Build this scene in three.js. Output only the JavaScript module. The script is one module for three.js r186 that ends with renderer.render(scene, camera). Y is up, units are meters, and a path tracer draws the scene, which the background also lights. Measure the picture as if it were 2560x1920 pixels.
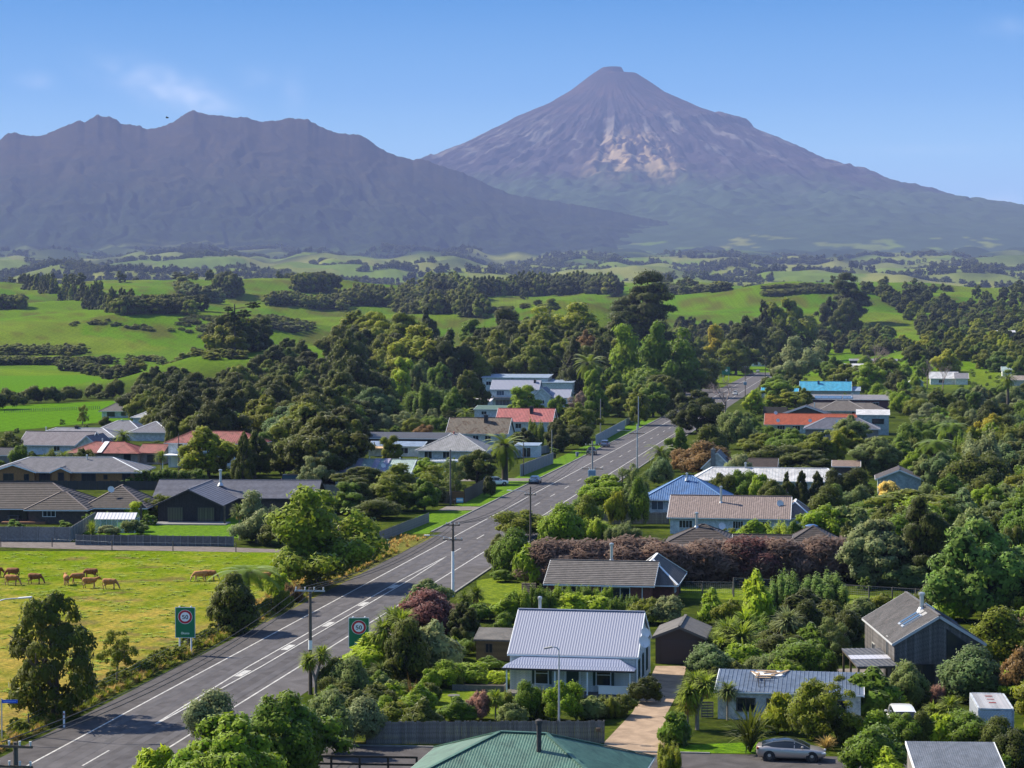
import * as THREE from 'three';
import { mergeGeometries } from 'three/addons/utils/BufferGeometryUtils.js';
import { MarchingCubes } from 'three/addons/objects/MarchingCubes.js';
import { RoundedBoxGeometry } from 'three/addons/geometries/RoundedBoxGeometry.js';
import { createNoise2D, createNoise3D } from 'simplex-noise';

// ---------------------------------------------------------------- camera, sky, sun, exposure
const scene = new THREE.Scene();
const F = 5177, EYE = 30, W0 = 2560, H0 = 1920;               // focal length in photo pixels, eye height in metres
const camera = new THREE.PerspectiveCamera(2 * Math.atan(H0 / 2 / F) * 180 / Math.PI, 4 / 3, 1, 60000);
const PITCH = Math.atan(160 / F);
camera.position.set(0, EYE, 0); camera.rotation.x = -PITCH; camera.updateMatrixWorld(true);
scene.add(camera);
const renderer = new THREE.WebGLRenderer({ antialias: true });
renderer.toneMapping = THREE.LinearToneMapping; renderer.toneMappingExposure = 2.15;
renderer.shadowMap.enabled = true;
const SUN_EL = 41 * Math.PI / 180, SUN_AZ = 24 * Math.PI / 180;      // azimuth measured from the left towards the far side
const SUN = new THREE.Vector3(-Math.cos(SUN_EL) * Math.cos(SUN_AZ), Math.sin(SUN_EL), -Math.cos(SUN_EL) * Math.sin(SUN_AZ));
const sun = new THREE.DirectionalLight(new THREE.Color(1, 0.905, 0.72), 5.0);
sun.name = 'sun'; sun.position.copy(SUN).multiplyScalar(400).add(new THREE.Vector3(0, 0, -250)); sun.target.position.set(0, 0, -250);
sun.castShadow = true; Object.assign(sun.shadow.camera, { left: -260, right: 260, top: 200, bottom: -200, near: 10, far: 1200 }); sun.shadow.mapSize.set(2048, 2048);
scene.add(sun, sun.target);
scene.fog = new THREE.FogExp2(new THREE.Color(0.40, 0.50, 0.93), 3.9e-5);

function rng(seed) { let a = seed >>> 0; return () => { a = (a + 0x6d2b79f5) | 0; let t = Math.imul(a ^ (a >>> 15), 1 | a); t = (t + Math.imul(t ^ (t >>> 7), 61 | t)) ^ t; return ((t ^ (t >>> 14)) >>> 0) / 4294967296; }; }
const n2 = createNoise2D(rng(11)), n2b = createNoise2D(rng(12)), n3 = createNoise3D(rng(13));
const lerp = (a, b, t) => a + (b - a) * t, clamp = (x, a = 0, b = 1) => Math.min(b, Math.max(a, x));
const smooth = (a, b, x) => { const t = clamp((x - a) / (b - a)); return t * t * (3 - 2 * t); };
function table(pts, x) { if (x <= pts[0][0]) return pts[0][1]; for (let i = 1; i < pts.length; i++) if (x <= pts[i][0]) return lerp(pts[i - 1][1], pts[i][1], (x - pts[i - 1][0]) / (pts[i][0] - pts[i - 1][0])); return pts[pts.length - 1][1]; }
const fbm = (f, x, y, o = 4) => { let s = 0, a = 0.5; for (let i = 0; i < o; i++, x *= 2.03, y *= 2.03, a *= 0.5) s += a * f(x, y); return s; };

{ // the sky: clear blue that pales towards the horizon, thin cirrus low in the left and one small cumulus at the right
  const w = 3072, h = 1536, data = new Float32Array(w * h * 4);
  const ramp = [[-90, 0.100, 0.123, 0.115], [-0.5, 0.169, 0.262, 0.323], [0, 0.208, 0.408, 0.523], [3.4, 0.196, 0.392, 0.519], [4.6, 0.162, 0.350, 0.500], [6.2, 0.077, 0.238, 0.438], [9, 0.005, 0.137, 0.350], [13, 0.046, 0.150, 0.338], [25, 0.092, 0.173, 0.331], [50, 0.100, 0.169, 0.315], [90, 0.092, 0.154, 0.288]];
  const wisps = [[-9.6, 6.35, 1.5, 0.5, 0.34, 0.25], [-8.6, 5.95, 1.1, 0.4, 0.3, 0.3], [-12.9, 6.4, 0.5, 0.2, 0.2, 0], [-7.0, 6.6, 0.5, 0.3, 0.12, 0], [-6.0, 6.2, 0.3, 0.55, 0.12, 0], [13.2, 3.1, 0.55, 0.22, 0.55, 0], [11.5, 4.6, 2.5, 0.10, 0.10, 0], [13.6, 7.8, 0.8, 0.25, 0.14, 0]];
  for (let r = 0; r < h; r++) {
    const el = ((r + 0.5) / h - 0.5) * 180, c = [1, 2, 3].map((k) => table(ramp.map((p) => [p[0], p[k]]), el));
    for (let q = 0; q < w; q++) {
      const az = ((q + 0.5) / w - 0.25) * 360, i = (r * w + q) * 4;
      let cloud = 0;
      if (el > 0 && el < 12 && Math.abs(az) < 30) for (const [a, e, ra, re, k, tilt] of wisps) {
        const dx = (az - a) / ra, dy = (el - e + (az - a) * tilt) / re, m = Math.exp(-(dx * dx + dy * dy) * 1.2);
        if (m > 0.02) cloud += k * m * clamp(0.62 + 0.75 * fbm(n2, az * 1.1 + el, el * 2.6, 5));
      }
      for (let k = 0; k < 3; k++) data[i + k] = lerp(c[k], [0.62, 0.645, 0.70][k], clamp(cloud));
      data[i + 3] = 1;
    }
  }
  const t = new THREE.DataTexture(data, w, h, THREE.RGBAFormat, THREE.FloatType);
  t.mapping = THREE.EquirectangularReflectionMapping; t.magFilter = t.minFilter = THREE.LinearFilter; t.needsUpdate = true; t.name = 'sky';
  scene.background = t; scene.environment = t;
}

// ---------------------------------------------------------------- helpers
const used = new Map();
function numbered(name) { const n = used.get(name) || 0; used.set(name, n + 1); return n ? name + '_' + String(n).padStart(3, '0') : name; }
function tag(o, label, category, group, kind) { o.userData = {}; if (label) o.userData.label = label; if (category) o.userData.category = category; if (group) o.userData.group = group; if (kind) o.userData.kind = kind; return o; }
function shade(o) { o.castShadow = true; o.receiveShadow = true; return o; }
function mesh(name, geo, mat, parent) { const m = shade(new THREE.Mesh(Array.isArray(geo) ? merge(geo) : geo, mat)); m.name = parent ? name : numbered(name); (parent || scene).add(m); return m; }
function thing(name, label, category, pos, turn = 0, group) { const g = new THREE.Group(); g.name = numbered(name); g.position.copy(pos); g.rotation.y = turn; tag(g, label, category, group); scene.add(g); return g; }
function merge(list) { const a = list.map((g) => { g = g.index ? g.toNonIndexed() : g; for (const k of Object.keys(g.attributes)) if (!['position', 'normal', 'uv'].includes(k)) g.deleteAttribute(k); if (!g.attributes.uv) g.setAttribute('uv', new THREE.BufferAttribute(new Float32Array(g.attributes.position.count * 2), 2)); if (!g.attributes.normal) g.computeVertexNormals(); return g; }); return a.length === 1 ? a[0] : mergeGeometries(a); }
// box by its centre and size; uv in metres
function box(cx, cy, cz, sx, sy, sz, ry = 0, rx = 0, rz = 0) {
  const g = new THREE.BoxGeometry(sx, sy, sz), p = g.attributes.position, n = g.attributes.normal, u = g.attributes.uv;
  for (let i = 0; i < p.count; i++) { const X = p.getX(i), Y = p.getY(i), Z = p.getZ(i); if (Math.abs(n.getX(i)) > 0.5) u.setXY(i, Z, Y); else if (Math.abs(n.getY(i)) > 0.5) u.setXY(i, X, Z); else u.setXY(i, X, Y); }
  if (rx) g.rotateX(rx); if (rz) g.rotateZ(rz); if (ry) g.rotateY(ry);
  return g.translate(cx, cy, cz);
}
const V = (x, y, z) => new THREE.Vector3(x, y, z);
function bar(a, b, r0, r1 = r0, seg = 8) { // tapered round bar from a to b
  const d = b.clone().sub(a), g = new THREE.CylinderGeometry(r1, r0, d.length(), seg, 1);
  g.applyQuaternion(new THREE.Quaternion().setFromUnitVectors(V(0, 1, 0), d.clone().normalize()));
  return g.translate((a.x + b.x) / 2, (a.y + b.y) / 2, (a.z + b.z) / 2);
}
function beam(a, b, w, h) { // square beam from a to b
  const d = b.clone().sub(a), L = d.length(), m = new THREE.Matrix4().lookAt(a, b, Math.abs(d.y) > 0.95 * L ? V(1, 0, 0) : V(0, 1, 0)), g = box(0, 0, 0, w, h, L);
  return g.applyMatrix4(m).translate((a.x + b.x) / 2, (a.y + b.y) / 2, (a.z + b.z) / 2);
}
function poly(points) { // raw triangles [[a,b,c], ...]
  const p = [], u = [];
  for (const t of points) { const n = t[1].clone().sub(t[0]).cross(t[2].clone().sub(t[0])).normalize(), ax = Math.abs(n.y) > 0.5 ? (v) => [v.x, v.z] : Math.abs(n.x) > 0.5 ? (v) => [v.z, v.y] : (v) => [v.x, v.y]; for (const v of t) { p.push(v.x, v.y, v.z); u.push(...ax(v)); } }
  const g = new THREE.BufferGeometry(); g.setAttribute('position', new THREE.Float32BufferAttribute(p, 3)); g.setAttribute('uv', new THREE.Float32BufferAttribute(u, 2)); g.computeVertexNormals(); return g;
}
function slab(pts, down) { // convex polygon with thickness; down is a vector
  const t = [], q = pts.map((p) => p.clone().add(down)), n = pts.length;
  for (let i = 1; i < n - 1; i++) { t.push([pts[0], pts[i], pts[i + 1]]); t.push([q[0], q[i + 1], q[i]]); }
  for (let i = 0; i < n; i++) { const j = (i + 1) % n; t.push([pts[i], q[i], q[j]], [pts[i], q[j], pts[j]]); }
  return poly(t);
}

// ---------------------------------------------------------------- procedural textures and materials
function tex(w, h, f, srgb = true) {
  const d = new Uint8Array(w * h * 4);
  for (let y = 0; y < h; y++) for (let x = 0; x < w; x++) { const c = f(x / w, y / h, x, y), i = (y * w + x) * 4; for (let k = 0; k < 3; k++) d[i + k] = clamp(Math.round(255 * c[k]), 0, 255); d[i + 3] = 255; }
  const t = new THREE.DataTexture(d, w, h); t.wrapS = t.wrapT = THREE.RepeatWrapping; t.magFilter = THREE.LinearFilter; t.minFilter = THREE.LinearMipmapLinearFilter; t.generateMipmaps = true; if (srgb) t.colorSpace = THREE.SRGBColorSpace; t.needsUpdate = true; return t;
}
function scaled(t, metresU, metresV = metresU) { const c = t.clone(); c.repeat.set(1 / metresU, 1 / metresV); c.needsUpdate = true; return c; }
const tor = (f, u, v, k, o = 4) => { // tileable noise on a torus
  let s = 0, a = 0.5; for (let i = 0; i < o; i++, k *= 2, a *= 0.5) { const A = u * 6.28318, B = v * 6.28318; s += a * (f(k * 0.16 * Math.cos(A) + 7.1 * i, k * 0.16 * Math.sin(A) + 1.7 * Math.cos(B) * k * 0.09, k * 0.16 * Math.sin(B) + 3) ); } return s; };
const R1 = rng(5);
const GRASS_T = tex(512, 512, (u, v) => { const a = tor(n3, u, v, 8, 3), b = tor(n3, v, u, 30, 3), s = 0.80 + 0.22 * a + 0.24 * b + 0.16 * (R1() - 0.5); return [s * (1 + 0.10 * a), s, s * (0.92 - 0.15 * b)]; });
const ROAD_T = tex(512, 512, (u, v) => { const a = tor(n3, u, v, 4, 4), s = 0.84 + 0.13 * a + 0.16 * (R1() - 0.5); return [s, s, s * 1.01]; });
const WOOD_T = tex(256, 512, (u, v) => { const a = tor(n3, u, v * 0.25, 26, 3), b = tor(n3, u, v, 5, 3), s = 0.80 + 0.22 * a + 0.16 * b + 0.06 * (R1() - 0.5); return [s, s * 0.99, s * 0.97]; });
const WEAR_T = tex(512, 512, (u, v) => { const a = tor(n3, u, v, 6, 5), b = tor(n3, v, u, 24, 3), s = 0.85 + 0.15 * a + 0.13 * b + 0.06 * (R1() - 0.5); return [s * (1 + 0.05 * b), s, s * (1 - 0.02 * b)]; });
const STAIN_T = tex(512, 512, (u, v) => { const a = tor(n3, u, v, 9, 5), b = smooth(0.05, 0.45, tor(n3, v, u, 5, 5)), s = 0.88 + 0.16 * a + 0.05 * (R1() - 0.5); return [s * lerp(1, 0.78, b), s * lerp(1, 0.66, b), s * lerp(1, 0.58, b)]; });
const col = (r, g, b) => new THREE.Color().setRGB(r, g, b);
const mats = new Map();
function mat(r, g, b, o = {}) { // cached standard material
  const key = [r, g, b, JSON.stringify({ ...o, map: o.map && o.map.uuid })].join();
  if (!mats.has(key)) { const { map, s, ...rest } = o; mats.set(key, new THREE.MeshStandardMaterial({ color: col(r, g, b), roughness: 0.75, ...(map ? { map: scaled(map, s || 3) } : {}), ...rest })); }
  return mats.get(key);
}
const M = {
  white: mat(0.74, 0.76, 0.78, { map: WEAR_T, s: 4 }), trim: mat(0.72, 0.74, 0.78, { roughness: 0.5 }), dark: mat(0.035, 0.033, 0.036), glass: mat(0.018, 0.024, 0.032, { roughness: 0.06, metalness: 0.0 }),
  glassBlue: mat(0.06, 0.10, 0.16, { roughness: 0.08 }), steel: mat(0.55, 0.57, 0.60, { roughness: 0.35, metalness: 0.8 }), concrete: mat(0.24, 0.24, 0.25, { map: WEAR_T, s: 3 }), timber: mat(0.16, 0.115, 0.08, { map: WOOD_T, s: 1.2 }),
  greyTimber: mat(0.17, 0.165, 0.17, { map: WOOD_T, s: 1.2 }), pole: mat(0.13, 0.11, 0.10, { map: WOOD_T, s: 1.5 }), poleConcrete: mat(0.30, 0.30, 0.31, { map: WEAR_T, s: 2 }), galv: mat(0.42, 0.45, 0.50, { roughness: 0.4, metalness: 0.5 }), rubber: mat(0.015, 0.015, 0.016, { roughness: 0.8 }),
};

// ---------------------------------------------------------------- the lie of the land
// the main road is straight: X = 0.1667 * D - 52 on its centre line, D being metres in front of the camera
const SL = 0.1667, roadX = (D) => SL * D - 52, GRID = -Math.atan(SL);
const PROFILE = [[0, 0], [1180, 0], [1300, 3], [1420, 9], [1520, 19], [1640, 29], [1760, 31], [1900, 33], [2200, 50], [2600, 77], [2850, 78], [3300, 62], [4200, 70], [5400, 127], [7000, 196], [9000, 295], [11000, 392], [13000, 480], [30000, 1050]];
const bump = (x, D, x0, D0, h, rx, rd) => h * Math.exp(-(((x - x0) / rx) ** 2) - ((D - D0) / rd) ** 2);
function land(x, D) {
  if (D < 640) return 0;
  const side = x - roadX(D), back = 270 * smooth(-260, -60, x - 0.0 * D) ;
  let h = 0; for (const k of [-60, -20, 20, 60]) h += table(PROFILE, D + k - back) / 4;
  const wood = smooth(-32, -70, side) * smooth(-200, -130, x + 0.05 * (D - 900)) * smooth(780, 1000, D) * (1 - smooth(1200, 1500, D));
  const east = smooth(40, 110, side) * smooth(880, 1350, D) * (1 - smooth(1500, 1800, D));
  h += 15 * wood + 13 * east;
  const quiet = smooth(1250, 1650, D - back * 0.6), far = smooth(4000, 6500, D);
  h += quiet * (7 * n2(x / 330, D / 300) + 2.6 * n2b(x / 110, D / 130)) + far * (36 * n2(x / 640 + 9, D / 1000) + 14 * n2b(x / 230, D / 480));
  h += bump(x, D, 62, 1900, 22, 70, 120) + bump(x, D, 330, 2350, 24, 150, 190) + bump(x, D, -300, 1640, 5, 130, 120);
  return h;
}
const ray = (px, py) => { const c = Math.cos(PITCH), s = Math.sin(PITCH), y = -(py - H0 / 2) / F; return { x: (px - W0 / 2) / F / (c + y * s), y: (y * c - s) / (c + y * s) }; }; // per metre of depth
function ground(px, py) { const r = ray(px, py); let a = 60, b = 60; while (b < 24000 && EYE + r.y * b > land(r.x * b, b)) { a = b; b += Math.max(4, b * 0.01); } for (let i = 0; i < 30; i++) { const m = (a + b) / 2; if (EYE + r.y * m > land(r.x * m, m)) a = m; else b = m; } return V(r.x * b, land(r.x * b, b), -b); }
const TILE = { 0: [0, 0, 1], 1: [0, 640], 2: [850, 640], 3: [1700, 640], 4: [0, 1280], 5: [850, 1280], 6: [1700, 1280] }, KZ = 860 / 2212;
const pix = (t, x, y) => t ? [TILE[t][0] + x * KZ, TILE[t][1] + y * KZ] : [x, y];
const at = (t, x, y) => ground(...pix(t, x, y));
// ---------------------------------------------------------------- terrain, mountains
const GREENS = [[0.108, 0.225, 0.006], [0.126, 0.229, 0.008], [0.094, 0.204, 0.008], [0.137, 0.225, 0.012], [0.115, 0.212, 0.016], [0.148, 0.220, 0.020]];
const PLAIN_HAZED = [[0.168, 0.228, 0.040], [0.200, 0.232, 0.056], [0.144, 0.212, 0.036], [0.224, 0.240, 0.072], [0.184, 0.216, 0.064], [0.160, 0.200, 0.048]];  // far pasture greens, paled in the colour to stand for haze
function fieldColour(x, D) { // pasture in paddocks, each with its own green, haze mixed into those of the far plain; rough brown scrub on the steep faces
  const k = D < 4300 ? 190 : 420, gx = Math.floor(x / k), gy = Math.floor(D / k); let best = 1e9, id = 0, second = 1e9;
  for (let i = -1; i < 2; i++) for (let j = -1; j < 2; j++) { const a = gx + i, b = gy + j, hx = (a + 0.5 + 0.42 * Math.sin(a * 127.1 + b * 311.7)) * k, hy = (b + 0.5 + 0.42 * Math.sin(a * 269.5 + b * 183.3)) * k, d = Math.hypot(hx - x, hy - D); if (d < best) { second = best; best = d; id = a * 7 + b * 13; } else if (d < second) second = d; }
  const c = [...(D > 4300 ? PLAIN_HAZED : GREENS)[((id % 6) + 6) % 6]], n = fbm(n2, x / 60, D / 90, 4), m = fbm(n2b, x / 25, D / 30, 3);
  for (let q = 0; q < 3; q++) c[q] *= 1 + 0.28 * n + 0.15 * m;
  const slope = Math.abs(land(x, D + 12) - land(x, D - 12)) / 24 + Math.abs(land(x + 12, D) - land(x - 12, D)) / 24;
  const scrub = clamp(smooth(0.10, 0.22, slope + 0.14 * m) * smooth(-0.25, 0.3, n + 0.6 * m)) * smooth(1250, 1500, D) * (1 - smooth(3200, 5000, D));
  const s = [0.095 + 0.025 * m, 0.085 + 0.016 * m, 0.028]; for (let q = 0; q < 3; q++) c[q] = lerp(c[q], s[q], 0.8 * scrub);
  const bushy = smooth(7600, 10400, D + 4200 * fbm(n2, x / 900, D / 800, 4)); const w = [0.03, 0.05, 0.025]; for (let q = 0; q < 3; q++) c[q] = lerp(c[q], w[q], bushy);
  return c;
}
{
  const rings = 500, cols = 320, p = [], c = [], u = [], idx = [];
  for (let i = 0; i <= rings; i++) {
    const D = 70 * Math.pow(30000 / 70, i / rings);
    for (let j = 0; j <= cols; j++) {
      const q = j / cols * 2 - 1, x = q * (0.44 * D + 70) , y = land(x, D) - (D < 640 ? 0 : 0);
      p.push(x, y, -D); u.push(x, -D);
      let k;
      if (D < 1000) { const n = fbm(n2, x / 16, D / 16, 4), m = n2b(x / 5, D / 5); k = [0.062 + 0.025 * n + 0.01 * m, 0.088 + 0.036 * n + 0.008 * m, 0.015]; }
      if (D > 800) { const f = fieldColour(x, D), t = smooth(820, 1000, D); k = k ? k.map((v, z) => lerp(v, f[z], t)) : f; }
      c.push(...k);
    }
  }
  for (let i = 0; i < rings; i++) for (let j = 0; j < cols; j++) { const a = i * (cols + 1) + j, b = a + cols + 1; idx.push(a, a + 1, b, b, a + 1, b + 1); }
  const g = new THREE.BufferGeometry(); g.setAttribute('position', new THREE.Float32BufferAttribute(p, 3)); g.setAttribute('color', new THREE.Float32BufferAttribute(c, 3)); g.setAttribute('uv', new THREE.Float32BufferAttribute(u, 2)); g.setIndex(idx); g.computeVertexNormals();
  tag(mesh('terrain', g, new THREE.MeshPhysicalMaterial({ specularIntensity: 0.03, vertexColors: true, roughness: 1, map: scaled(GRASS_T, 14) })), 'rolling green farmland that runs from the town up to the mountains', null, null, 'structure');
}
function heightfield(name, label, nu, nv, f, colour, material) {
  const p = [], c = [], idx = [];
  for (let i = 0; i <= nv; i++) for (let j = 0; j <= nu; j++) p.push(...f(j / nu, i / nv));
  for (let i = 0; i < nv; i++) for (let j = 0; j < nu; j++) { const a = i * (nu + 1) + j, b = a + nu + 1; idx.push(a, a + 1, b, b, a + 1, b + 1); }
  const g = new THREE.BufferGeometry(); g.setAttribute('position', new THREE.Float32BufferAttribute(p, 3)); g.setIndex(idx); g.computeVertexNormals();
  const n = g.attributes.normal; for (let i = 0; i < p.length / 3; i++) c.push(...colour(p[3 * i], p[3 * i + 1], p[3 * i + 2], n.getY(i), (i % (nu + 1)) / nu, Math.floor(i / (nu + 1)) / nv));
  g.setAttribute('color', new THREE.Float32BufferAttribute(c, 3));
  tag(mesh(name, g, material), label, null, null, 'structure');
}
const ROCK = new THREE.MeshPhysicalMaterial({ specularIntensity: 0.03, vertexColors: true, roughness: 1, side: THREE.DoubleSide });
{ // the low range: its crest in photo pixels, spurs running down towards the plain
  const crest = [[-900, 560], [-500, 450], [-200, 390], [0, 356], [23, 334], [46, 333], [64, 341], [104, 341], [139, 330], [174, 313], [203, 302], [214, 308], [249, 288], [260, 294], [275, 293], [298, 303], [307, 311], [353, 316], [370, 325], [405, 320], [440, 304], [463, 287], [486, 277], [515, 287], [555, 291], [585, 296], [608, 294], [654, 306], [694, 303], [718, 297], [770, 300], [804, 319], [845, 334], [897, 338], [914, 345], [949, 371], [984, 388], [1036, 401], [1053, 398], [1100, 414], [1157, 433], [1215, 460], [1280, 488], [1400, 506], [1511, 525], [1685, 560], [1859, 592], [2090, 622], [2400, 650], [2900, 690]];
  const D0 = 10300, D1 = 12300, D2 = 14000;
  heightfield('mountain_range', 'long dark ragged mountain range under the left half of the sky', 760, 200, (a, t) => {
    const px = lerp(-900, 2900, a), front = t < 0.8199, s = clamp(front ? t / 0.82 : 1 - (t - 0.82) / 0.18), sharp = Math.pow(s, 5);
    let soft = 0; for (let k = -3; k <= 3; k++) soft += table(crest, px + 55 * k) / 7; soft += 6;
    const cy = lerp(soft, table(crest, px) - 1.2 * n2(px / 9, 3) - 1.6 * n2(px / 23, 1), sharp);
    const D = front ? lerp(D0, D1, s) : lerp(D1, D2, 1 - s), x = (px - 1280) / F * D, top = EYE + (800 - cy) / F * D1, foot = land(x, D0) - 20;
    const wx = px + 160 * fbm(n2b, px / 420, s * 2.6, 3) + 220 * s, gully = 1 - Math.abs(fbm(n2, wx / 210, s * 1.6, 4) * 1.7), rise = Math.pow(s, front ? 1.3 : 0.8);
    const y = lerp(foot, Math.max(top, foot + 5), rise) + (front ? ((gully - 0.6) * 0.05 + 0.03 * fbm(n2b, px / 60, s * 8, 3)) * (top - foot) * Math.sin(Math.PI * s) : 0);
    return [x, y, -D];
  }, (x, y, z, ny, a, t) => { const n = fbm(n2, x / 400, y / 140, 4) + 0.8 * fbm(n2b, x / 70, y / 45, 3), h = smooth(500, 1150, y + 140 * n); const past = 0.55 * smooth(-0.10, 0.35, 0.26 - 2.4 * t + fbm(n2, x / 620, t * 16, 5)) * smooth(0.17, 0.04, t), g = PLAIN_HAZED[Math.abs(Math.floor(x / 620)) % 6], bush = [0.016, 0.025, 0.014]; if (past > 0.02) return bush.map((v, k) => lerp(v, g[k] * 0.8, past) * (1 + 0.3 * n)); return [lerp(0.016, 0.034, h) * (1 + 0.35 * n), lerp(0.025, 0.027, h) * (1 + 0.3 * n), lerp(0.014, 0.023, h)]; }, ROCK);
}
{ // the volcano: a cone with one profile to the left and one to the right, radial gullies and scree
  const D0 = 16500, K = D0 / 14500, X0 = (1528 - 1280) / F * D0, foot = 600, toH = (py) => EYE + (800 - py) / F * D0, toR = (px) => Math.abs(px - 1528) / F * D0;
  const left = [[1528, 172], [1505, 172], [1500, 175], [1477, 190], [1425, 230], [1372, 262], [1280, 303], [1186, 353], [1111, 388], [1070, 402], [960, 440], [820, 490], [560, 560], [150, 640], [-500, 760]].map(([x, y]) => [toR(x), toH(y)]);
  const right = [[1528, 172], [1552, 171], [1563, 190], [1590, 187], [1630, 213], [1662, 236], [1737, 271], [1815, 305], [1835, 303], [1873, 314], [1880, 331], [1917, 349], [2003, 386], [2096, 430], [2183, 450], [2232, 475], [2322, 496], [2380, 518], [2437, 528], [2560, 545], [2800, 590], [3100, 640], [3700, 770]].map(([x, y]) => [toR(x), toH(y)]);
  const rMax = toR(3650);
  const height = (x, z) => {
    const dx = x - X0, dz = z + D0, r = Math.hypot(dx, dz), th = Math.atan2(dx, dz), w = smooth(-1, 1, Math.sin(th) * 1.05); // th = 0 faces the camera
    const mean = lerp(table(left, r), table(right, r), w), up = K * smooth(100, 1500 * K, r) * (1 - smooth(2600 * K, 5200 * K, r)), axis = Math.pow(Math.abs(Math.cos(th)), 0.35);
    const k = 1 - Math.abs(fbm(n2, th * 3.1 + 4, r / 2600 / K, 4) * 1.8), f = 1 - Math.abs(n2b(th * 17, r / 900 / K));
    return Math.min(mean + axis * up * ((k - 0.55) * 48 + (f - 0.55) * 12 + 30 * fbm(n2b, x / 200 / K, z / 200 / K, 4)), table(dx < 0 ? left : right, Math.abs(dx)) + 3);
  };
  heightfield('volcano', 'tall bare volcanic cone with pale scree and a blunt summit', 560, 260, (a, t) => {
    const th = lerp(-Math.PI * 0.62, Math.PI * 0.62, a), r = rMax * Math.pow(t, 1.6) + 1, x = X0 + Math.sin(th) * r, z = -D0 + Math.cos(th) * r;
    return [x, height(x, z), z];
  }, (x, y, z, ny) => {
    x /= K; y /= K; z /= K; const dx = x - X0 / K, dz = z + D0 / K, r = Math.hypot(dx, dz), th = Math.atan2(dx, dz), n = fbm(n2, x / 240, z / 240, 4), wv = th + 0.10 * fbm(n2b, x / 300, z / 300, 3), streak = fbm(n2, wv * 7, r / 800, 4), fine = fbm(n2b, wv * 19, r / 300, 4);
    let c = [0.034, 0.027, 0.034];
    const red = smooth(0.0, 0.4, n + streak * 0.6) * smooth(900, 1500, y); c = [lerp(c[0], 0.050, red), lerp(c[1], 0.033, red), lerp(c[2], 0.035, red)];
    const band = smooth(880, 1120, y) * (1 - smooth(1280, 1480, y)), scree = 0.5 * clamp(band * smooth(0.05, 0.42, streak + 0.5 * fine + 0.45 * fbm(n2b, th * 5, 3, 2))); c = [lerp(c[0], 0.20, scree), lerp(c[1], 0.185, scree), lerp(c[2], 0.165, scree)];
    const slip = smooth(-0.25, 0.2, streak + fine) * smooth(0.20, 0.05, Math.abs(th - 0.02 - 0.10 * fine)) * smooth(800, 950, y) * (1 - smooth(1120, 1300, y)); c = [lerp(c[0], 0.40, slip * 0.7), lerp(c[1], 0.29, slip * 0.7), lerp(c[2], 0.16, slip * 0.7)];
    const veg = 1 - smooth(760, 1020, y + 130 * streak + 70 * n); c = [lerp(c[0], 0.035, veg), lerp(c[1], 0.055, veg), lerp(c[2], 0.03, veg)]; if (y * K < 500 && fbm(n2, x / 420, z / 330, 4) > 0.10 + (y * K - 400) / 400) return PLAIN_HAZED[Math.abs(Math.floor(x / 300)) % 6].map((v) => v * 0.62 * (1 + 0.4 * fine));
    return c.map((v) => v * (1 + 0.25 * fine + 0.15 * n));
  }, ROCK);
}
// ---------------------------------------------------------------- roads, lanes, lawns: sheets laid above the ground
const P2 = (off, D) => V(roadX(D) + off, 0, -D);                       // a point beside the road's centre line
function sheet(name, label, pts, y, material, kind = 'structure', step = 0) { // flat polygon at height y, uv in metres
  const s = new THREE.Shape(pts.map((p) => new THREE.Vector2(p.x, -p.z))), g = new THREE.ShapeGeometry(s).rotateX(-Math.PI / 2).translate(0, y, 0);
  const p = g.attributes.position, u = g.attributes.uv; for (let i = 0; i < p.count; i++) u.setXY(i, p.getX(i), p.getZ(i));
  if (g.attributes.normal.getY(0) < 0) g.scale(1, 1, 1);
  const m = mesh(name, g, material); return tag(m, label, null, null, kind);
}
const ASPHALT = new THREE.MeshPhysicalMaterial({ specularIntensity: 0.15, color: col(0.135, 0.128, 0.136), roughness: 0.9, map: scaled(ROAD_T, 9), bumpMap: scaled(ROAD_T, 1.1), bumpScale: 0.006 });
const SHOULDER = new THREE.MeshPhysicalMaterial({ specularIntensity: 0.15, color: col(0.11, 0.103, 0.106), roughness: 0.95, map: scaled(ROAD_T, 6) });
const PAINT = new THREE.MeshStandardMaterial({ color: col(0.58, 0.57, 0.56), roughness: 0.6, map: scaled(WEAR_T, 5) });
const KERB = mat(0.26, 0.255, 0.25, { map: WEAR_T, s: 3 });
const LAWN = new THREE.MeshPhysicalMaterial({ specularIntensity: 0.15, color: col(0.115, 0.235, 0.005), roughness: 0.95, map: scaled(GRASS_T, 5) });
const LAWN_B = new THREE.MeshPhysicalMaterial({ specularIntensity: 0.15, color: col(0.16, 0.225, 0.012), roughness: 0.95, map: scaled(GRASS_T, 6) });
const VERGE = new THREE.MeshPhysicalMaterial({ specularIntensity: 0.15, color: col(0.18, 0.18, 0.035), roughness: 0.95, map: scaled(GRASS_T, 4) });
const GRAVEL = new THREE.MeshPhysicalMaterial({ specularIntensity: 0.15, color: col(0.22, 0.19, 0.18), roughness: 0.95, map: scaled(ROAD_T, 4) });
const DRIVE = new THREE.MeshPhysicalMaterial({ specularIntensity: 0.15, color: col(0.42, 0.31, 0.225), roughness: 0.95, map: scaled(ROAD_T, 5) });
const DRIVE_G = new THREE.MeshPhysicalMaterial({ specularIntensity: 0.15, color: col(0.24, 0.215, 0.20), roughness: 0.95, map: scaled(ROAD_T, 5) });
function strip(name, label, o0, o1, D0, D1, y, m, kind) { return sheet(name, label, [P2(o0, D0), P2(o1, D0), P2(o1, D1), P2(o0, D1)], y, m, kind); }
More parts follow.
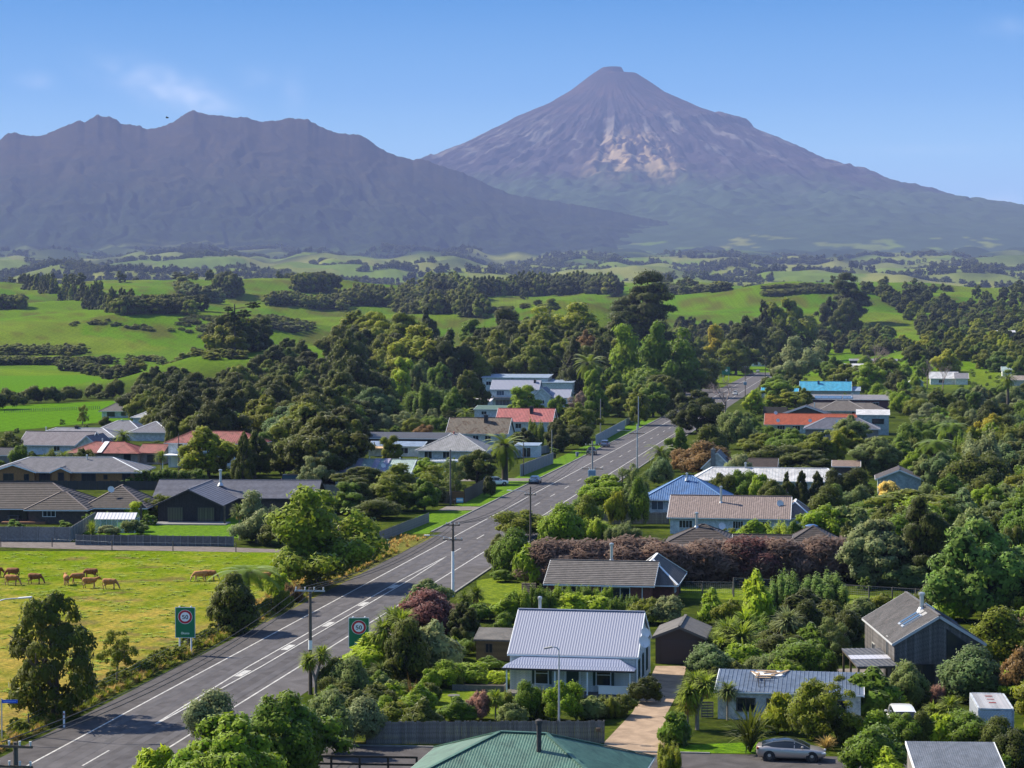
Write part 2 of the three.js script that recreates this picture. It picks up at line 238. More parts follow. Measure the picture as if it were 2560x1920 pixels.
strip('side_road', 'side road joining the main road from the left at the bend', -46, -7.9, 800, 905, 0.010, SHOULDER);
strip('road_shoulder', 'dark chip seal shoulder on the paddock side of the main road', -6.6, -3.6, 80, 292, 0.008, SHOULDER);
strip('main_road', 'straight grey asphalt main road running through the town', -3.7, 7.7, 80, 292, 0.012, ASPHALT);
strip('main_road', 'grey asphalt main road between kerbs in the town', -8, 7.7, 292, 1185, 0.012, ASPHALT);
for (const [o0, o1, D0, D1, k, l] of [[0.3, 3.3, 132, 214, 0.108, 'darker strip of newer seal in the near lane'], [-3.3, -0.5, 300, 352, 0.108, 'dark seal patch in the far lane by the verge'], [0.9, 3.5, 372, 396, 0.11, 'small dark patch in the lane below the transformer pole'], [4.2, 7.3, 252, 330, 0.155, 'pale worn strip along the parking edge'], [-7.6, -4.1, 395, 520, 0.155, 'pale worn strip along the kerb further up'], [-2.9, -1.0, 150, 205, 0.12, 'worn wheel track in the lane beside the paddock']]) strip('seal_patch', l, o0, o1, D0, D1, 0.016, new THREE.MeshPhysicalMaterial({ specularIntensity: 0.15, color: col(k, k * 0.95, k * 1.02), roughness: 0.9, map: scaled(ROAD_T, 7) }));
for (const [o, l] of [[-2.75, 'outer wheel track of the lane beside the paddock'], [-1.15, 'inner wheel track of the lane beside the paddock'], [1.15, 'inner wheel track of the lane beside the gardens'], [2.75, 'outer wheel track of the lane beside the gardens']]) strip('wheel_track', l, o - 0.32, o + 0.32, 90, 760, 0.0195, new THREE.MeshPhysicalMaterial({ specularIntensity: 0.3, color: col(0.118, 0.112, 0.12), roughness: 0.75, map: scaled(ROAD_T, 11) }));
{ const R = rng(8), m = mat(0.03, 0.029, 0.03, { roughness: 0.5 }); for (let i = 0; i < 7; i++) { const D = 125 + i * 26 + 10 * R(), o = -3 + 8 * R(), pts = []; for (let k = 0; k < 9; k++) pts.push(P2(o + 0.5 * (R() - 0.5) + k * 0.15 * (i % 2 ? 1 : -1), D + k * 1.3).setY(0.0)); tag(mesh('tar_seam', new THREE.TubeGeometry(new THREE.CatmullRomCurve3(pts), 30, 0.035, 4).translate(0, 0.0, 0), m), `thin wandering tar seam on the asphalt, ${['nearest', 'second', 'third', 'fourth', 'fifth', 'sixth', 'farthest'][i]} from the camera`, null, null, 'structure'); } }
{ // lines: edge lines, the double centre line with its blocks, then dashes
  const line = (a, b, w, y = 0.022) => { const d = b.clone().sub(a).setY(0).normalize(), n = V(-d.z, 0, d.x).multiplyScalar(w / 2), q = [a.clone().add(n), b.clone().add(n), b.clone().sub(n), a.clone().sub(n)].map((v) => v.setY(y)); return poly([[q[0], q[1], q[2]], [q[0], q[2], q[3]]]); };
  const put = (label, list) => tag(mesh('road_marking', list, PAINT), label, null, null, 'structure');
  put('white edge line on the paddock side of the main road', [line(P2(-3.72, 90), P2(-3.72, 1180), 0.16)]);
  put('white edge line on the garden side of the main road', [line(P2(3.85, 90), P2(3.85, 1180), 0.16)]);
  put('white double centre line with short blocks between its lines', [line(P2(0, 153), P2(-0.55, 178), 0.15), line(P2(0.1, 153), P2(0.55, 178), 0.15), line(P2(-0.55, 178), P2(-0.45, 240), 0.15), line(P2(0.55, 178), P2(0.45, 240), 0.15), line(P2(-0.45, 240), P2(0, 262), 0.14), line(P2(0.45, 240), P2(0, 262), 0.14), ...[174.9, 188.9, 203.3, 217.8, 232.2].map((D) => line(P2(0, D - 1.5), P2(0, D + 1.5), 0.62, 0.026))]);
  const dash = []; for (const D of [128, 138.5]) dash.push(line(P2(0, D), P2(0, D + 5), 0.14)); for (let D = 266; D < 900; D += 17) dash.push(line(P2(0, D), P2(0, D + 5.5), 0.15)); put('white dashed centre line of the main road', dash);
  const kerb = (label, o, D0, D1) => { const a = P2(o, D0), b = P2(o, D1); tag(mesh('kerb', [beam(a.setY(0.065), b.setY(0.065), 0.24, 0.13)], KERB), label, null, null, 'structure'); };
  kerb('concrete kerb along the verge by the timber fences', -8.12, 292, 700); kerb('concrete kerb along the garden side of the main road', 7.85, 190, 700);
}
{ // side street across the foot of the picture
  const A = at(6, 80, 1552), S = (s, o) => V(A.x + s * 0.994, 0, A.z + s * 0.11 + o);
  sheet('side_street', 'grey side street that passes in front of the green roofed house', [S(-28, 0), S(60, 0), S(60, 7.6), S(-32, 7.6)], 0.010, SHOULDER);
  sheet('grass_verge', 'thin mown verge between side street and timber fence', [S(-27, -1.6), S(-3.5, -1.6), S(-3.5, -0.02), S(-27, -0.02)], 0.006, VERGE);
  tag(mesh('kerb', [beam(S(-27, 0.05).setY(0.05), S(1.2, 0.05).setY(0.05), 0.2, 0.1)], KERB), 'low kerb of the side street below the timber fence', null, null, 'structure');
}
const Q = (t, ...xy) => { const r = []; for (let i = 0; i < xy.length; i += 2) r.push(at(t, xy[i], xy[i + 1])); return r; };
{ // the cow paddock with drier, yellower grass towards the road, built as a fine grid
  const nu = 130, nv = 150, p = [], c = [], u = [], idx = [];
  for (let i = 0; i <= nv; i++) for (let j = 0; j <= nu; j++) {
    const D = lerp(120, 268, i / nv), x1 = roadX(D) - 7.4, x = lerp(-105, x1, j / nu), n = fbm(n2, x / 9, D / 9, 4), m = fbm(n2b, x / 2.6, D / 3.4, 3), dry = clamp(1.28 - (D - 150) / 85 + 0.75 * n + 0.45 * m), tuft = smooth(0.12, 0.4, m), soil = Math.max(smooth(0.60, 0.72, n2(x / 11 + 5, D / 8)) * 0.7, smooth(0.9, 0.3, Math.abs(x - roadX(D) + 11.5 + 1.2 * n2b(D / 14, 2))) * 0.5);
    p.push(x, 0.006, -D); u.push(x, -D); const q0 = [0.20, 0.15, 0.075]; const a = [0.172, 0.25, 0.008], b = [0.40, 0.285, 0.085]; c.push(...a.map((v, k) => lerp(lerp(v, b[k], 0.85 * dry), q0[k], soil) * (1 + 0.22 * n + 0.25 * m) * lerp(1, [0.75, 0.92, 0.8][k], tuft)));
  }
  for (let i = 0; i < nv; i++) for (let j = 0; j < nu; j++) { const a = i * (nu + 1) + j, b = a + nu + 1; idx.push(a, a + 1, b, b, a + 1, b + 1); }
  const g = new THREE.BufferGeometry(); g.setAttribute('position', new THREE.Float32BufferAttribute(p, 3)); g.setAttribute('color', new THREE.Float32BufferAttribute(c, 3)); g.setAttribute('uv', new THREE.Float32BufferAttribute(u, 2)); g.setIndex(idx); g.computeVertexNormals();
  tag(mesh('paddock', g, new THREE.MeshPhysicalMaterial({ specularIntensity: 0.03, vertexColors: true, roughness: 1, map: scaled(GRASS_T, 4) })), 'paddock of green and sun dried grass with brown cattle', null, null, 'structure');
}
sheet('lane', 'grey gravel lane along the top of the cow paddock', Q(4, -200, 188, 470, 196, 1500, 228, 1780, 240, 1900, 262, 1500, 258, 700, 244, -200, 222), 0.012, GRAVEL);
sheet('lawn', 'bright mown lawn in front of the black gabled house', Q(4, 560, 10, 930, -8, 1560, 10, 1540, 168, 900, 152, 540, 140), 0.010, LAWN);
sheet('verge', 'rough yellow grass verge beside the road by the spreading tree', [P2(-12, 205), P2(-6.55, 205), P2(-6.55, 286), P2(-14, 286)], 0.009, VERGE);
sheet('verge', 'mown verge between kerb and grey paling fence', [P2(-15, 290), P2(-8.2, 290), P2(-8.2, 325), P2(-15, 325)], 0.010, LAWN);
sheet('verge', 'mown verge between kerb and concrete block wall', [P2(-13, 333), P2(-8.2, 333), P2(-8.2, 385), P2(-13, 385)], 0.010, LAWN);
sheet('verge', 'mown verge further up the street by the palm trees', [P2(-13, 392), P2(-8.2, 392), P2(-8.2, 620), P2(-13, 620)], 0.010, LAWN);
sheet('driveway', 'pale concrete driveway crossing between kerb and timber gate', [P2(-14, 325), P2(-8.1, 326), P2(-8.1, 332), P2(-14, 333)], 0.014, DRIVE_G);
sheet('driveway', 'pale driveway crossing beside the concrete block wall', [P2(-22, 385), P2(-8.1, 385), P2(-8.1, 392), P2(-22, 392)], 0.014, DRIVE_G);
sheet('lawn', 'mown lawn beside the road below the clipped round bushes', Q(5, 880, 440, 1000, 420, 1200, 470, 1180, 560, 1010, 600, 860, 570), 0.010, LAWN_B);
sheet('lawn', 'sunny garden lawn with a round table beside the white cottage', Q(5, 640, 1040, 860, 1040, 1080, 1140, 1080, 1300, 480, 1310, 420, 1200), 0.010, LAWN_B);
sheet('driveway', 'tan gravel driveway leading to the brown garage', Q(5, 2030, 990, 2230, 990, 2190, 1130, 2100, 1300, 2080, 1560, 1690, 1560, 1700, 1480, 1880, 1290, 1960, 1150), 0.012, DRIVE);
sheet('lawn', 'narrow lawn strip beside the tan driveway by the parked silver car', Q(6, -40, 1500, 500, 1480, 520, 1556, -40, 1545), 0.010, LAWN);
sheet('lawn', 'garden lawn behind the long blue roofed shed', Q(6, 640, 1000, 1000, 1010, 1010, 1090, 640, 1090), 0.010, LAWN);
sheet('patio', 'pale paved patio under the lean-to carport', Q(6, 1000, 1010, 1400, 1000, 1420, 1100, 1010, 1100), 0.014, DRIVE_G);
sheet('lawn', 'grass strip behind the wire mesh fence under the purple hedge', Q(6, -300, 470, 1700, 560, 1700, 620, -300, 540), 0.010, LAWN_B);
sheet('yard', 'concrete yard beside the pink roofed house', Q(6, 730, 60, 930, 20, 930, 90, 730, 110), 0.010, DRIVE_G);
sheet('lawn', 'small bright lawn between bushes near the pale box house', Q(3, 1500, 920, 1740, 920, 1760, 1040, 1540, 1040), 0.010, LAWN);
sheet('lawn', 'lit lawn strip in front of the grey hedge by the parked van', Q(3, 2040, 900, 2300, 900, 2300, 935, 2040, 935), 0.010, LAWN);
{ // flat bright fields at the edge of town, beyond the houses
  const a = new THREE.MeshPhysicalMaterial({ specularIntensity: 0.03, color: col(0.10, 0.235, 0.005), roughness: 0.95, map: scaled(GRASS_T, 12) });
  sheet('field', 'bright green field behind the row of round hedge trees', Q(1, -400, 722, 400, 722, 940, 770, 900, 830, 560, 880, -400, 890), 0.010, a);
  sheet('field', 'bright green field between hedge trees and the bungalows', Q(1, -400, 990, 300, 950, 860, 925, 860, 1050, 0, 1130, -400, 1130), 0.010, a);
}
// ---------------------------------------------------------------- buildings
// roof covering on one plane: pts run round the plane, the first edge being the eave; style 'rib' | 'tile' | 'seam' | 'plain'
function roofPlane(pts, style, th = 0.08, pitch) {
  const e = pts[1].clone().sub(pts[0]).normalize(), n = e.clone().cross(pts[2].clone().sub(pts[0])).normalize(); if (n.y < 0) n.negate();
  const s = n.clone().cross(e).normalize(); let up = s; if (up.y < 0) up = s.negate();
  const uv = (p) => { const d = p.clone().sub(pts[0]); return [d.dot(e), d.dot(up)]; }, P = pts.map(uv), back = (u, v, h = 0) => pts[0].clone().addScaledVector(e, u).addScaledVector(up, v).addScaledVector(n, h);
  const cut = (k, val) => { const r = []; for (let i = 0; i < P.length; i++) { const a = P[i], b = P[(i + 1) % P.length]; if ((a[k] - val) * (b[k] - val) < 0) r.push(lerp(a[1 - k], b[1 - k], (val - a[k]) / (b[k] - a[k]))); } return r.length < 2 ? null : [Math.min(...r), Math.max(...r)]; };
  const ord = n.dot(pts[1].clone().sub(pts[0]).cross(pts[2].clone().sub(pts[0]))) > 0 ? pts : [...pts].reverse();
  const out = [slab(ord, n.clone().multiplyScalar(-th))], us = P.map((p) => p[0]), vs = P.map((p) => p[1]), u0 = Math.min(...us), u1 = Math.max(...us), v1 = Math.max(...vs), tri = [];
  const quad = (a, b, c, d) => tri.push([a, b, c], [a, c, d]);
  if (style === 'rib' || style === 'seam') {
    const q = pitch || (style === 'rib' ? 0.19 : 0.45), w = style === 'rib' ? q * 0.30 : 0.035, h = style === 'rib' ? q * 0.11 : 0.045;
    for (let u = u0 + q / 2; u < u1; u += q) { const a = cut(0, u - w * 0.99), b = cut(0, u), c = cut(0, u + w * 0.99); if (!a || !b || !c) continue; const lo = Math.max(a[0], b[0], c[0]) + 0.01, hi = Math.min(a[1], b[1], c[1]) - 0.01; if (hi - lo < 0.1) continue;
      const A = back(u - w, lo, 0.002), B = back(u, lo, h), C = back(u + w, lo, 0.002), A2 = back(u - w, hi, 0.002), B2 = back(u, hi, h), C2 = back(u + w, hi, 0.002); quad(B, B2, A2, A); quad(C, C2, B2, B); tri.push([A, C, B]); tri.push([A2, B2, C2]); }
  } else if (style === 'tile') {
    const q = pitch || 0.36; for (let v = 0; v < v1 - 0.05; v += q) { const a = cut(1, v + 0.01), b = cut(1, Math.min(v + q, v1 - 0.01)); if (!a || !b) continue; const l = Math.max(a[0], b[0] - 0), r = Math.min(a[1], b[1] + 0), vt = Math.min(v + q, v1 - 0.01);
      const A = back(a[0], v + 0.01, 0.055), B = back(a[1], v + 0.01, 0.055), C = back(b[1], vt, 0.006), D = back(b[0], vt, 0.006), A0 = back(a[0], v + 0.01, 0.002), B0 = back(a[1], v + 0.01, 0.002); quad(A, B, C, D); quad(A0, B0, B, A); }
  }
  if (tri.length) { // wind the covering outwards
    for (const t of tri) { const m = t[1].clone().sub(t[0]).cross(t[2].clone().sub(t[0])); if (m.dot(n) < -1e-9) t.reverse(); }
    out.push(poly(tri));
  }
  return merge(out);
}
const WALL = {
  white: M.white, pale: mat(0.76, 0.80, 0.78, { map: WEAR_T, s: 5 }), paleBlue: mat(0.70, 0.77, 0.83, { map: WEAR_T, s: 5 }), grey: mat(0.27, 0.25, 0.25, { map: WEAR_T, s: 4 }), brown: mat(0.10, 0.075, 0.065, { map: WOOD_T, s: 3 }), black: mat(0.028, 0.026, 0.03, { map: WOOD_T, s: 2 }),
  brickOrange: mat(0.42, 0.19, 0.06, { map: WEAR_T, s: 2 }), brickRed: mat(0.22, 0.065, 0.045, { map: WEAR_T, s: 2 }), cream: mat(0.60, 0.57, 0.48, { map: WEAR_T, s: 4 }), blue: mat(0.40, 0.50, 0.54, { map: WEAR_T, s: 4 }), mint: mat(0.55, 0.66, 0.60, { map: WEAR_T, s: 4 }), darkRed: mat(0.10, 0.035, 0.04), timber: M.timber, ply: mat(0.24, 0.16, 0.075, { map: WOOD_T, s: 2 }),
};
const ROOF = {
  lilac: mat(0.225, 0.240, 0.325, { roughness: 0.5 }), slate: mat(0.149, 0.153, 0.200, { map: WEAR_T, s: 5, roughness: 0.6 }), tileBrown: mat(0.072, 0.058, 0.056, { map: WEAR_T, s: 6, roughness: 0.7 }), tileGrey: mat(0.145, 0.132, 0.132, { map: WEAR_T, s: 4, roughness: 0.8 }), grey: mat(0.230, 0.221, 0.246, { map: WEAR_T, s: 6, roughness: 0.6 }),
  darkGrey: mat(0.085, 0.085, 0.098, { map: WEAR_T, s: 6, roughness: 0.55 }), charcoal: mat(0.047, 0.044, 0.051, { map: WEAR_T, s: 6, roughness: 0.55 }), red: mat(0.42, 0.10, 0.10, { map: WEAR_T, s: 6, roughness: 0.55 }), dullRed: mat(0.289, 0.072, 0.064, { map: STAIN_T, s: 8, roughness: 0.65 }), orange: mat(0.425, 0.098, 0.043, { map: WEAR_T, s: 5, roughness: 0.6 }),
  cyan: mat(0.043, 0.357, 0.578, { map: WEAR_T, s: 7, roughness: 0.5 }), blue: mat(0.064, 0.162, 0.383, { map: WEAR_T, s: 6, roughness: 0.5 }), white: mat(0.595, 0.595, 0.620, { map: WEAR_T, s: 9, roughness: 0.55 }), brown: mat(0.140, 0.115, 0.093, { map: STAIN_T, s: 7, roughness: 0.8 }), pink: mat(0.265, 0.205, 0.195, { map: WEAR_T, s: 3, roughness: 0.85 }),
  green: mat(0.072, 0.166, 0.132, { map: WEAR_T, s: 9, roughness: 0.5 }), mint: mat(0.340, 0.442, 0.425, { map: WEAR_T, s: 9, roughness: 0.6 }), blueGrey: mat(0.115, 0.153, 0.230, { map: WEAR_T, s: 7, roughness: 0.5 }), paleBlue: mat(0.281, 0.357, 0.493, { map: WEAR_T, s: 7, roughness: 0.5 }), iron: mat(0.153, 0.170, 0.208, { map: WEAR_T, s: 5, roughness: 0.5 }), weathered: mat(0.132, 0.123, 0.119, { map: WEAR_T, s: 7, roughness: 0.8 }), darkGreen: mat(0.076, 0.145, 0.128, { map: WEAR_T, s: 6 }),
};
// one volume of a building in its own axes: x to the right, y up, z towards the viewer; spans x0..x1, z0 (back) .. z1 (front)
function volume(g, b) {
  const { x0, x1, z0, z1, h, roof = 'gx', rise = 1.8, over = 0.45, wall, rm, style = 'rib', pitch } = b, y0 = b.y0 || 0, xm = (x0 + x1) / 2, zm = (z0 + z1) / 2, o = over, T = [], planes = [], caps = [];
  let wg;
  if (roof === 'gx' || roof === 'gz') { // gable: ridge along x or along z
    const s = new THREE.Shape(), L = roof === 'gx' ? x1 - x0 : z1 - z0, w = (roof === 'gx' ? z1 - z0 : x1 - x0) / 2; s.moveTo(-w, 0); s.lineTo(w, 0); s.lineTo(w, h - y0); s.lineTo(0, h + rise - y0); s.lineTo(-w, h - y0);
    wg = new THREE.ExtrudeGeometry(s, { depth: L, bevelEnabled: false }); wg.translate(0, y0, -L / 2); if (roof === 'gx') wg.rotateY(Math.PI / 2); wg.translate(xm, 0, zm);
    const k = rise / w, d = k * o, e = 0.05;
    if (roof === 'gx') { const R = (x) => V(x, h + rise + e, zm); planes.push([V(x0 - o, h - d + e, z1 + o), V(x1 + o, h - d + e, z1 + o), R(x1 + o), R(x0 - o)], [V(x1 + o, h - d + e, z0 - o), V(x0 - o, h - d + e, z0 - o), R(x0 - o), R(x1 + o)]); caps.push([R(x0 - o), R(x1 + o)]); }
    else { const R = (z) => V(xm, h + rise + e, z); planes.push([V(x0 - o, h - d + e, z0 - o), V(x0 - o, h - d + e, z1 + o), R(z1 + o), R(z0 - o)], [V(x1 + o, h - d + e, z1 + o), V(x1 + o, h - d + e, z0 - o), R(z0 - o), R(z1 + o)]); caps.push([R(z0 - o), R(z1 + o)]); }
  } else {
    if (roof === 'mono') { const hb = h + rise, s = new THREE.Shape(); s.moveTo(-z1, 0); s.lineTo(-z0, 0); s.lineTo(-z0, hb); s.lineTo(-z1, h); wg = new THREE.ExtrudeGeometry(s, { depth: x1 - x0, bevelEnabled: false }).rotateY(Math.PI / 2).translate(x0, y0, 0);
      const k = rise / (z1 - z0), d = k * o; planes.push([V(x0 - o, h - d + 0.06, z1 + o), V(x1 + o, h - d + 0.06, z1 + o), V(x1 + o, hb + d + 0.06, z0 - o), V(x0 - o, hb + d + 0.06, z0 - o)]); }
    else wg = box(xm, (y0 + h) / 2, zm, x1 - x0, h - y0, z1 - z0);
    if (roof === 'flat') planes.push([V(x0 - o, h + 0.12, z1 + o), V(x1 + o, h + 0.12, z1 + o), V(x1 + o, h + 0.14 + rise * 0.02, z0 - o), V(x0 - o, h + 0.14 + rise * 0.02, z0 - o)]);
    if (roof === 'hip') {
      const w = x1 - x0, l = z1 - z0, long = w >= l, half = Math.min(w, l) / 2 + o, k = rise / (Math.min(w, l) / 2), y = h - k * o + 0.06, top = h + rise + 0.06, hl = (long ? w + 2 * o : l + 2 * o) / 2 - half * (b.hipK ?? 1);
      const A = V(x0 - o, y, z1 + o), B = V(x1 + o, y, z1 + o), C = V(x1 + o, y, z0 - o), D = V(x0 - o, y, z0 - o), r0 = long ? V(xm - hl, top, zm) : V(xm, top, zm + hl), r1 = long ? V(xm + hl, top, zm) : V(xm, top, zm - hl), one = hl < 0.05;
      if (long) planes.push(one ? [A, B, r0] : [A, B, r1, r0], [B, C, r1], one ? [C, D, r0] : [C, D, r0, r1], [D, A, r0]);
      else planes.push([A, B, r0], [B, C, r1, r0], [C, D, r1], [D, A, r0, r1]);
      if (!one) caps.push([r0, r1]); caps.push([A, r0], [D, long ? r0 : r1], [B, long ? r1 : r0], [C, r1]);
    }
  }
  mesh('wall', wg, wall, g);
  const rf = mesh('roof', planes.map((p) => roofPlane(p, style, 0.10, pitch)), rm, g), list = [];
  const cm = b.cap || rm; if (caps.length) mesh('ridge_cap', caps.map(([p, q]) => beam(p.clone().add(V(0, 0.05, 0)), q.clone().add(V(0, 0.05, 0)), 0.24, 0.07)), cm, rf);
  if (roof !== 'flat') { // gutters and barge boards
    const gm = b.trim || M.trim; for (const p of planes) { const a = p[0], c = p[1]; if (roof === 'mono' ? true : Math.abs(a.y - c.y) < 0.02) list.push(beam(a.clone().add(V(0, -0.09, 0)), c.clone().add(V(0, -0.09, 0)), 0.11, 0.12)); if (roof === 'gx' || roof === 'gz' || roof === 'mono') { list.push(beam(p[1].clone().add(V(0, -0.10, 0)), p[2].clone().add(V(0, -0.10, 0)), 0.06, 0.22), beam(p[0].clone().add(V(0, -0.10, 0)), p[3].clone().add(V(0, -0.10, 0)), 0.06, 0.22)); } }
    mesh('gutter', list, gm, rf);
  }
  return rf;
}
// window on the wall facing side f ('f' front, 'r' right, 'l' left) of the given plane coordinate
function windowOn(g, f, plane, u, sill, w, h, o = {}) {
  const place = (geo) => { if (f === 'r') geo.rotateY(Math.PI / 2); if (f === 'l') geo.rotateY(-Math.PI / 2); return f === 'f' ? geo.translate(u, sill + h / 2, plane) : geo.translate(plane, sill + h / 2, u); };
  const t = o.t || 0.07, fr = [box(0, h / 2 + t / 2, 0.03, w + 2 * t, t, 0.09), box(0, -h / 2 - t / 2, 0.04, w + 2 * t + 0.06, t, 0.12), box(-w / 2 - t / 2, 0, 0.03, t, h, 0.09), box(w / 2 + t / 2, 0, 0.03, t, h, 0.09)];
  const n = o.n || 2; for (let i = 1; i < n; i++) fr.push(box(-w / 2 + w * i / n, 0, 0.028, 0.05, h, 0.06)); if (o.bar) fr.push(box(0, o.bar * h - h / 2, 0.026, w, 0.05, 0.05));
  const win = mesh(o.door ? 'door' : 'window', place(merge(fr)), o.fm || M.trim, g);
  for (let i = 0; i < n; i++) mesh('pane', place(box(-w / 2 + w * (i + 0.5) / n, 0, 0.012, w / n - 0.04, h, 0.02)), o.gm || M.glass, win);
  return win;
}
function flue(g, x, y, z, h = 1.2, r = 0.1, m = M.steel) { const f = mesh('flue', [bar(V(x, y, z), V(x, y + h, z), r, r, 12), bar(V(x, y + h, z), V(x, y + h + 0.18, z), r * 1.5, r * 1.5, 12), bar(V(x, y + h + 0.18, z), V(x, y + h + 0.26, z), r * 1.5, r * 0.4, 12)], m, g); mesh('flashing', bar(V(x, y - 0.3, z), V(x, y + 0.15, z), r * 2.6, r * 1.3, 8), M.galv, f); return f; }
function chimney(g, x, y, z, w, h, m) { mesh('chimney', [box(x, y + h / 2, z, w, h, w), box(x, y + h, z, w + 0.14, 0.16, w + 0.14), bar(V(x, y + h, z), V(x, y + h + 0.35, z), 0.13, 0.11, 10)], m, g); }
function dish(g, x, y, z, r = 0.4, turn = 0.3) { const pts = []; for (let i = 0; i <= 6; i++) pts.push(new THREE.Vector2(r * i / 6, 0.22 * r * (i / 6) ** 2)); const d = new THREE.LatheGeometry(pts, 20).rotateX(Math.PI / 2 - 0.4).rotateY(turn).translate(x, y, z); const p = mesh('satellite_dish', d, mat(0.6, 0.6, 0.62, { side: THREE.DoubleSide }), g); mesh('bracket', [bar(V(x, y - 0.5, z - 0.15), V(x, y, z - 0.02), 0.025), bar(V(x, y - r * 0.7, z), V(x + 0.05, y - 0.1, z + r * 0.9), 0.012)], M.galv, p); }
// a building whose front left ground corner stands at pixel (x, y) of the photograph, or at depth D; long side parallel to the cross streets
function building(name, label, cat, pos, turn, vols, group) { const g = thing(name, label, cat, pos, turn, group); g.roofs = vols.map((v) => volume(g, v)); return g; }
const byPix = (px, D) => { const r = ray(px, 960), x = r.x * D; return V(x, land(x, D), -D); };
const house = (label, px, D, vols, o = {}) => building(o.name || 'house', label, o.cat || 'house', byPix(px, D), o.turn ?? GRID, vols, o.group);
const windows = (g, z, list, o = {}) => { for (const [u, s, w, h, n] of list) windowOn(g, 'f', z, u, s, w, h, { n, ...o }); };

// ---- the white cottage
{
  const g = house('white weatherboard cottage with lilac corrugated roof and a front verandah', 1275, 166.4, []);
  const W = 10.2, L = 10.6, h = 3.15;
  const rf = volume(g, { x0: 0, x1: W, z0: -L, z1: 0, h, roof: 'gx', rise: 2.75, over: 0.18, wall: WALL.pale, rm: ROOF.lilac, style: 'rib', pitch: 0.21, trim: M.trim });
  const boards = []; for (let y = 0.25; y < h - 0.1; y += 0.2) boards.push(box(W / 2, y, 0.012, W, 0.19, 0.02, 0, 0.09), box(W + 0.012, y, -L / 2, 0.02, 0.19, L, 0, 0, -0.09)); for (let y = h + 0.05; y < h + 2.5; y += 0.2) { const k = (h + 2.75 - y - 0.1) / 2.75; boards.push(box(W + 0.012, y, -L / 2, 0.02, 0.19, L * k, 0, 0, -0.09)); }
  mesh('weatherboards', boards, WALL.pale, g);
  flue(g, 1.5, 5.6, -6.2, 1.1, 0.13);
  const dk = mat(0.03, 0.06, 0.045);
  for (const [u, w] of [[2.6, 1.0], [7.6, 1.1]]) windowOn(g, 'f', 0.035, u, 0.75, w, 1.5, { n: 1, bar: 0.55 }), [-1, 1].forEach((k) => mesh('shutter', box(u + k * (w / 2 + 0.2), 1.5, 0.04, 0.2, 1.6, 0.05), dk, g));
  const d = mesh('front_door', box(5.1, 1.1, 0.05, 0.95, 2.1, 0.06), dk, g); for (const u of [4.5, 5.7]) mesh('sidelight', box(u, 1.15, 0.03, 0.12, 2.0, 0.08), M.trim, d); mesh('handle', box(5.45, 1.0, 0.08, 0.05, 0.12, 0.05), M.steel, d);
  for (const u of [-2.0, -5.0, -8.2]) windowOn(g, 'r', W + 0.035, u, 0.8, 0.85, 1.7, { n: 1, bar: 0.5, fm: dk });
  // verandah: bullnose iron roof on slim posts
  const vp = [[0, 2.95], [0.45, 2.86], [0.95, 2.66], [1.4, 2.42], [1.75, 2.22]], vg = []; for (let i = 0; i < vp.length - 1; i++) { const [a, ya] = vp[i], [b, yb] = vp[i + 1], ins = (z) => 1.75 - z; vg.push(roofPlane([V(-0.35 + ins(b) * 0.9, yb, b), V(W + 0.05 - ins(b) * 0.9, yb, b), V(W + 0.05 - ins(a) * 0.9, ya, a), V(-0.35 + ins(a) * 0.9, ya, a)], 'rib', 0.05, 0.21), roofPlane([V(-0.35 + ins(b) * 0.9, yb, b), V(-0.35 + ins(b) * 0.9, yb, b - 0.01), V(-0.35 + ins(a) * 0.9, ya, a)], 'plain', 0.04)); }
  const ends = [[-0.35, 1], [W + 0.05, -1]].map(([x, s]) => slab([V(x, 2.22, 1.75), V(x + s * 1.55, 2.93, 0.02), V(x, 2.22, 0.02)], V(0, -0.05, 0)));
  const vr = mesh('verandah_roof', [...vg, ...ends], mat(0.20, 0.225, 0.33, { roughness: 0.5 }), g); mesh('gutter', beam(V(-0.4, 2.16, 1.8), V(W + 0.1, 2.16, 1.8), 0.1, 0.13), M.dark, vr);
  for (const x of [0.0, 3.9, 6.5, 9.9]) mesh('post', box(x, 1.1, 1.62, 0.11, 2.1, 0.11), M.trim, g);
  mesh('verandah_floor', box(W / 2, 0.1, 0.9, W + 0.2, 0.2, 1.75), M.greyTimber, g); mesh('balustrade', [box(8.6, 0.62, 1.62, 2.4, 0.6, 0.06), box(8.6, 0.95, 1.62, 2.5, 0.07, 0.12)], M.trim, g);
  dish(g, W + 0.5, 4.7, -2.2, 0.42, 0.7); dish(g, W + 0.55, 4.2, -0.7, 0.5, 0.7); for (const z of [-L + 0.2, 0.1]) mesh('downpipe', bar(V(W + 0.08, 0.1, z), V(W + 0.08, 3.1, z), 0.05), M.trim, g);
}
{ const g = house('brown brick house with weathered tile gable roof below the purple hedge', 1372, 217.5, [{ x0: 0, x1: 10.7, z0: -9.5, z1: 0, h: 2.4, roof: 'gx', rise: 1.75, over: 0.5, wall: WALL.brickRed, rm: ROOF.tileGrey, style: 'tile', pitch: 0.42, trim: M.trim }, { x0: 8.0, x1: 12.8, z0: -13.5, z1: -3.2, h: 2.4, roof: 'hip', rise: 1.9, over: 0.6, wall: WALL.brickRed, rm: ROOF.tileGrey, style: 'seam', pitch: 0.9, cap: M.trim }]);
  windows(g, 0, [[7.1, 0.45, 2.9, 1.5, 3], [2.6, 0.9, 2.2, 1.1, 3]]); flue(g, 6.0, 4.1, -5.6, 1.7, 0.17); windowOn(g, 'r', 12.8, -6, 0.9, 1.6, 1.2, { n: 2 }); mesh('downpipe', bar(V(9.9, 0, 0.1), V(9.9, 2.3, 0.1), 0.05), M.trim, g); }
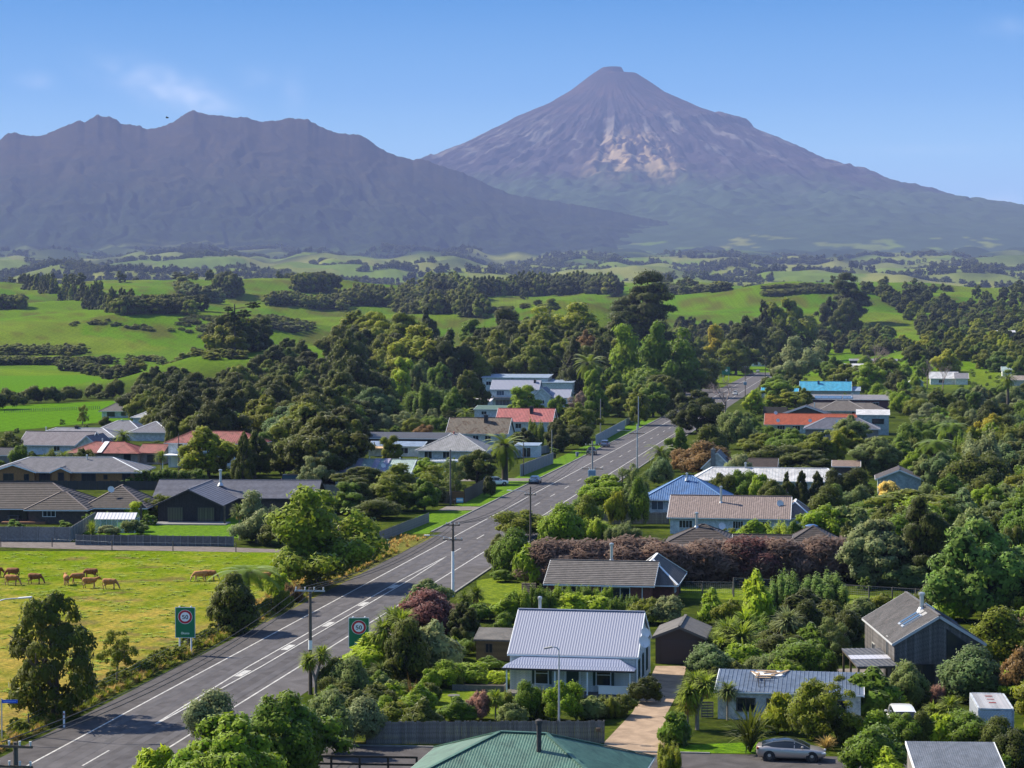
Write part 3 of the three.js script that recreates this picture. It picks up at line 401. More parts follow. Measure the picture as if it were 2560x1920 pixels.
{ // garden shed, little hut, garage
  const s = house('brown timber garden shed with a low grey roof beside the cottage', 1190, 182, [{ x0: 0, x1: 3.9, z0: -2.6, z1: 0, h: 1.85, roof: 'mono', rise: 0.55, over: 0.18, wall: WALL.ply, rm: ROOF.weathered, style: 'plain', trim: M.greyTimber }], { name: 'garden_shed', cat: 'shed' }); windowOn(s, 'f', 0, 1.15, 0.7, 0.6, 0.75, { n: 2, fm: M.timber });
  const bd = []; for (let i = 0; i < 26; i++) bd.push(box(0.08 + i * 0.15, 0.92, 0.008, 0.13, 1.8, 0.02)); mesh('cladding', bd, WALL.ply, s);
  const t = house('tiny dark timber hut under the spiky garden trees', 984, 172.5, [{ x0: 0, x1: 1.9, z0: -1.5, z1: 0, h: 1.45, roof: 'mono', rise: 0.25, over: 0.14, wall: WALL.black, rm: ROOF.weathered, style: 'plain', trim: M.greyTimber }], { name: 'garden_hut', cat: 'hut', turn: -0.45 }); windowOn(t, 'r', 1.9, -0.7, 0.6, 0.5, 0.5, { n: 1, fm: M.timber });
  const r = house('dark brown gabled garage at the end of the tan driveway', 1640, 180, [{ x0: 0, x1: 4.2, z0: -6.5, z1: 0, h: 2.45, roof: 'gz', rise: 0.85, over: 0.25, wall: mat(0.055, 0.035, 0.03), rm: ROOF.weathered, style: 'plain', trim: mat(0.09, 0.08, 0.075) }], { name: 'garage', cat: 'garage' });
  const rd = []; for (let y = 0.12; y < 2.15; y += 0.115) rd.push(box(2.1, y, 0.02, 3.2, 0.095, 0.05)); mesh('roller_door', rd, mat(0.06, 0.04, 0.038), r);
}
{ // barn house of weathered boards
  const g = building('barn_house', 'tall barn shaped house of weathered grey boards with two skylights', 'house', V(31, 0, -167), 0, [{ x0: 0, x1: 7.15, z0: -14, z1: 0, h: 3.9, roof: 'gz', rise: 2.15, over: 0.22, wall: mat(0.12, 0.11, 0.115, { map: WOOD_T, s: 2 }), rm: mat(0.155, 0.145, 0.15, { map: WEAR_T, s: 8, roughness: 0.7 }), style: 'seam', pitch: 0.3, trim: mat(0.40, 0.41, 0.44) }]);
  const R = rng(44), tones = [0.12, 0.15, 0.18, 0.21, 0.135].map((v) => mat(v, v * 0.95, v * 1.02, { map: WOOD_T, s: 1.1 })); const n = 36;
  for (let i = 0; i < n; i++) { const x = 7.15 * (i + 0.5) / n, top = 3.9 + 2.15 * (1 - Math.abs(x - 3.575) / 3.575) - 0.12; mesh('board', box(x, top / 2, 0.012 + 0.006 * R(), 7.15 / n - 0.022, top, 0.03), tones[Math.floor(R() * 5)], g); }
  for (let i = 0; i < 60; i++) mesh('board', box(-0.012 - 0.005 * R(), 1.93, -14 * (i + 0.5) / 60, 0.03, 3.86, 14 / 60 - 0.02), tones[Math.floor(R() * 5)], g);
  const shape = new THREE.Shape(); shape.moveTo(4.15, 2.05); shape.lineTo(6.3, 2.05); shape.lineTo(6.3, 3.55); shape.lineTo(4.15, 5.05); const win = mesh('window', new THREE.ExtrudeGeometry(shape, { depth: 0.05, bevelEnabled: false }).translate(0, 0, 0.04), M.dark, g); mesh('pane', new THREE.ExtrudeGeometry(shape, { depth: 0.02, bevelEnabled: false }).scale(0.94, 0.94, 1).translate(0.31, 0.2, 0.08), M.glass, win);
  windowOn(g, 'f', 0.05, 2.2, 0.1, 2.0, 2.0, { n: 2, fm: M.dark }); windowOn(g, 'l', -0.03, -3.0, 2.3, 0.5, 1.6, { n: 1, fm: mat(0.3, 0.3, 0.3) }); windowOn(g, 'l', -0.03, -9.5, 1.6, 1.2, 0.7, { n: 2, fm: mat(0.3, 0.3, 0.3) });
  const rn = new THREE.Quaternion().setFromAxisAngle(V(0, 0, 1), Math.atan(2.15 / 3.575));
  for (const z of [-3.1, -4.4]) { const sk = mesh('skylight', box(0, 0, 0, 1.9, 0.12, 0.75).applyQuaternion(rn).translate(1.95, 3.9 + 1.95 * 0.6014 + 0.13, z), M.galv, g); mesh('pane', box(0, 0, 0, 1.6, 0.05, 0.55).applyQuaternion(rn).translate(1.93, 3.9 + 1.95 * 0.6014 + 0.22, z), M.glassBlue, sk); mesh('flashing', box(0, 0, 0, 2.3, 0.03, 0.9).applyQuaternion(rn).translate(2.2, 3.9 + 2.2 * 0.6014 + 0.085, z), mat(0.25, 0.25, 0.26), sk); }
  flue(g, 3.2, 5.9, -5.2, 1.15, 0.19); const box2 = mesh('solar_panel', box(0, 0, 0, 2.2, 0.08, 4).applyQuaternion(rn.clone().invert()).translate(5.2, 3.9 + (7.15 - 5.2) * 0.6014 + 0.25, -7), M.glassBlue, g);
}
{ // lean-to carport
  const g = thing('carport', 'low carport with dark roof and pale strip leaning beside the barn house', 'carport', V(27.4, 0, -163.6)); const hi = 2.7, lo = 2.5;
  mesh('roof', roofPlane([V(0, lo, 0), V(3.3, lo, -0.4), V(3.3, hi, -8.2), V(0, hi, -7.8)], 'seam', 0.1, 0.4), ROOF.darkGrey, g); mesh('clear_sheet', slab([V(0.02, lo + 0.11, -3.0), V(3.28, lo + 0.11, -3.3), V(3.28, lo + 0.15, -5.0), V(0.02, lo + 0.15, -4.7)], V(0, -0.03, 0)), mat(0.45, 0.45, 0.52, { roughness: 0.4 }), g);
  for (const [x, z] of [[0.15, -0.2], [3.1, -0.6], [0.15, -4], [3.1, -4.3], [0.15, -7.6], [3.1, -8]]) mesh('post', box(x, lo / 2, z, 0.16, lo, 0.16), M.timber, g); mesh('beam', [beam(V(0.1, lo - 0.12, -0.1), V(3.2, lo - 0.12, -0.5), 0.08, 0.2), beam(V(0.1, lo - 0.12, 0), V(0.1, hi - 0.12, -7.8), 0.08, 0.2)], M.timber, g);
}
{ // long blue iron shed with timber lying on its roof
  const g = house('long low white shed with blue grey iron roof under renovation', 1797, 155, [{ x0: 0, x1: 10.6, z0: -5.3, z1: 0, h: 2.15, roof: 'mono', rise: 0.62, over: 0.25, wall: WALL.white, rm: ROOF.blueGrey, style: 'seam', pitch: 0.32, trim: M.trim }], { name: 'workshop', cat: 'shed' });
  windows(g, 0, [[2.1, 0.7, 1.3, 0.9, 2], [4.4, 0.7, 1.4, 0.9, 2], [8.8, 0.7, 1.4, 0.9, 2]], { fm: M.timber });
  const y = (z) => 2.26 + (-z) * 0.117, p = thing('timber_stack', 'heap of pale timber and white sheet lying on the blue iron roof', 'timber', g.position.clone().add(V(3.35, 2.62, -3.1)), 0.1); const R = rng(3);
  mesh('white_sheet', box(0.9, 0.16, -0.3, 2.2, 0.05, 1.3, 0.1, 0.12), mat(0.7, 0.72, 0.76), p); const pl = mat(0.55, 0.38, 0.24, { map: WOOD_T, s: 1.2 }); for (const [x, z, L, a, w] of [[0.0, 0.1, 1.7, 1.25, 0.18], [-0.1, -0.5, 1.4, 1.7, 0.2], [0.9, -0.9, 1.5, -0.25, 0.2], [1.5, -0.2, 1.3, 0.75, 0.16], [2.2, -0.5, 1.7, 0.95, 0.2], [0.6, 0.45, 1.3, -0.12, 0.2], [0.2, 1.0, 1.2, -0.2, 0.16], [1.1, -0.5, 1.2, 0.3, 0.14]]) mesh('plank', box(x, 0.22 + 0.05 * R() - z * 0.1 - 0.02, z, L, 0.05, w, a, 0.12), pl, p);
}
{ // shipping container and bottom right iron roof
  const o = V((2452 - 1280) / F * 145.5, 0, -145.5), g = thing('shipping_container', 'white steel shipping container with three red marks on its roof', 'container', o, -0.12); const Wc = 2.44, Lc = 6.06, Hc = 2.6, wm = mat(0.56, 0.60, 0.68, { map: WEAR_T, s: 3, roughness: 0.55 });
  const f = []; for (let i = 0; i < 12; i++) f.push(box(Wc * (i + 0.5) / 12, Hc / 2, i % 2 ? -0.03 : 0.0, Wc / 12 + 0.002, Hc - 0.3, 0.08)); const sd = []; for (let i = 0; i < 28; i++) sd.push(box(i % 2 ? 0.03 : 0, Hc / 2, -Lc * (i + 0.5) / 28, 0.08, Hc - 0.3, Lc / 28 + 0.002), box(Wc - (i % 2 ? 0.03 : 0), Hc / 2, -Lc * (i + 0.5) / 28, 0.08, Hc - 0.3, Lc / 28 + 0.002)); const tp = []; for (let i = 0; i < 28; i++) tp.push(box(Wc / 2, Hc - (i % 2 ? 0.05 : 0.02), -Lc * (i + 0.5) / 28, Wc - 0.2, 0.04, Lc / 28 + 0.002));
  mesh('end_wall', f, wm, g); mesh('side_wall', sd, wm, g); mesh('roof', tp, mat(0.58, 0.57, 0.60, { map: WEAR_T, s: 3 }), g); const fr = []; for (const x of [0.06, Wc - 0.06]) for (const z of [-0.06, -Lc + 0.06]) fr.push(box(x, Hc / 2, z, 0.14, Hc, 0.14)); for (const y of [0.08, Hc - 0.05]) { for (const z of [0, -Lc]) fr.push(box(Wc / 2, y, z - 0.0, Wc - 0.3, 0.13, 0.13)); for (const x of [0.04, Wc - 0.04]) fr.push(box(x, y, -Lc / 2, 0.13, 0.13, Lc - 0.3)); } mesh('frame', fr, wm, g);
  for (const z of [-2.2, -3.6, -4.8]) mesh('roof_mark', box(Wc * 0.5, Hc + 0.012, z, 0.5, 0.02, 0.2), mat(0.30, 0.06, 0.05), g);
  const q = V((2273 - 1280) / F * 132, 0, -132); const sh = building('iron_shed', 'low shed whose corrugated iron roof faces the viewer at the corner', 'shed', q, -0.05, [{ x0: 0, x1: 5.4, z0: 0.2, z1: 5.0, h: 1.9, roof: 'mono', rise: 1.05, over: 0.1, wall: WALL.grey, rm: ROOF.iron, style: 'rib', pitch: 0.14, trim: M.trim }]);
}
{ // green roofed house at the bottom edge
  const g = building('house', 'house with a broad green corrugated hip roof and a black flue', 'house', V(-7.1, 0, -120.4), -0.2, [{ x0: 0, x1: 13.4, z0: -12.4, z1: 0, h: 2.5, roof: 'hip', rise: 2.35, over: 0.45, hipK: 0.86, wall: WALL.cream, rm: ROOF.green, style: 'rib', pitch: 0.17, trim: mat(0.55, 0.6, 0.58), cap: ROOF.green }]);
  flue(g, 8.0, 4.0, -4.4, 1.9, 0.15, M.dark);
}
// ---- bungalows behind the paddock
{ const g = house('dark brown bungalow with a ribbed tile hip roof behind the concrete fence', 0, 306, [{ x0: -8, x1: 12.2, z0: -12, z1: 0, h: 2.35, roof: 'hip', rise: 3.0, over: 0.6, wall: WALL.brown, rm: ROOF.tileBrown, style: 'tile', pitch: 0.5, cap: mat(0.16, 0.13, 0.125) }, { x0: 4.6, x1: 12.9, z0: -6, z1: 1.5, h: 2.35, roof: 'hip', rise: 2.0, over: 0.6, wall: WALL.brown, rm: ROOF.tileBrown, style: 'tile', pitch: 0.5, cap: mat(0.16, 0.13, 0.125) }, { x0: 12, x1: 20.8, z0: -12.5, z1: -2.4, h: 2.35, roof: 'hip', rise: 2.6, over: 0.6, wall: WALL.brown, rm: ROOF.tileBrown, style: 'tile', pitch: 0.5, cap: mat(0.16, 0.13, 0.125) }], { turn: -0.04 });
  windows(g, 0, [[2.6, 0.15, 2.6, 2.0, 4]], { fm: M.dark, door: true }); windows(g, 1.5, [[7.6, 1.1, 1.8, 0.9, 3]], { fm: M.trim }); dish(g, 15.4, 4.6, -4.5, 0.5, 0.4); }
{ const g = house('black gabled house with slate blue roof and a steel flue', 388, 319, [{ x0: 0, x1: 24.6, z0: -9.5, z1: 0, h: 2.75, roof: 'gx', rise: 2.2, over: 0.5, wall: WALL.brown, rm: ROOF.slate, style: 'tile', pitch: 0.38, trim: M.dark }, { x0: 3.1, x1: 12.4, z0: -5, z1: 12.5, h: 2.75, roof: 'gz', rise: 2.15, over: 0.55, wall: WALL.black, rm: ROOF.slate, style: 'tile', pitch: 0.38, trim: M.dark }], { turn: -0.05 });
  windows(g, 12.5, [[5.7, 0.1, 2.2, 2.1, 2], [10.3, 0.1, 2.4, 2.1, 3]], { fm: M.dark, door: true, gm: mat(0.10, 0.10, 0.075, { roughness: 0.12 }) }); flue(g, 9.6, 4.6, -2.5, 2.0, 0.2);
  const bt = []; for (let x = 3.3; x < 12.3; x += 0.4) { const top = 2.75 + 2.15 * (1 - Math.abs(x - 7.75) / 4.65) - 0.25; bt.push(box(x, top / 2, 12.53, 0.06, top, 0.05)); } mesh('batten', bt, WALL.black, g);
  mesh('patio', [box(7.5, 0.08, 14.6, 13, 0.16, 4.0), box(0.4, 0.08, 12.5, 4, 0.16, 6)], M.concrete, g); for (const x of [1.2, 13.6]) mesh('post', box(x, 1.35, 15.2, 0.25, 2.7, 0.25), WALL.brown, g); }
{ const g = house('long orange brick bungalow with a grey hip roof and two small gables', -30, 379, [{ x0: 0, x1: 27.6, z0: -12, z1: 0, h: 2.35, roof: 'hip', rise: 2.05, over: 0.7, wall: WALL.brickOrange, rm: ROOF.grey, style: 'tile', pitch: 0.45, cap: M.trim }, { x0: 1.0, x1: 8.6, z0: -4, z1: 1.0, h: 2.35, roof: 'gz', rise: 1.25, over: 0.5, wall: WALL.brickOrange, rm: ROOF.grey, style: 'tile', pitch: 0.45 }, { x0: 12.0, x1: 15.2, z0: -3, z1: 1.2, h: 2.35, roof: 'gz', rise: 0.7, over: 0.4, wall: WALL.brickOrange, rm: ROOF.grey, style: 'tile', pitch: 0.45 }], { turn: -0.02 });
  windows(g, 1.0, [[3.9, 0.3, 1.8, 1.6, 2], [7.2, 0.5, 0.8, 1.3, 1]], { fm: M.dark }); windows(g, 0, [[10.3, 0.5, 1.9, 1.4, 3], [18.4, 0.4, 2.5, 1.5, 3], [21.5, 0.9, 0.6, 0.7, 1], [25.3, 0.1, 1.4, 2.0, 2]], { fm: M.dark }); windows(g, 1.2, [[13.6, 0.1, 1.0, 2.0, 1]], { fm: M.dark, door: true }); flue(g, 17, 3.8, -5, 1.0, 0.13); }
{ const g = house('long low house with a dull red roof split by a white strip', 168, 431, [{ x0: 0, x1: 15.2, z0: -9, z1: 0, h: 2.5, roof: 'hip', rise: 1.9, over: 0.5, wall: WALL.grey, rm: ROOF.dullRed, style: 'rib', pitch: 0.4, cap: ROOF.dullRed, trim: M.dark }, { x0: 15, x1: 20, z0: -8, z1: -1.8, h: 2.5, roof: 'gx', rise: 1.5, over: 0.4, wall: WALL.grey, rm: ROOF.dullRed, style: 'rib', pitch: 0.4, trim: M.dark }]);
  mesh('white_strip', roofPlane([V(6.6, 2.46, 0.62), V(7.6, 2.46, 0.62), V(7.6, 4.46, -4.1), V(6.6, 4.46, -4.1)].map((p) => p.add(V(0, 0.08, 0))), 'plain', 0.05), M.trim, g); windows(g, 0, [[13, 0.1, 1.4, 2, 1], [4, 0.9, 2, 1, 3]], { fm: M.dark }); windows(g, -1.8, [[17.5, 0.5, 1.6, 1.4, 2]], { fm: M.dark }); flue(g, 6, 4.3, -4.3, 0.6, 0.12); }
{ const g = house('white walled house with a plum grey gable roof behind the red roofed house', 62, 462, [{ x0: -1, x1: 14.4, z0: -9, z1: 0, h: 2.4, roof: 'gx', rise: 2.5, over: 0.6, wall: WALL.paleBlue, rm: mat(0.185, 0.165, 0.20, { map: WEAR_T, s: 6 }), style: 'rib', pitch: 0.4 }, { x0: 12.5, x1: 17, z0: -9, z1: 0.6, h: 2.4, roof: 'gz', rise: 1.9, over: 0.5, wall: WALL.pale, rm: mat(0.185, 0.165, 0.20, { map: WEAR_T, s: 6 }), style: 'rib', pitch: 0.4 }]); windows(g, 0, [[7.4, 0.8, 1.4, 1.1, 2]]); }
{ const g = house('wide grey roofed house with a dark chimney beside the bright field', 78, 492, [{ x0: 0, x1: 20.5, z0: -9, z1: 0, h: 2.4, roof: 'hip', rise: 1.75, over: 0.5, wall: WALL.grey, rm: mat(0.23, 0.23, 0.27, { map: WEAR_T, s: 6 }), style: 'rib', pitch: 0.45, cap: M.trim }]); chimney(g, 9.6, 3.6, -4.4, 0.8, 1.0, M.dark); flue(g, 2, 3.2, -4, 1.0, 0.14); }
{ const g = house('slate blue hip roofed house between the plum roof and pale roof', 236, 516, [{ x0: 0, x1: 12, z0: -9, z1: 0, h: 2.4, roof: 'hip', rise: 2.3, over: 0.6, wall: WALL.white, rm: ROOF.slate, style: 'rib', pitch: 0.45, cap: M.trim }, { x0: 10, x1: 19.6, z0: -8, z1: 1.4, h: 2.4, roof: 'hip', rise: 2.2, over: 0.6, wall: WALL.white, rm: ROOF.slate, style: 'rib', pitch: 0.45, cap: M.trim }]); windows(g, 0, [[8, 0.8, 2, 1.2, 2]]); flue(g, 5.5, 4.3, -4.3, 0.5, 0.12); }
{ const g = house('house with pale grey pyramid roof lit along one edge', 332, 588, [{ x0: 0, x1: 15, z0: -12, z1: 0, h: 2.5, roof: 'hip', rise: 2.6, over: 0.6, wall: WALL.paleBlue, rm: mat(0.40, 0.41, 0.42, { map: WEAR_T, s: 6 }), style: 'rib', pitch: 0.5, cap: M.trim }, { x0: 9, x1: 19, z0: -4, z1: 2.4, h: 2.3, roof: 'gx', rise: 0.9, over: 0.4, wall: WALL.paleBlue, rm: ROOF.paleBlue, style: 'plain' }]); windows(g, 0, [[3, 0.8, 2, 1.2, 2]]); }
{ const g = house('house with a dark charcoal hip roof at the edge of the wood', 456, 606, [{ x0: 0, x1: 12.4, z0: -11, z1: 0, h: 2.5, roof: 'hip', rise: 2.7, over: 0.6, wall: WALL.pale, rm: mat(0.085, 0.065, 0.068, { map: WEAR_T, s: 6 }), style: 'rib', pitch: 0.5, cap: mat(0.3, 0.28, 0.3) }]); windows(g, 0, [[8, 0.7, 2, 1.3, 2]]); flue(g, 4.6, 4.3, -5.2, 0.9, 0.2, M.dark); }
{ const g = house('small white house with dark roof standing alone by the bright field', 254, 634, [{ x0: 0, x1: 12, z0: -10, z1: 0, h: 2.5, roof: 'hip', rise: 2.9, over: 0.8, wall: WALL.white, rm: ROOF.charcoal, style: 'rib', pitch: 0.5 }]); windows(g, 0, [[2.9, 0.5, 2.4, 1.6, 3], [7, 0.8, 1.4, 1.2, 2]], { fm: M.dark }); }
{ const g = house('two storey white house with red roof half hidden by the olive tree', 420, 421, [{ x0: 0, x1: 18.6, z0: -8, z1: 0, h: 5.3, roof: 'hip', rise: 1.9, over: 0.7, wall: WALL.paleBlue, rm: ROOF.dullRed, style: 'rib', pitch: 0.45 }]); windows(g, 0, [[2.5, 3.6, 1.1, 1.4, 1], [2.5, 0.7, 2, 1.3, 2]]); mesh('carport_roof', box(2.4, 2.75, 2.4, 4.6, 0.16, 4.4), M.trim, g); for (const x of [0.3, 4.5]) mesh('post', box(x, 1.35, 4.4, 0.14, 2.7, 0.14), M.trim, g); mesh('garage_door', box(2.4, 1.2, 0.05, 3.6, 2.2, 0.08), M.trim, g); }
{ const g = house('dark roofed shed edge beside the orange brick bungalow', -20, 425, [{ x0: -6, x1: 4, z0: -8, z1: 0, h: 2.3, roof: 'gx', rise: 1.2, over: 0.3, wall: WALL.grey, rm: ROOF.charcoal, style: 'rib', pitch: 0.4 }], { name: 'shed', cat: 'shed' }); }
// ---- middle of the town
{ const g = house('house with a streaky pale green iron roof and a blue window', 838, 376, [{ x0: 0, x1: 13.6, z0: -9.5, z1: 0, h: 2.45, roof: 'gx', rise: 2.0, over: 0.5, wall: WALL.blue, rm: ROOF.mint, style: 'rib', pitch: 0.35 }]); windows(g, 0, [[1.4, 0.5, 2.6, 1.5, 3], [6, 0.7, 2, 1.3, 2]], { gm: M.glassBlue }); flue(g, 5.2, 4.2, -4.7, 0.5, 0.12); flue(g, 11.0, 4.2, -4.7, 0.4, 0.1); dish(g, 8.6, 3.5, -1.4, 0.45, 0.5);
  const st = []; for (const x of [1, 3.2, 6.4, 8.2]) st.push(roofPlane([V(x, 2.32, 0.5), V(x + 1.1, 2.32, 0.5), V(x + 1.1, 4.50, -4.70), V(x, 4.50, -4.70)].map((p) => p.add(V(0, 0.14, 0.02))), 'plain', 0.02)); mesh('lilac_sheet', st, mat(0.36, 0.33, 0.46, { map: WEAR_T, s: 5 }), g); }
{ const g = house('long dark flat roofed building behind the pyramid roofed house', 889, 474, [{ x0: 0, x1: 20.4, z0: -7, z1: 0, h: 3.0, roof: 'mono', rise: 0.9, over: 0.4, wall: WALL.black, rm: ROOF.darkGrey, style: 'seam', pitch: 0.6 }], { name: 'long_building', cat: 'building' }); windows(g, 0, [[4, 0.8, 3, 1.2, 3], [12, 0.8, 3, 1.2, 3]], { fm: M.dark }); }
{ const g = house('small pale cottage with blue lean-to roof and brown awning', 921, 456, [{ x0: 0, x1: 12, z0: -4, z1: 0, h: 2.3, roof: 'mono', rise: 0.7, over: 0.3, wall: WALL.pale, rm: ROOF.paleBlue, style: 'seam', pitch: 0.5 }]); mesh('awning', roofPlane([V(-0.4, 1.9, 2.2), V(4.2, 1.9, 2.2), V(4.2, 2.25, 0.1), V(-0.4, 2.25, 0.1)], 'plain', 0.06), mat(0.45, 0.30, 0.16), g); windows(g, 0, [[8, 0.7, 1.8, 1.2, 2]]); }
{ const g = house('white house under a grey pyramid iron roof behind the street palm', 1046, 440, [{ x0: 0, x1: 14, z0: -13, z1: 0, h: 2.5, roof: 'hip', rise: 3.1, over: 0.6, wall: WALL.white, rm: mat(0.27, 0.275, 0.30, { map: WEAR_T, s: 6 }), style: 'rib', pitch: 0.4, cap: mat(0.38, 0.39, 0.41) }]); windows(g, 0, [[2.1, 0.6, 1.6, 1.5, 2], [6, 0.7, 1.4, 1.3, 2]]); flue(g, 6.5, 5.3, -6, 0.5, 0.14, mat(0.3, 0.06, 0.05)); }
{ const g = house('tall white house with a mossy brown gable roof and dark chimney', 1118, 500, [{ x0: 0, x1: 14.6, z0: -10, z1: 0, h: 2.8, roof: 'gx', rise: 3.4, over: 0.4, wall: WALL.pale, rm: ROOF.brown, style: 'rib', pitch: 0.35 }]); chimney(g, 8.9, 5.0, -3.6, 0.9, 1.9, M.dark); windows(g, 0, [[7, 0.9, 1.4, 1.2, 2], [10, 0.9, 1.4, 1.2, 2]]); windowOn(g, 'r', 14.6, -5, 3.2, 1.1, 1.3, { n: 2 }); }
{ const g = house('house with a bright red gable roof and a dark chimney', 1241, 558, [{ x0: 0, x1: 15, z0: -10, z1: 0, h: 2.8, roof: 'gx', rise: 3.2, over: 0.4, wall: WALL.pale, rm: ROOF.red, style: 'rib', pitch: 0.4 }]); chimney(g, 9.1, 4.3, -3.2, 0.9, 2.3, M.dark); windowOn(g, 'r', 15, -5, 1.0, 1.4, 1.4, { n: 2 }); windows(g, 0, [[6, 0.9, 1.6, 1.2, 2]]); }
{ const g = house('two storey pale house with a lilac roof and a balcony', 1228, 716, [{ x0: 0, x1: 16.4, z0: -9, z1: 0, h: 6.2, roof: 'gx', rise: 3.0, over: 0.4, wall: WALL.paleBlue, rm: ROOF.lilac, style: 'rib', pitch: 0.45 }, { x0: 15, x1: 20.8, z0: -10, z1: 1.0, h: 4.1, roof: 'gz', rise: 2.6, over: 0.4, wall: WALL.paleBlue, rm: ROOF.blueGrey, style: 'rib', pitch: 0.45 }, { x0: 20.4, x1: 27, z0: -10, z1: -1, h: 3.4, roof: 'gx', rise: 2.6, over: 0.4, wall: WALL.paleBlue, rm: ROOF.lilac, style: 'rib', pitch: 0.45 }]);
  windows(g, 0, [[3.2, 4.0, 2.6, 1.5, 3], [9, 4.1, 1.2, 1.3, 1], [4, 0.5, 5, 1.8, 4]], { gm: M.glassBlue }); chimney(g, 14.8, 7.2, -3.2, 0.7, 2.0, M.dark); mesh('balcony', [box(5.2, 2.9, 1.0, 10.6, 0.9, 2.0)], WALL.grey, g); for (const x of [0.2, 5, 10]) mesh('post', box(x, 1.2, 1.9, 0.2, 2.4, 0.2), M.dark, g); windowOn(g, 'f', 1.0, 18, 1.2, 1.4, 1.2, { n: 2 }); }
{ const g = house('long hall with a flat pale blue roof behind the lilac roofed house', 1206, 815, [{ x0: 0, x1: 26, z0: -12, z1: 0, h: 6.4, roof: 'mono', rise: 1.0, over: 0.4, wall: WALL.pale, rm: ROOF.paleBlue, style: 'plain' }, { x0: 24, x1: 36, z0: -10, z1: 2, h: 4.6, roof: 'mono', rise: 1.0, over: 0.4, wall: WALL.pale, rm: ROOF.paleBlue, style: 'plain' }], { name: 'hall', cat: 'hall' }); windows(g, 0, [[3, 3.4, 3, 1.4, 3], [8, 3.4, 3, 1.4, 3]]); }
{ const g = house('little white building with pale hip roof among the trees', 1104, 850, [{ x0: 0, x1: 6.8, z0: -6, z1: 0, h: 4.2, roof: 'hip', rise: 1.8, over: 0.5, wall: WALL.white, rm: ROOF.paleBlue, style: 'plain' }], { cat: 'building', name: 'white_building' }); windows(g, 0, [[2.2, 2.2, 1.1, 1.2, 1]]); }
{ const g = house('low white building with a dark green roof behind the red roof', 1186, 640, [{ x0: 0, x1: 11.6, z0: -7, z1: 0, h: 2.4, roof: 'mono', rise: 0.9, over: 0.3, wall: WALL.white, rm: ROOF.darkGreen, style: 'plain' }], { cat: 'building', name: 'green_roof_building' }); windows(g, 0, [[3, 0.8, 1.6, 1.0, 2]]); }
{ const g = house('white shed with three dark windows and a pale pink roof', 1166, 690, [{ x0: 0, x1: 8, z0: -5, z1: 0, h: 2.9, roof: 'mono', rise: 0.7, over: 0.2, wall: WALL.white, rm: mat(0.5, 0.45, 0.47), style: 'plain' }], { cat: 'shed', name: 'shed' }); windows(g, 0, [[1.6, 1.2, 1.2, 1.0, 1], [4.4, 1.3, 1.2, 1.0, 1], [6.7, 1.3, 0.9, 1.0, 1]], { fm: M.dark }); }
{ const g = house('pale blue shed beside the street palm and block wall', 1288, 452, [{ x0: 0, x1: 5, z0: -5, z1: 0, h: 2.6, roof: 'mono', rise: 0.3, over: 0.15, wall: WALL.paleBlue, rm: ROOF.paleBlue, style: 'plain' }], { cat: 'shed', name: 'shed' }); windows(g, 0, [[2.5, 0.1, 1.8, 2.0, 2]]); }
{ const g = thing('pergola', 'long white raftered pergola roof beside the grey pyramid roof', 'pergola', byPix(1024, 398), GRID); const n = 26; mesh('beam', [beam(V(0, 2.5, 0), V(12.4, 2.5, -7.5), 0.12, 0.22), beam(V(1, 2.7, -2.4), V(12.4, 2.7, -10), 0.12, 0.22)], M.trim, g); for (let i = 0; i < n; i++) { const t = i / (n - 1), a = V(12.4 * t, 2.62, -7.5 * t); mesh('rafter', beam(a, a.clone().add(V(0.9, 0.2, -2.4)), 0.07, 0.16), M.trim, g); } for (const t of [0, 0.5, 1]) mesh('post', box(12.4 * t, 1.25, -7.5 * t, 0.14, 2.5, 0.14), M.trim, g); }
// ---- right of the road
{ const g = house('house with a broad blue hip roof and pale blue walls', 1612, 320, [{ x0: 0, x1: 12.4, z0: -11, z1: 0, h: 2.5, roof: 'hip', rise: 3.0, over: 0.6, wall: WALL.paleBlue, rm: ROOF.blue, style: 'rib', pitch: 0.35, cap: mat(0.13, 0.26, 0.5) }]); flue(g, 6.2, 5.2, -4.2, 0.7, 0.14); windows(g, 0, [[2, 0.7, 1.8, 1.3, 2], [6, 0.7, 1.8, 1.3, 2]], { gm: M.glassBlue }); }
{ const g = house('white walled house with a worn pink brown iron roof', 1676, 290, [{ x0: 0, x1: 16.4, z0: -10, z1: 0, h: 2.5, roof: 'gx', rise: 2.5, over: 0.4, wall: WALL.paleBlue, rm: ROOF.pink, style: 'rib', pitch: 0.3 }, { x0: 15, x1: 19.4, z0: -13, z1: -4, h: 2.4, roof: 'hip', rise: 1.7, over: 0.4, wall: WALL.paleBlue, rm: ROOF.pink, style: 'rib', pitch: 0.3, cap: M.trim }]); flue(g, 6.9, 4.2, -3.4, 2.1, 0.15); dish(g, 15.2, 4.2, -2.9, 0.5, 0.4); windows(g, 0, [[2.2, 0.9, 1.8, 1.0, 4], [9.5, 0.9, 1.4, 1.0, 4], [13.2, 0.9, 1.4, 1.0, 4]]); windowOn(g, 'r', 16.4, -5, 1, 1.1, 1.3, { n: 2 }); }
{ const g = house('low white house with a long white ribbed roof behind the clipped hedge', 1734, 360, [{ x0: 0, x1: 26, z0: -9, z1: 0, h: 2.3, roof: 'hip', rise: 1.75, over: 0.5, hipK: 0.7, wall: WALL.white, rm: ROOF.white, style: 'seam', pitch: 0.55, cap: M.trim }]); windows(g, 0, [[2, 0.8, 1.6, 1.1, 2], [6, 0.8, 1.6, 1.1, 2]]); flue(g, 8.8, 3.9, -4.4, 0.9, 0.16); }
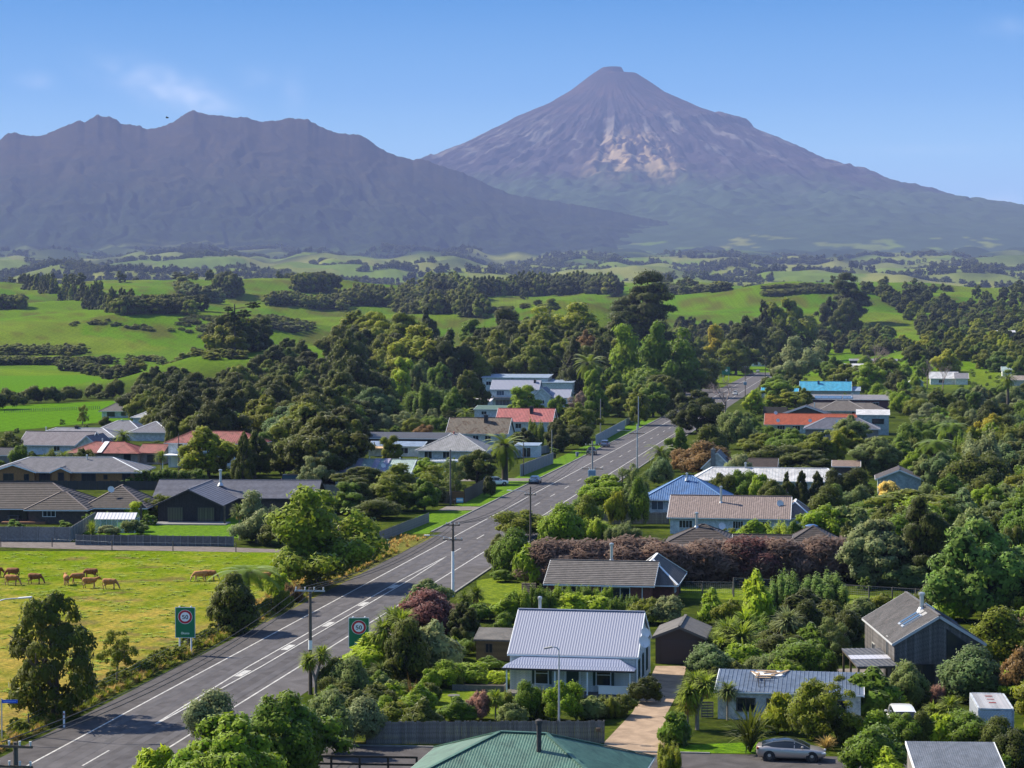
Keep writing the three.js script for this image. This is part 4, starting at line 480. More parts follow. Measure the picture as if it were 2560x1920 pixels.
{ const g = house('white gabled house with a tall grey chimney and black roof', 1757, 386, [{ x0: 0, x1: 5.4, z0: -8, z1: 0, h: 2.6, roof: 'gz', rise: 2.7, over: 0.3, wall: WALL.white, rm: ROOF.charcoal, style: 'tile' }, { x0: 4, x1: 13.5, z0: -8, z1: -1, h: 2.4, roof: 'gx', rise: 1.6, over: 0.4, wall: WALL.white, rm: mat(0.075, 0.055, 0.05, { map: WEAR_T, s: 5 }), style: 'tile' }]); chimney(g, 2.0, 0, 0.45, 0.8, 5.9, M.concrete); }
{ const g = house('small blue grey gabled cottage with a dark roof near the yellow shrub', 2196, 356, [{ x0: 0, x1: 7.3, z0: -9, z1: 0, h: 2.75, roof: 'gz', rise: 1.5, over: 0.45, wall: WALL.blue, rm: ROOF.tileBrown, style: 'tile' }]); windows(g, 0, [[2, 0.9, 1.2, 1.1, 2]]); }
{ const g = house('small brown roofed garden shed behind the round tree', 2084, 395, [{ x0: 0, x1: 4.9, z0: -3, z1: 0, h: 2.1, roof: 'mono', rise: 0.8, over: 0.3, wall: WALL.brown, rm: mat(0.22, 0.155, 0.13, { map: WEAR_T, s: 3 }), style: 'plain' }], { cat: 'shed', name: 'garden_shed' }); }
{ const g = house('dark tiled house whose two hips show above the purple hedge', 1668, 255, [{ x0: 0, x1: 8.4, z0: -8, z1: 0, h: 2.5, roof: 'hip', rise: 1.9, over: 0.5, wall: WALL.brown, rm: ROOF.tileBrown, style: 'tile', pitch: 0.4 }, { x0: 8.2, x1: 15, z0: -6, z1: -1, h: 2.3, roof: 'gx', rise: 1.0, over: 0.3, wall: WALL.brown, rm: ROOF.tileBrown, style: 'tile', pitch: 0.4 }, { x0: 14.6, x1: 21, z0: -8, z1: 0, h: 2.6, roof: 'hip', rise: 1.9, over: 0.5, wall: WALL.brown, rm: ROOF.tileBrown, style: 'tile', pitch: 0.4 }]); flue(g, 3.4, 4.2, -3.4, 1.6, 0.16); dish(g, 6.6, 4.4, -2.8, 0.45, 0.3); mesh('blue_cover', new THREE.SphereGeometry(0.9, 16, 8, 0, 6.2832, 0, 1.2).scale(1, 0.4, 0.8).translate(17.6, 4.35, -4), ROOF.blue, g); }
{ const g = house('house with a vivid cyan gable roof among the trees', 2001, 812, [{ x0: 0, x1: 19.4, z0: -10, z1: 0, h: 2.6, roof: 'gx', rise: 3.2, over: 0.5, wall: WALL.cream, rm: ROOF.cyan, style: 'rib', pitch: 0.5 }, { x0: 18, x1: 23, z0: -8, z1: -1, h: 2.4, roof: 'gx', rise: 1.4, over: 0.3, wall: WALL.pale, rm: ROOF.paleBlue, style: 'plain' }]); chimney(g, 7, 4.2, -3.6, 0.8, 1.8, ROOF.blue); flue(g, 17.7, 5.3, -5, 1.2, 0.14); }
{ const g = house('low garage with a flat cyan roof below the cyan gable', 1941, 792, [{ x0: 0, x1: 8, z0: -6, z1: 0, h: 2.7, roof: 'mono', rise: 0.9, over: 0.4, wall: WALL.white, rm: ROOF.cyan, style: 'rib', pitch: 0.5 }], { cat: 'garage', name: 'garage' }); const q = house('little cyan kiosk like shed close to the road', 1904, 800, [{ x0: 0, x1: 2.4, z0: -4, z1: 0, h: 2.9, roof: 'mono', rise: 0.9, over: 0.3, wall: WALL.blue, rm: ROOF.cyan, style: 'plain' }], { cat: 'shed', name: 'shed' }); }
{ const g = house('long house with solar panels on a grey roof and dark red walls', 2032, 700, [{ x0: 0, x1: 25.6, z0: -8, z1: 0, h: 3.2, roof: 'mono', rise: 1.25, over: 0.4, wall: WALL.darkRed, rm: ROOF.grey, style: 'seam', pitch: 0.6 }]); for (const [x, w] of [[0.6, 2.2], [2.9, 2.2], [5.2, 2.2], [7.5, 2.2], [10.0, 1.6], [11.7, 1.6]]) mesh('solar_panel', roofPlane([V(x, 3.32, -0.4), V(x + w, 3.32, -0.4), V(x + w, 4.1, -5.4), V(x, 4.1, -5.4)].map((p) => p.add(V(0, 0.16, 0))), 'plain', 0.05), M.glassBlue, g); flue(g, 13.2, 4.0, -4, 1.0, 0.15); windows(g, 0, [[16, 1.0, 3, 1.2, 3], [21, 1.0, 2, 1.2, 2]]); }
{ const g = house('wide house with grey brown hip roofs in front of the solar roof', 2000, 638, [{ x0: 0, x1: 26, z0: -9, z1: 0, h: 2.4, roof: 'hip', rise: 2.0, over: 0.5, wall: WALL.cream, rm: mat(0.20, 0.175, 0.165, { map: WEAR_T, s: 6 }), style: 'tile' }, { x0: 6, x1: 20, z0: -8, z1: 2.5, h: 2.4, roof: 'hip', rise: 2.7, over: 0.5, wall: WALL.cream, rm: mat(0.20, 0.175, 0.165, { map: WEAR_T, s: 6 }), style: 'tile', cap: mat(0.34, 0.31, 0.3) }]); windows(g, 2.5, [[17, 0.7, 2.4, 1.3, 3]]); }
{ const g = house('house whose dark gable end shows beside the orange roof', 1958, 606, [{ x0: 0, x1: 13.2, z0: -10, z1: 0, h: 2.5, roof: 'gz', rise: 2.3, over: 0.5, wall: WALL.brown, rm: ROOF.charcoal, style: 'tile' }]); flue(g, 9, 3.6, -3, 2.0, 0.15); }
{ const g = house('house with a long orange red tile roof behind low trees', 1915, 549, [{ x0: 0, x1: 29, z0: -9.5, z1: 0, h: 2.5, roof: 'gx', rise: 2.5, over: 0.5, wall: WALL.mint, rm: ROOF.orange, style: 'tile', pitch: 0.5 }]); dish(g, 3.2, 3.4, 0.4, 0.5, 0.3); dish(g, 11.6, 3.4, 0.4, 0.5, 0.3); dish(g, 2.4, 5.2, -4.4, 0.5, 0.3); windows(g, 0, [[4, 0.8, 2, 1.2, 3], [8, 0.8, 2, 1.2, 3]]); }
{ const g = house('house with a blue grey hip roof in front of the orange roof', 2014, 518, [{ x0: 0, x1: 18, z0: -10, z1: 0, h: 3.0, roof: 'hip', rise: 2.3, over: 0.5, wall: WALL.grey, rm: ROOF.slate, style: 'tile', pitch: 0.5, cap: mat(0.25, 0.26, 0.3) }]); mesh('solar_panel', roofPlane([V(7.5, 3.5, -0.9), V(10.5, 3.5, -0.9), V(10.5, 4.6, -3.4), V(7.5, 4.6, -3.4)].map((p) => p.add(V(0, 0.2, 0))), 'plain', 0.05), M.glassBlue, g); windows(g, 0, [[4, 0.9, 2, 1.2, 2], [14, 0.9, 2, 1.2, 2]]); }
{ const g = house('pale boxy two storey house with a flat white roof', 2143, 540, [{ x0: 0, x1: 8.2, z0: -7, z1: 0, h: 5.3, roof: 'mono', rise: 1.0, over: 0.25, wall: WALL.blue, rm: ROOF.white, style: 'plain' }]); windows(g, 0, [[5.4, 3.0, 3.0, 1.2, 4]], { fm: M.dark }); }
{ const g = house('white roofed house by the bare trees far to the right', 2326, 945, [{ x0: 0, x1: 12, z0: -10, z1: 0, h: 3.1, roof: 'gx', rise: 2.7, over: 0.6, wall: WALL.pale, rm: ROOF.white, style: 'seam', pitch: 0.6 }, { x0: 11, x1: 16.6, z0: -8, z1: 2, h: 3.1, roof: 'gx', rise: 2.2, over: 0.5, wall: WALL.pale, rm: ROOF.grey, style: 'plain' }]); flue(g, 7.5, 5, -4, 1.6, 0.16); windows(g, 0, [[5, 0.9, 2.4, 1.3, 3]]); }
{ const g = house('small white gabled house beside the dead tree', 2272, 900, [{ x0: 0, x1: 6.2, z0: -8, z1: 0, h: 3.0, roof: 'gz', rise: 2.4, over: 0.4, wall: WALL.mint, rm: ROOF.white, style: 'plain' }]); windows(g, 0, [[3, 0.9, 1.6, 1.3, 2]]); }
{ const g = house('row building with a long white roof near the shops', 2056, 1130, [{ x0: 0, x1: 30, z0: -8, z1: 0, h: 4.4, roof: 'mono', rise: 1.6, over: 0.4, wall: WALL.pale, rm: ROOF.white, style: 'seam', pitch: 0.8 }], { cat: 'building', name: 'row_building' }); windows(g, 0, [[4, 1, 3, 1.5, 3], [10, 1, 3, 1.5, 3]]); const q = house('dark walled long building behind the white roofed row', 2124, 1230, [{ x0: 0, x1: 39, z0: -10, z1: 0, h: 5.6, roof: 'mono', rise: 0.8, over: 0.4, wall: WALL.black, rm: ROOF.grey, style: 'plain' }], { cat: 'building', name: 'long_building' }); windows(q, 0, [[4, 2, 4, 2, 3], [20, 2.4, 4, 2, 3], [32, 2.4, 3, 2, 3]]); }
{ const g = house('house with a pale green roof at the edge of the trees', 2506, 1010, [{ x0: 0, x1: 14, z0: -8, z1: 0, h: 2.8, roof: 'gx', rise: 2.0, over: 0.5, wall: WALL.white, rm: ROOF.mint, style: 'plain' }]); const q = house('house with a dusty brown roof below the pale green roof', 2520, 930, [{ x0: 0, x1: 14, z0: -8, z1: 0, h: 2.8, roof: 'gx', rise: 1.8, over: 0.5, wall: WALL.cream, rm: mat(0.30, 0.25, 0.22, { map: WEAR_T, s: 5 }), style: 'plain' }]); }
{ const g = house('house with a bright white flat roof high among trees on the skyline', 2492, 1560, [{ x0: 0, x1: 13, z0: -8, z1: 0, h: 6.5, roof: 'mono', rise: 1.2, over: 0.6, wall: WALL.brown, rm: ROOF.white, style: 'plain' }]); const q = house('white gable of a house peeping out of the dark trees', 2256, 1360, [{ x0: 0, x1: 7, z0: -8, z1: 0, h: 4.6, roof: 'gz', rise: 3.0, over: 0.4, wall: WALL.pale, rm: ROOF.paleBlue, style: 'plain' }]); }
{ const g = house('shop building with a veranda at the far end of the main road', 1878, 1340, [{ x0: 0, x1: 9, z0: -14, z1: 0, h: 5, roof: 'gz', rise: 2.5, over: 0.4, wall: WALL.white, rm: ROOF.grey, style: 'plain' }], { cat: 'shop', name: 'shop' }); mesh('awning', box(8.5, 3.0, 2, 4, 0.2, 5), M.trim, g); windows(g, 0, [[3, 0.8, 2.5, 1.8, 2]]); const q = house('second pale shop front beside the far road', 1980, 1400, [{ x0: 0, x1: 12, z0: -14, z1: 0, h: 4.5, roof: 'gx', rise: 2, over: 0.4, wall: WALL.cream, rm: ROOF.grey, style: 'plain' }], { cat: 'shop', name: 'shop' }); windows(q, 0, [[3, 0.8, 2.5, 1.8, 2], [8, 0.8, 2.5, 1.8, 2]]); }
// ---------------------------------------------------------------- plants
// foliage is built of small folded leaf faces spread over clumps; crowns are unit sized (1 wide, 1 tall, standing on y = 0) and scaled to each plant
function leaves() { return { p: [], n: [], c: [] }; }
function leafAt(B, R, x, y, z, nx, ny, nz, s, long, tint, ox, oy, oz, fold = 0.25) { // a leaf centred at x y z facing n; shading normal leans to the clump's outside o
  let ax = R() - 0.5, ay = R() - 0.5, az = R() - 0.5; let tx = ny * az - nz * ay, ty = nz * ax - nx * az, tz = nx * ay - ny * ax; let l = Math.hypot(tx, ty, tz) || 1; tx /= l; ty /= l; tz /= l;
  const bx = ny * tz - nz * ty, by = nz * tx - nx * tz, bz = nx * ty - ny * tx, h = s * long, w = s * 0.5, f = s * fold;
  const A = [x - tx * h, y - ty * h, z - tz * h], C = [x + tx * h, y + ty * h, z + tz * h], L = [x - bx * w - nx * f, y - by * w - ny * f, z - bz * w - nz * f], Q = [x + bx * w - nx * f, y + by * w - ny * f, z + bz * w - nz * f];
  let mx = nx * 0.75 + ox, my = ny * 0.75 + oy, mz = nz * 0.75 + oz; l = Math.hypot(mx, my, mz) || 1;
  if ((ty * bz - tz * by) * mx + (tz * bx - tx * bz) * my + (tx * by - ty * bx) * mz > 0) B.p.push(...A, ...C, ...Q, ...A, ...L, ...C); else B.p.push(...A, ...Q, ...C, ...A, ...C, ...L);
 for (let i = 0; i < 6; i++) B.n.push(mx / l, my / l, mz / l), B.c.push(...tint);
}
function facing(B, a, b, c, n, tint) { const g = b.clone().sub(a).cross(c.clone().sub(a)), q = g.dot(n) < 0 ? [a, c, b] : [a, b, c]; for (const v of q) { B.p.push(v.x, v.y, v.z); B.n.push(n.x, n.y, n.z); B.c.push(...tint); } }
function finish(B) { const g = new THREE.BufferGeometry(); g.setAttribute('position', new THREE.Float32BufferAttribute(B.p, 3)); g.setAttribute('normal', new THREE.Float32BufferAttribute(B.n, 3)); g.setAttribute('color', new THREE.Float32BufferAttribute(B.c, 3)); return g; }
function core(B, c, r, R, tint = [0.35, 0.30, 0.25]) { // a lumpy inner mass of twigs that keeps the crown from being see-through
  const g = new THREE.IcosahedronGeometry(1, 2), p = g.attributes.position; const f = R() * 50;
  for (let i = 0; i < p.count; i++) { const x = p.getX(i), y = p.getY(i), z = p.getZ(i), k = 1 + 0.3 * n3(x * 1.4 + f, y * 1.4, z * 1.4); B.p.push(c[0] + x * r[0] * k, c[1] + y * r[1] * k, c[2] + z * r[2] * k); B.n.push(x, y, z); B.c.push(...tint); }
}
function clumpCrown(seed, list, N, leaf, o = {}) { // list of clumps [x, y, z, rx, ry, rz], pushed about so that no crown is even
  const wq = o.warp ?? 1; list = list.map((c) => { const k = 1 + 0.42 * wq * n3(c[0] * 2.6 + seed, c[1] * 2.6, c[2] * 2.6), v = 1 + 0.26 * wq * n3(c[0] * 2.6, c[1] * 1.5 + seed, c[2] * 2.6); return [c[0] * k, c[1] * v, c[2] * k, c[3] * k, c[4] * v, c[5] * k]; });
  const R = rng(seed), B = leaves(), area = list.map((c) => c[3] * (c[4] + c[5])), total = area.reduce((a, b) => a + b, 0), ctr = o.centre || [0, 0.42, 0];
  list.forEach((c, k) => {
    const n = Math.round(N * area[k] / total), ct = 1 + 0.22 * (R() - 0.5), hue = 0.14 * (R() - 0.5);
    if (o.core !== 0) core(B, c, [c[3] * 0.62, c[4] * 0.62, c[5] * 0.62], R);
    let ux = c[0] - ctr[0], uy = c[1] - ctr[1], uz = c[2] - ctr[2]; let ul = Math.hypot(ux, uy, uz) || 1;
    for (let i = 0; i < n; i++) {
      let z = R() * 2 - 1, a = R() * 6.2832, q = Math.sqrt(1 - z * z), d = [q * Math.cos(a), z, q * Math.sin(a)];
      if (d[1] < -0.55 && R() < 0.7) d[1] = -d[1]; if ((d[0] * ux + d[1] * uy + d[2] * uz) / ul < -0.35 && R() < 0.6) d = d.map((v) => -v);
      const rr = 0.80 + 0.32 * R() * R() + (R() < (o.stray || 0.06) ? 0.25 : 0), x = c[0] + d[0] * c[3] * rr, y = c[1] + d[1] * c[4] * rr, w = c[2] + d[2] * c[5] * rr;
      if (y < 0) continue;
      const j = o.jitter ?? 0.9; let nx = d[0] + j * (R() - 0.5), ny = d[1] + j * (R() - 0.5) + (o.up || 0.15), nz = d[2] + j * (R() - 0.5); const l = Math.hypot(nx, ny, nz); nx /= l; ny /= l; nz /= l;
      const t = ct * (0.78 + 0.5 * R()), s = leaf * (0.7 + 0.6 * R()); leafAt(B, R, x, y, w, nx, ny, nz, s, o.long || 0.85, [t * (1 + hue + 0.16 * (R() - 0.5)), t, t * (1 - hue)], d[0] * 0.6, d[1] * 0.6, d[2] * 0.6);
    }
  });
  return finish(B);
}
function clumps(seed, n, kind) { // clump layouts of the different habits
  const R = rng(seed), L = [];
  for (let i = 0; i < n; i++) {
    const a = R() * 6.2832, g = i * 2.39996 + 0.6 * R(), u = (i + 0.5) / n;
    if (kind === 'dome') { const y = 1 - u * 1.85, q = Math.sqrt(Math.max(y < 0 ? 0.6 : 0, 1 - y * y)), k = 0.22 + 0.22 * R(), s = (0.075 + 0.105 * R()) * (n > 50 ? 0.85 : 1); L.push([Math.cos(g) * q * k, 0.47 + y * 0.41 * (0.72 + 0.45 * R()), Math.sin(g) * q * k, s, s * 0.85, s]); }
    if (kind === 'tall') { const y = u, w = 0.36 * Math.sin(Math.PI * Math.min(1, 0.18 + y * 0.85)) ** 0.7, s = 0.12 + 0.07 * R(); L.push([Math.cos(g) * w * (0.7 + 0.4 * R()), 0.08 + y * 0.83, Math.sin(g) * w * (0.7 + 0.4 * R()), s, s * 0.8, s]); }
    if (kind === 'umbrella') { const q = Math.sqrt(u), s = 0.10 + 0.07 * R(); L.push([Math.cos(g) * q * 0.40, 0.80 - 0.35 * q * q + 0.10 * (R() - 0.5), Math.sin(g) * q * 0.40, s * 1.25, s * 0.62, s * 1.25]); }
    if (kind === 'layer') { const lev = Math.floor(u * 6) / 6, w = 0.18 + 0.24 * Math.sin(Math.PI * (0.25 + lev * 0.72)), s = 0.10 + 0.07 * R(); L.push([Math.cos(g) * w * (0.35 + 0.75 * R()), 0.16 + lev * 0.80 + 0.06 * (R() - 0.5), Math.sin(g) * w * (0.35 + 0.75 * R()), s * 1.35, s * 0.6, s * 1.35]); }
    if (kind === 'cone') { const y = u, w = 0.36 * (1 - y) + 0.03, s = 0.05 + 0.10 * (1 - y); L.push([Math.cos(g) * w, 0.04 + y * 0.9, Math.sin(g) * w, s * 1.1, s * 1.1, s * 1.1]); }
    if (kind === 'bush') { const y = 1 - u * 1.2, q = Math.sqrt(Math.max(0, 1 - y * y)), s = 0.12 + 0.12 * R(), k = 0.28 + 0.12 * R(); L.push([Math.cos(g) * q * k, 0.40 + y * 0.40 * (0.85 + 0.3 * R()), Math.sin(g) * q * k, s, s, s]); }
    if (kind === 'loose') { const y = R(), w = 0.42 * Math.sqrt(R()), s = 0.08 + 0.07 * R(); L.push([Math.cos(a) * w, 0.12 + y * 0.76, Math.sin(a) * w, s, s * 0.9, s]); }
    if (kind === 'limb') { const m = 17, b = i % m, f = 0.38 + 0.62 * Math.floor(i / m) / (n / m), A = b * 2.39996 + 0.7 * Math.sin(b * 5), e = -0.05 + 1.25 * Math.pow((b * 0.618) % 1, 1.1), L_ = 0.43 + 0.09 * Math.sin(b * 3.3), s = (0.060 + 0.07 * R()) * (1.15 - 0.3 * f), c = Math.cos(e); L.push([Math.cos(A) * c * L_ * f + 0.07 * (R() - 0.5), 0.26 + Math.sin(e) * L_ * f * 1.35 + 0.09 * (R() - 0.5), Math.sin(A) * c * L_ * f + 0.07 * (R() - 0.5), s * 1.25, s * 0.95, s * 1.25]); }
    if (kind === 'plume') { const q = Math.sqrt(u), s = 0.07 + 0.05 * R(), hgt = 0.30 + 0.20 * R(); L.push([Math.cos(g) * q * 0.40, 0.50 - 0.16 * q + 0.16 * (R() - 0.5), Math.sin(g) * q * 0.40, s, hgt, s]); }
  }
  return L;
}
function spiky(seed, n, len, wid, o = {}) { // rosette of long arching blades about the point (0, y0, 0)
  const R = rng(seed), B = leaves(), y0 = o.y0 ?? 0.5, seg = 3;
  for (let i = 0; i < n; i++) {
    const a = R() * 6.2832, el = lerp(o.low ?? -0.5, o.high ?? 1.35, Math.pow(R(), o.pw || 0.7)), L = len * (0.75 + 0.4 * R()), droop = (o.droop ?? 0.35) * (0.5 + R()), t = 0.75 + 0.5 * R(), side = V(-Math.sin(a), 0, Math.cos(a)); let p = V(0, y0, 0), e = el; const P = [p.clone()];
    for (let k = 0; k < seg; k++) { p = p.clone().add(V(Math.cos(a) * Math.cos(e), Math.sin(e), Math.sin(a) * Math.cos(e)).multiplyScalar(L / seg)); e -= droop; P.push(p); }
    for (let k = 0; k < seg; k++) { const w0 = wid * (k ? 1 : 0.6), w1 = k === seg - 1 ? 0 : wid * (1 - 0.25 * k), A = P[k].clone().addScaledVector(side, w0), C = P[k].clone().addScaledVector(side, -w0), D = P[k + 1].clone().addScaledVector(side, w1), E = P[k + 1].clone().addScaledVector(side, -w1), nn = P[k + 1].clone().sub(P[k]).cross(side).normalize(); if (nn.y < 0) nn.negate(); const tip = o.tip && R() < 0.3 ? o.tip : [t, t, t * 0.9]; facing(B, A, C, D, nn, tip); if (k < seg - 1) facing(B, C, E, D, nn, tip); }
  }
  return finish(B);
}
function frondHead(seed, n, len, o = {}) { // palm or tree fern crown: arching fronds with leaflets on both sides
  const R = rng(seed), B = leaves(), M_ = o.leaflets || 22;
  for (let i = 0; i < n; i++) {
    const a = i * 2.39996 + 0.4 * R(), el = lerp(o.low ?? -0.5, o.high ?? 1.2, (i + R()) / n), L = len * (0.85 + 0.3 * R()), t = 0.8 + 0.4 * R(), c = [t, t, t * 0.85]; let p = V(0, o.y0 ?? 0, 0), e = el; const step = L / M_, side = V(-Math.sin(a), 0, Math.cos(a));
    for (let k = 0; k < M_; k++) {
      const dir = V(Math.cos(a) * Math.cos(e), Math.sin(e), Math.sin(a) * Math.cos(e)), q = p.clone().addScaledVector(dir, step); e -= (o.droop ?? 1.5) / M_; const f = k / M_, w = (o.width ?? 0.16) * L * Math.sin(Math.PI * (0.08 + 0.9 * f)) ** 0.7, nn = dir.clone().cross(side).normalize(); if (nn.y < 0) nn.negate();
      for (const s of [-1, 1]) { const tip = p.clone().addScaledVector(side, s * w).addScaledVector(dir, w * 0.7).addScaledVector(nn, -w * (o.hang ?? 0.25)); facing(B, p, q, tip, nn, c); }
      p = q;
    }
  }
  return finish(B);
}
function branches(seed, spec) { // bare limbs: trunk that forks; spec {h, r, forks, levels, spread}
  const R = rng(seed), out = [];
  const grow = (a, d, len, r, lev) => { const b = a.clone().addScaledVector(d, len); out.push(bar(a, b, r, r * 0.68, lev > 1 ? 7 : 4)); if (!lev) return; const n = spec.forks || 3; for (let i = 0; i < n; i++) { const v = d.clone().add(V(R() - 0.5, (R() - 0.35) * 0.7, R() - 0.5).multiplyScalar(spec.spread || 1.3)).normalize(); grow(a.clone().lerp(b, 0.55 + 0.45 * (i + 1) / n), v, len * (0.55 + 0.25 * R()), r * 0.55, lev - 1); } };
  grow(V(0, 0, 0), V(0.04, 1, 0.03).normalize(), spec.h, spec.r, spec.levels ?? 2); return merge(out);
}
const GEO = {
  dome: [1, 2, 3, 4].map((s) => clumpCrown(100 + s, clumps(10 + s, 42, 'dome'), 7500, 0.038, { stray: 0.12, jitter: 1.1 })),
  domeFine: [1, 2].map((s) => clumpCrown(120 + s, clumps(20 + s, 84, 'dome'), 13000, 0.030, { stray: 0.14, jitter: 1.1 })),
  tall: [1, 2].map((s) => clumpCrown(140 + s, clumps(40 + s, 60, 'tall'), 9000, 0.034, { stray: 0.14, jitter: 1.1 })),
  open: [1].map((s) => clumpCrown(150 + s, clumps(48 + s, 96, 'tall').map((c) => [c[0] * 1.1, c[1], c[2] * 1.1, c[3] * 0.6, c[4] * 0.6, c[5] * 0.6]), 9500, 0.028, { core: 0, stray: 0.2 })),
  airy: [1, 2].map((s) => clumpCrown(170 + s, clumps(58 + s, 204, 'limb'), 17000, 0.028, { core: 0, stray: 0.22, jitter: 1.2, long: 1.0 })),
  umbrella: [1, 2].map((s) => clumpCrown(160 + s, clumps(60 + s, 40, 'umbrella'), 9000, 0.030)),
  layer: [1, 2].map((s) => clumpCrown(180 + s, clumps(80 + s, 54, 'layer'), 12000, 0.026)),
  cone: [1, 2].map((s) => clumpCrown(200 + s, clumps(90 + s, 50, 'cone'), 9000, 0.026)),
  bush: [1, 2, 3].map((s) => clumpCrown(220 + s, clumps(95 + s, 26, 'bush'), 5000, 0.050, { stray: 0.16, jitter: 1.2 })),
  bushFine: [1, 2].map((s) => clumpCrown(240 + s, clumps(55 + s, 40, 'bush'), 8500, 0.038, { stray: 0.16, jitter: 1.2 })),
  leafy: [1, 2].map((s) => clumpCrown(260 + s, clumps(75 + s, 30, 'bush'), 3000, 0.078, { long: 1.3, jitter: 1.4, stray: 0.3 })),
  loose: [1, 2].map((s) => clumpCrown(280 + s, clumps(33 + s, 46, 'loose'), 6500, 0.028, { core: 0, stray: 0.25 })),
  plume: [1, 2].map((s) => clumpCrown(300 + s, clumps(44 + s, 40, 'plume'), 12000, 0.022, { long: 1.7, jitter: 1.3, stray: 0.22 })),
  feather: [1, 2].map((s) => clumpCrown(310 + s, clumps(64 + s, 34, 'bush'), 9000, 0.030, { long: 2.2, jitter: 1.6, stray: 0.4, up: 0.4 })),
  far: [1, 2, 3].map((s) => clumpCrown(320 + s, clumps(15 + s, 20, 'dome'), 1700, 0.062, { stray: 0.14, jitter: 1.2 })),
  farCone: [1].map((s) => clumpCrown(330 + s, clumps(18 + s, 22, 'cone'), 1200, 0.062)),
  mid: [0.128, 0.180, 0.011].map((s) => clumpCrown(340 + s, clumps(25 + s, 20, 'dome'), 3200, 0.046)),
};
const LEAF = {}; function leafMat(key) { if (!LEAF[key]) LEAF[key] = new THREE.MeshPhysicalMaterial({ color: col(...PAL[key]), vertexColors: true, roughness: 0.93, specularIntensity: 0.3, transmission: 0.46, thickness: 0, side: THREE.DoubleSide }); return LEAF[key]; }
const PAL = {
  dark: [0.088, 0.108, 0.010], deep: [0.057, 0.072, 0.009], mid: [0.115, 0.185, 0.012], olive: [0.150, 0.180, 0.009], gold: [0.225, 0.250, 0.009], bright: [0.190, 0.280, 0.010], lime: [0.29, 0.38, 0.012], bluegrey: [0.115, 0.175, 0.055], grey: [0.155, 0.200, 0.052], sage: [0.21, 0.245, 0.10], yellow: [0.33, 0.285, 0.012], purple: [0.16, 0.062, 0.055], plum: [0.30, 0.165, 0.13], rust: [0.205, 0.122, 0.04], cord: [0.22, 0.285, 0.025], palm: [0.14, 0.19, 0.014], cream: [0.66, 0.52, 0.14], dead: [0.24, 0.18, 0.15], fresh: [0.150, 0.240, 0.040], straw: [0.46, 0.33, 0.11], leaf: [0.175, 0.235, 0.012], mauve: [0.19, 0.122, 0.095],
};
const BARK = mat(0.10, 0.08, 0.065, { map: WOOD_T, s: 1 }), BARK_P = mat(0.32, 0.28, 0.24, { map: WOOD_T, s: 1 });
const TRUNK = {}; for (const [k, s] of Object.entries({ a: { h: 0.5, r: 0.05, levels: 2 }, b: { h: 0.45, r: 0.042, levels: 3, spread: 1.5 } })) TRUNK[k] = branches(7 + k.charCodeAt(0), s);
const HABIT = { airy: ['airy', 0, 'b'], open: ['open', 0.03, 'b'], // crown set, share of the height that is bare trunk, trunk kind
  dome: ['dome', 0.02, 'a'], tree: ['domeFine', 0.03, 'a'], tall: ['tall', 0.01, 'a'], umbrella: ['umbrella', 0.08, 'b'], layer: ['layer', 0.05, 'a'], cone: ['cone', 0.0, 'a'], loose: ['loose', 0.12, 'b'], bush: ['bush', 0, null], bushy: ['bushFine', 0, null], leafy: ['leafy', 0, null], plume: ['plume', 0, null], mid: ['mid', 0.0, 'a'],
};
const PR = rng(777);
function plant(habit, pos, w, h, colour, label, group, names) { // one tree or shrub
  const [set, bare, tk] = HABIT[habit], G = GEO[set], geo = G[Math.floor(PR() * G.length)], cat = tk ? 'tree' : 'shrub', turn = PR() * 6.28, sx = w * (0.95 + 0.25 * PR()), sz = w * (0.85 + 0.3 * PR());
  if (!tk) { const m = mesh(names?.[0] || 'shrub', geo, leafMat(colour)); tag(m, label, cat, group); m.position.copy(pos).y -= h * 0.05; m.scale.set(sx, h * 1.05, sz); m.rotation.set(0.10 * (PR() - 0.5), turn, 0.10 * (PR() - 0.5)); return m; }
  const g = thing(names?.[0] || 'tree', label, cat, pos, turn, group); const crown = mesh('crown', geo, leafMat(colour), g); crown.scale.set(sx, h * (1 - bare), sz); crown.position.y = h * bare;
  const t = mesh('trunk', TRUNK[tk], habit === 'umbrella' || habit === 'loose' ? BARK_P : BARK, g); const k = Math.min(h, w * 1.6); t.scale.set(k * 0.8, h * (tk === 'b' ? 0.72 : 0.6), k * 0.8); t.position.y = -0.1; return g;
}
const atDepth = (t, x, y, D) => { const [px, py] = pix(t, x, y), r = ray(px, py); return { x: r.x * D, y: EYE + r.y * D, D }; };
// P(tile, x, top, base, width, habit, colour, label): the plant's outline measured on the photograph, its base on the ground
function P(t, x, top, base, w, habit, colour, label, group, names) { const p = at(t, x, base), D = -p.z, s = D / F * KZ; return plant(habit, p, w * s, (base - top) * s, colour, label, group, names); }
// T(tile, x, top, distance, width, ...): the same for plants whose foot is hidden
function T(t, x, top, D, w, habit, colour, label, group, names) { let q, y, s; const D0 = D; for (let k = 0; k < 24; k++, D = D0 * (1 + 0.025 * k)) { q = atDepth(t, x, top, D); y = land(q.x, D); s = D / F * KZ; if (habit === 'cone' || q.y - y < 1.45 * w * s || D0 < 560) break; } if (q.y - y > 1.5 * w * s && D0 >= 560) w = (q.y - y) / 1.5 / s; return plant(habit, V(q.x, y, -D), w * s, Math.max(1.2, q.y - y), colour, label, group, names); }

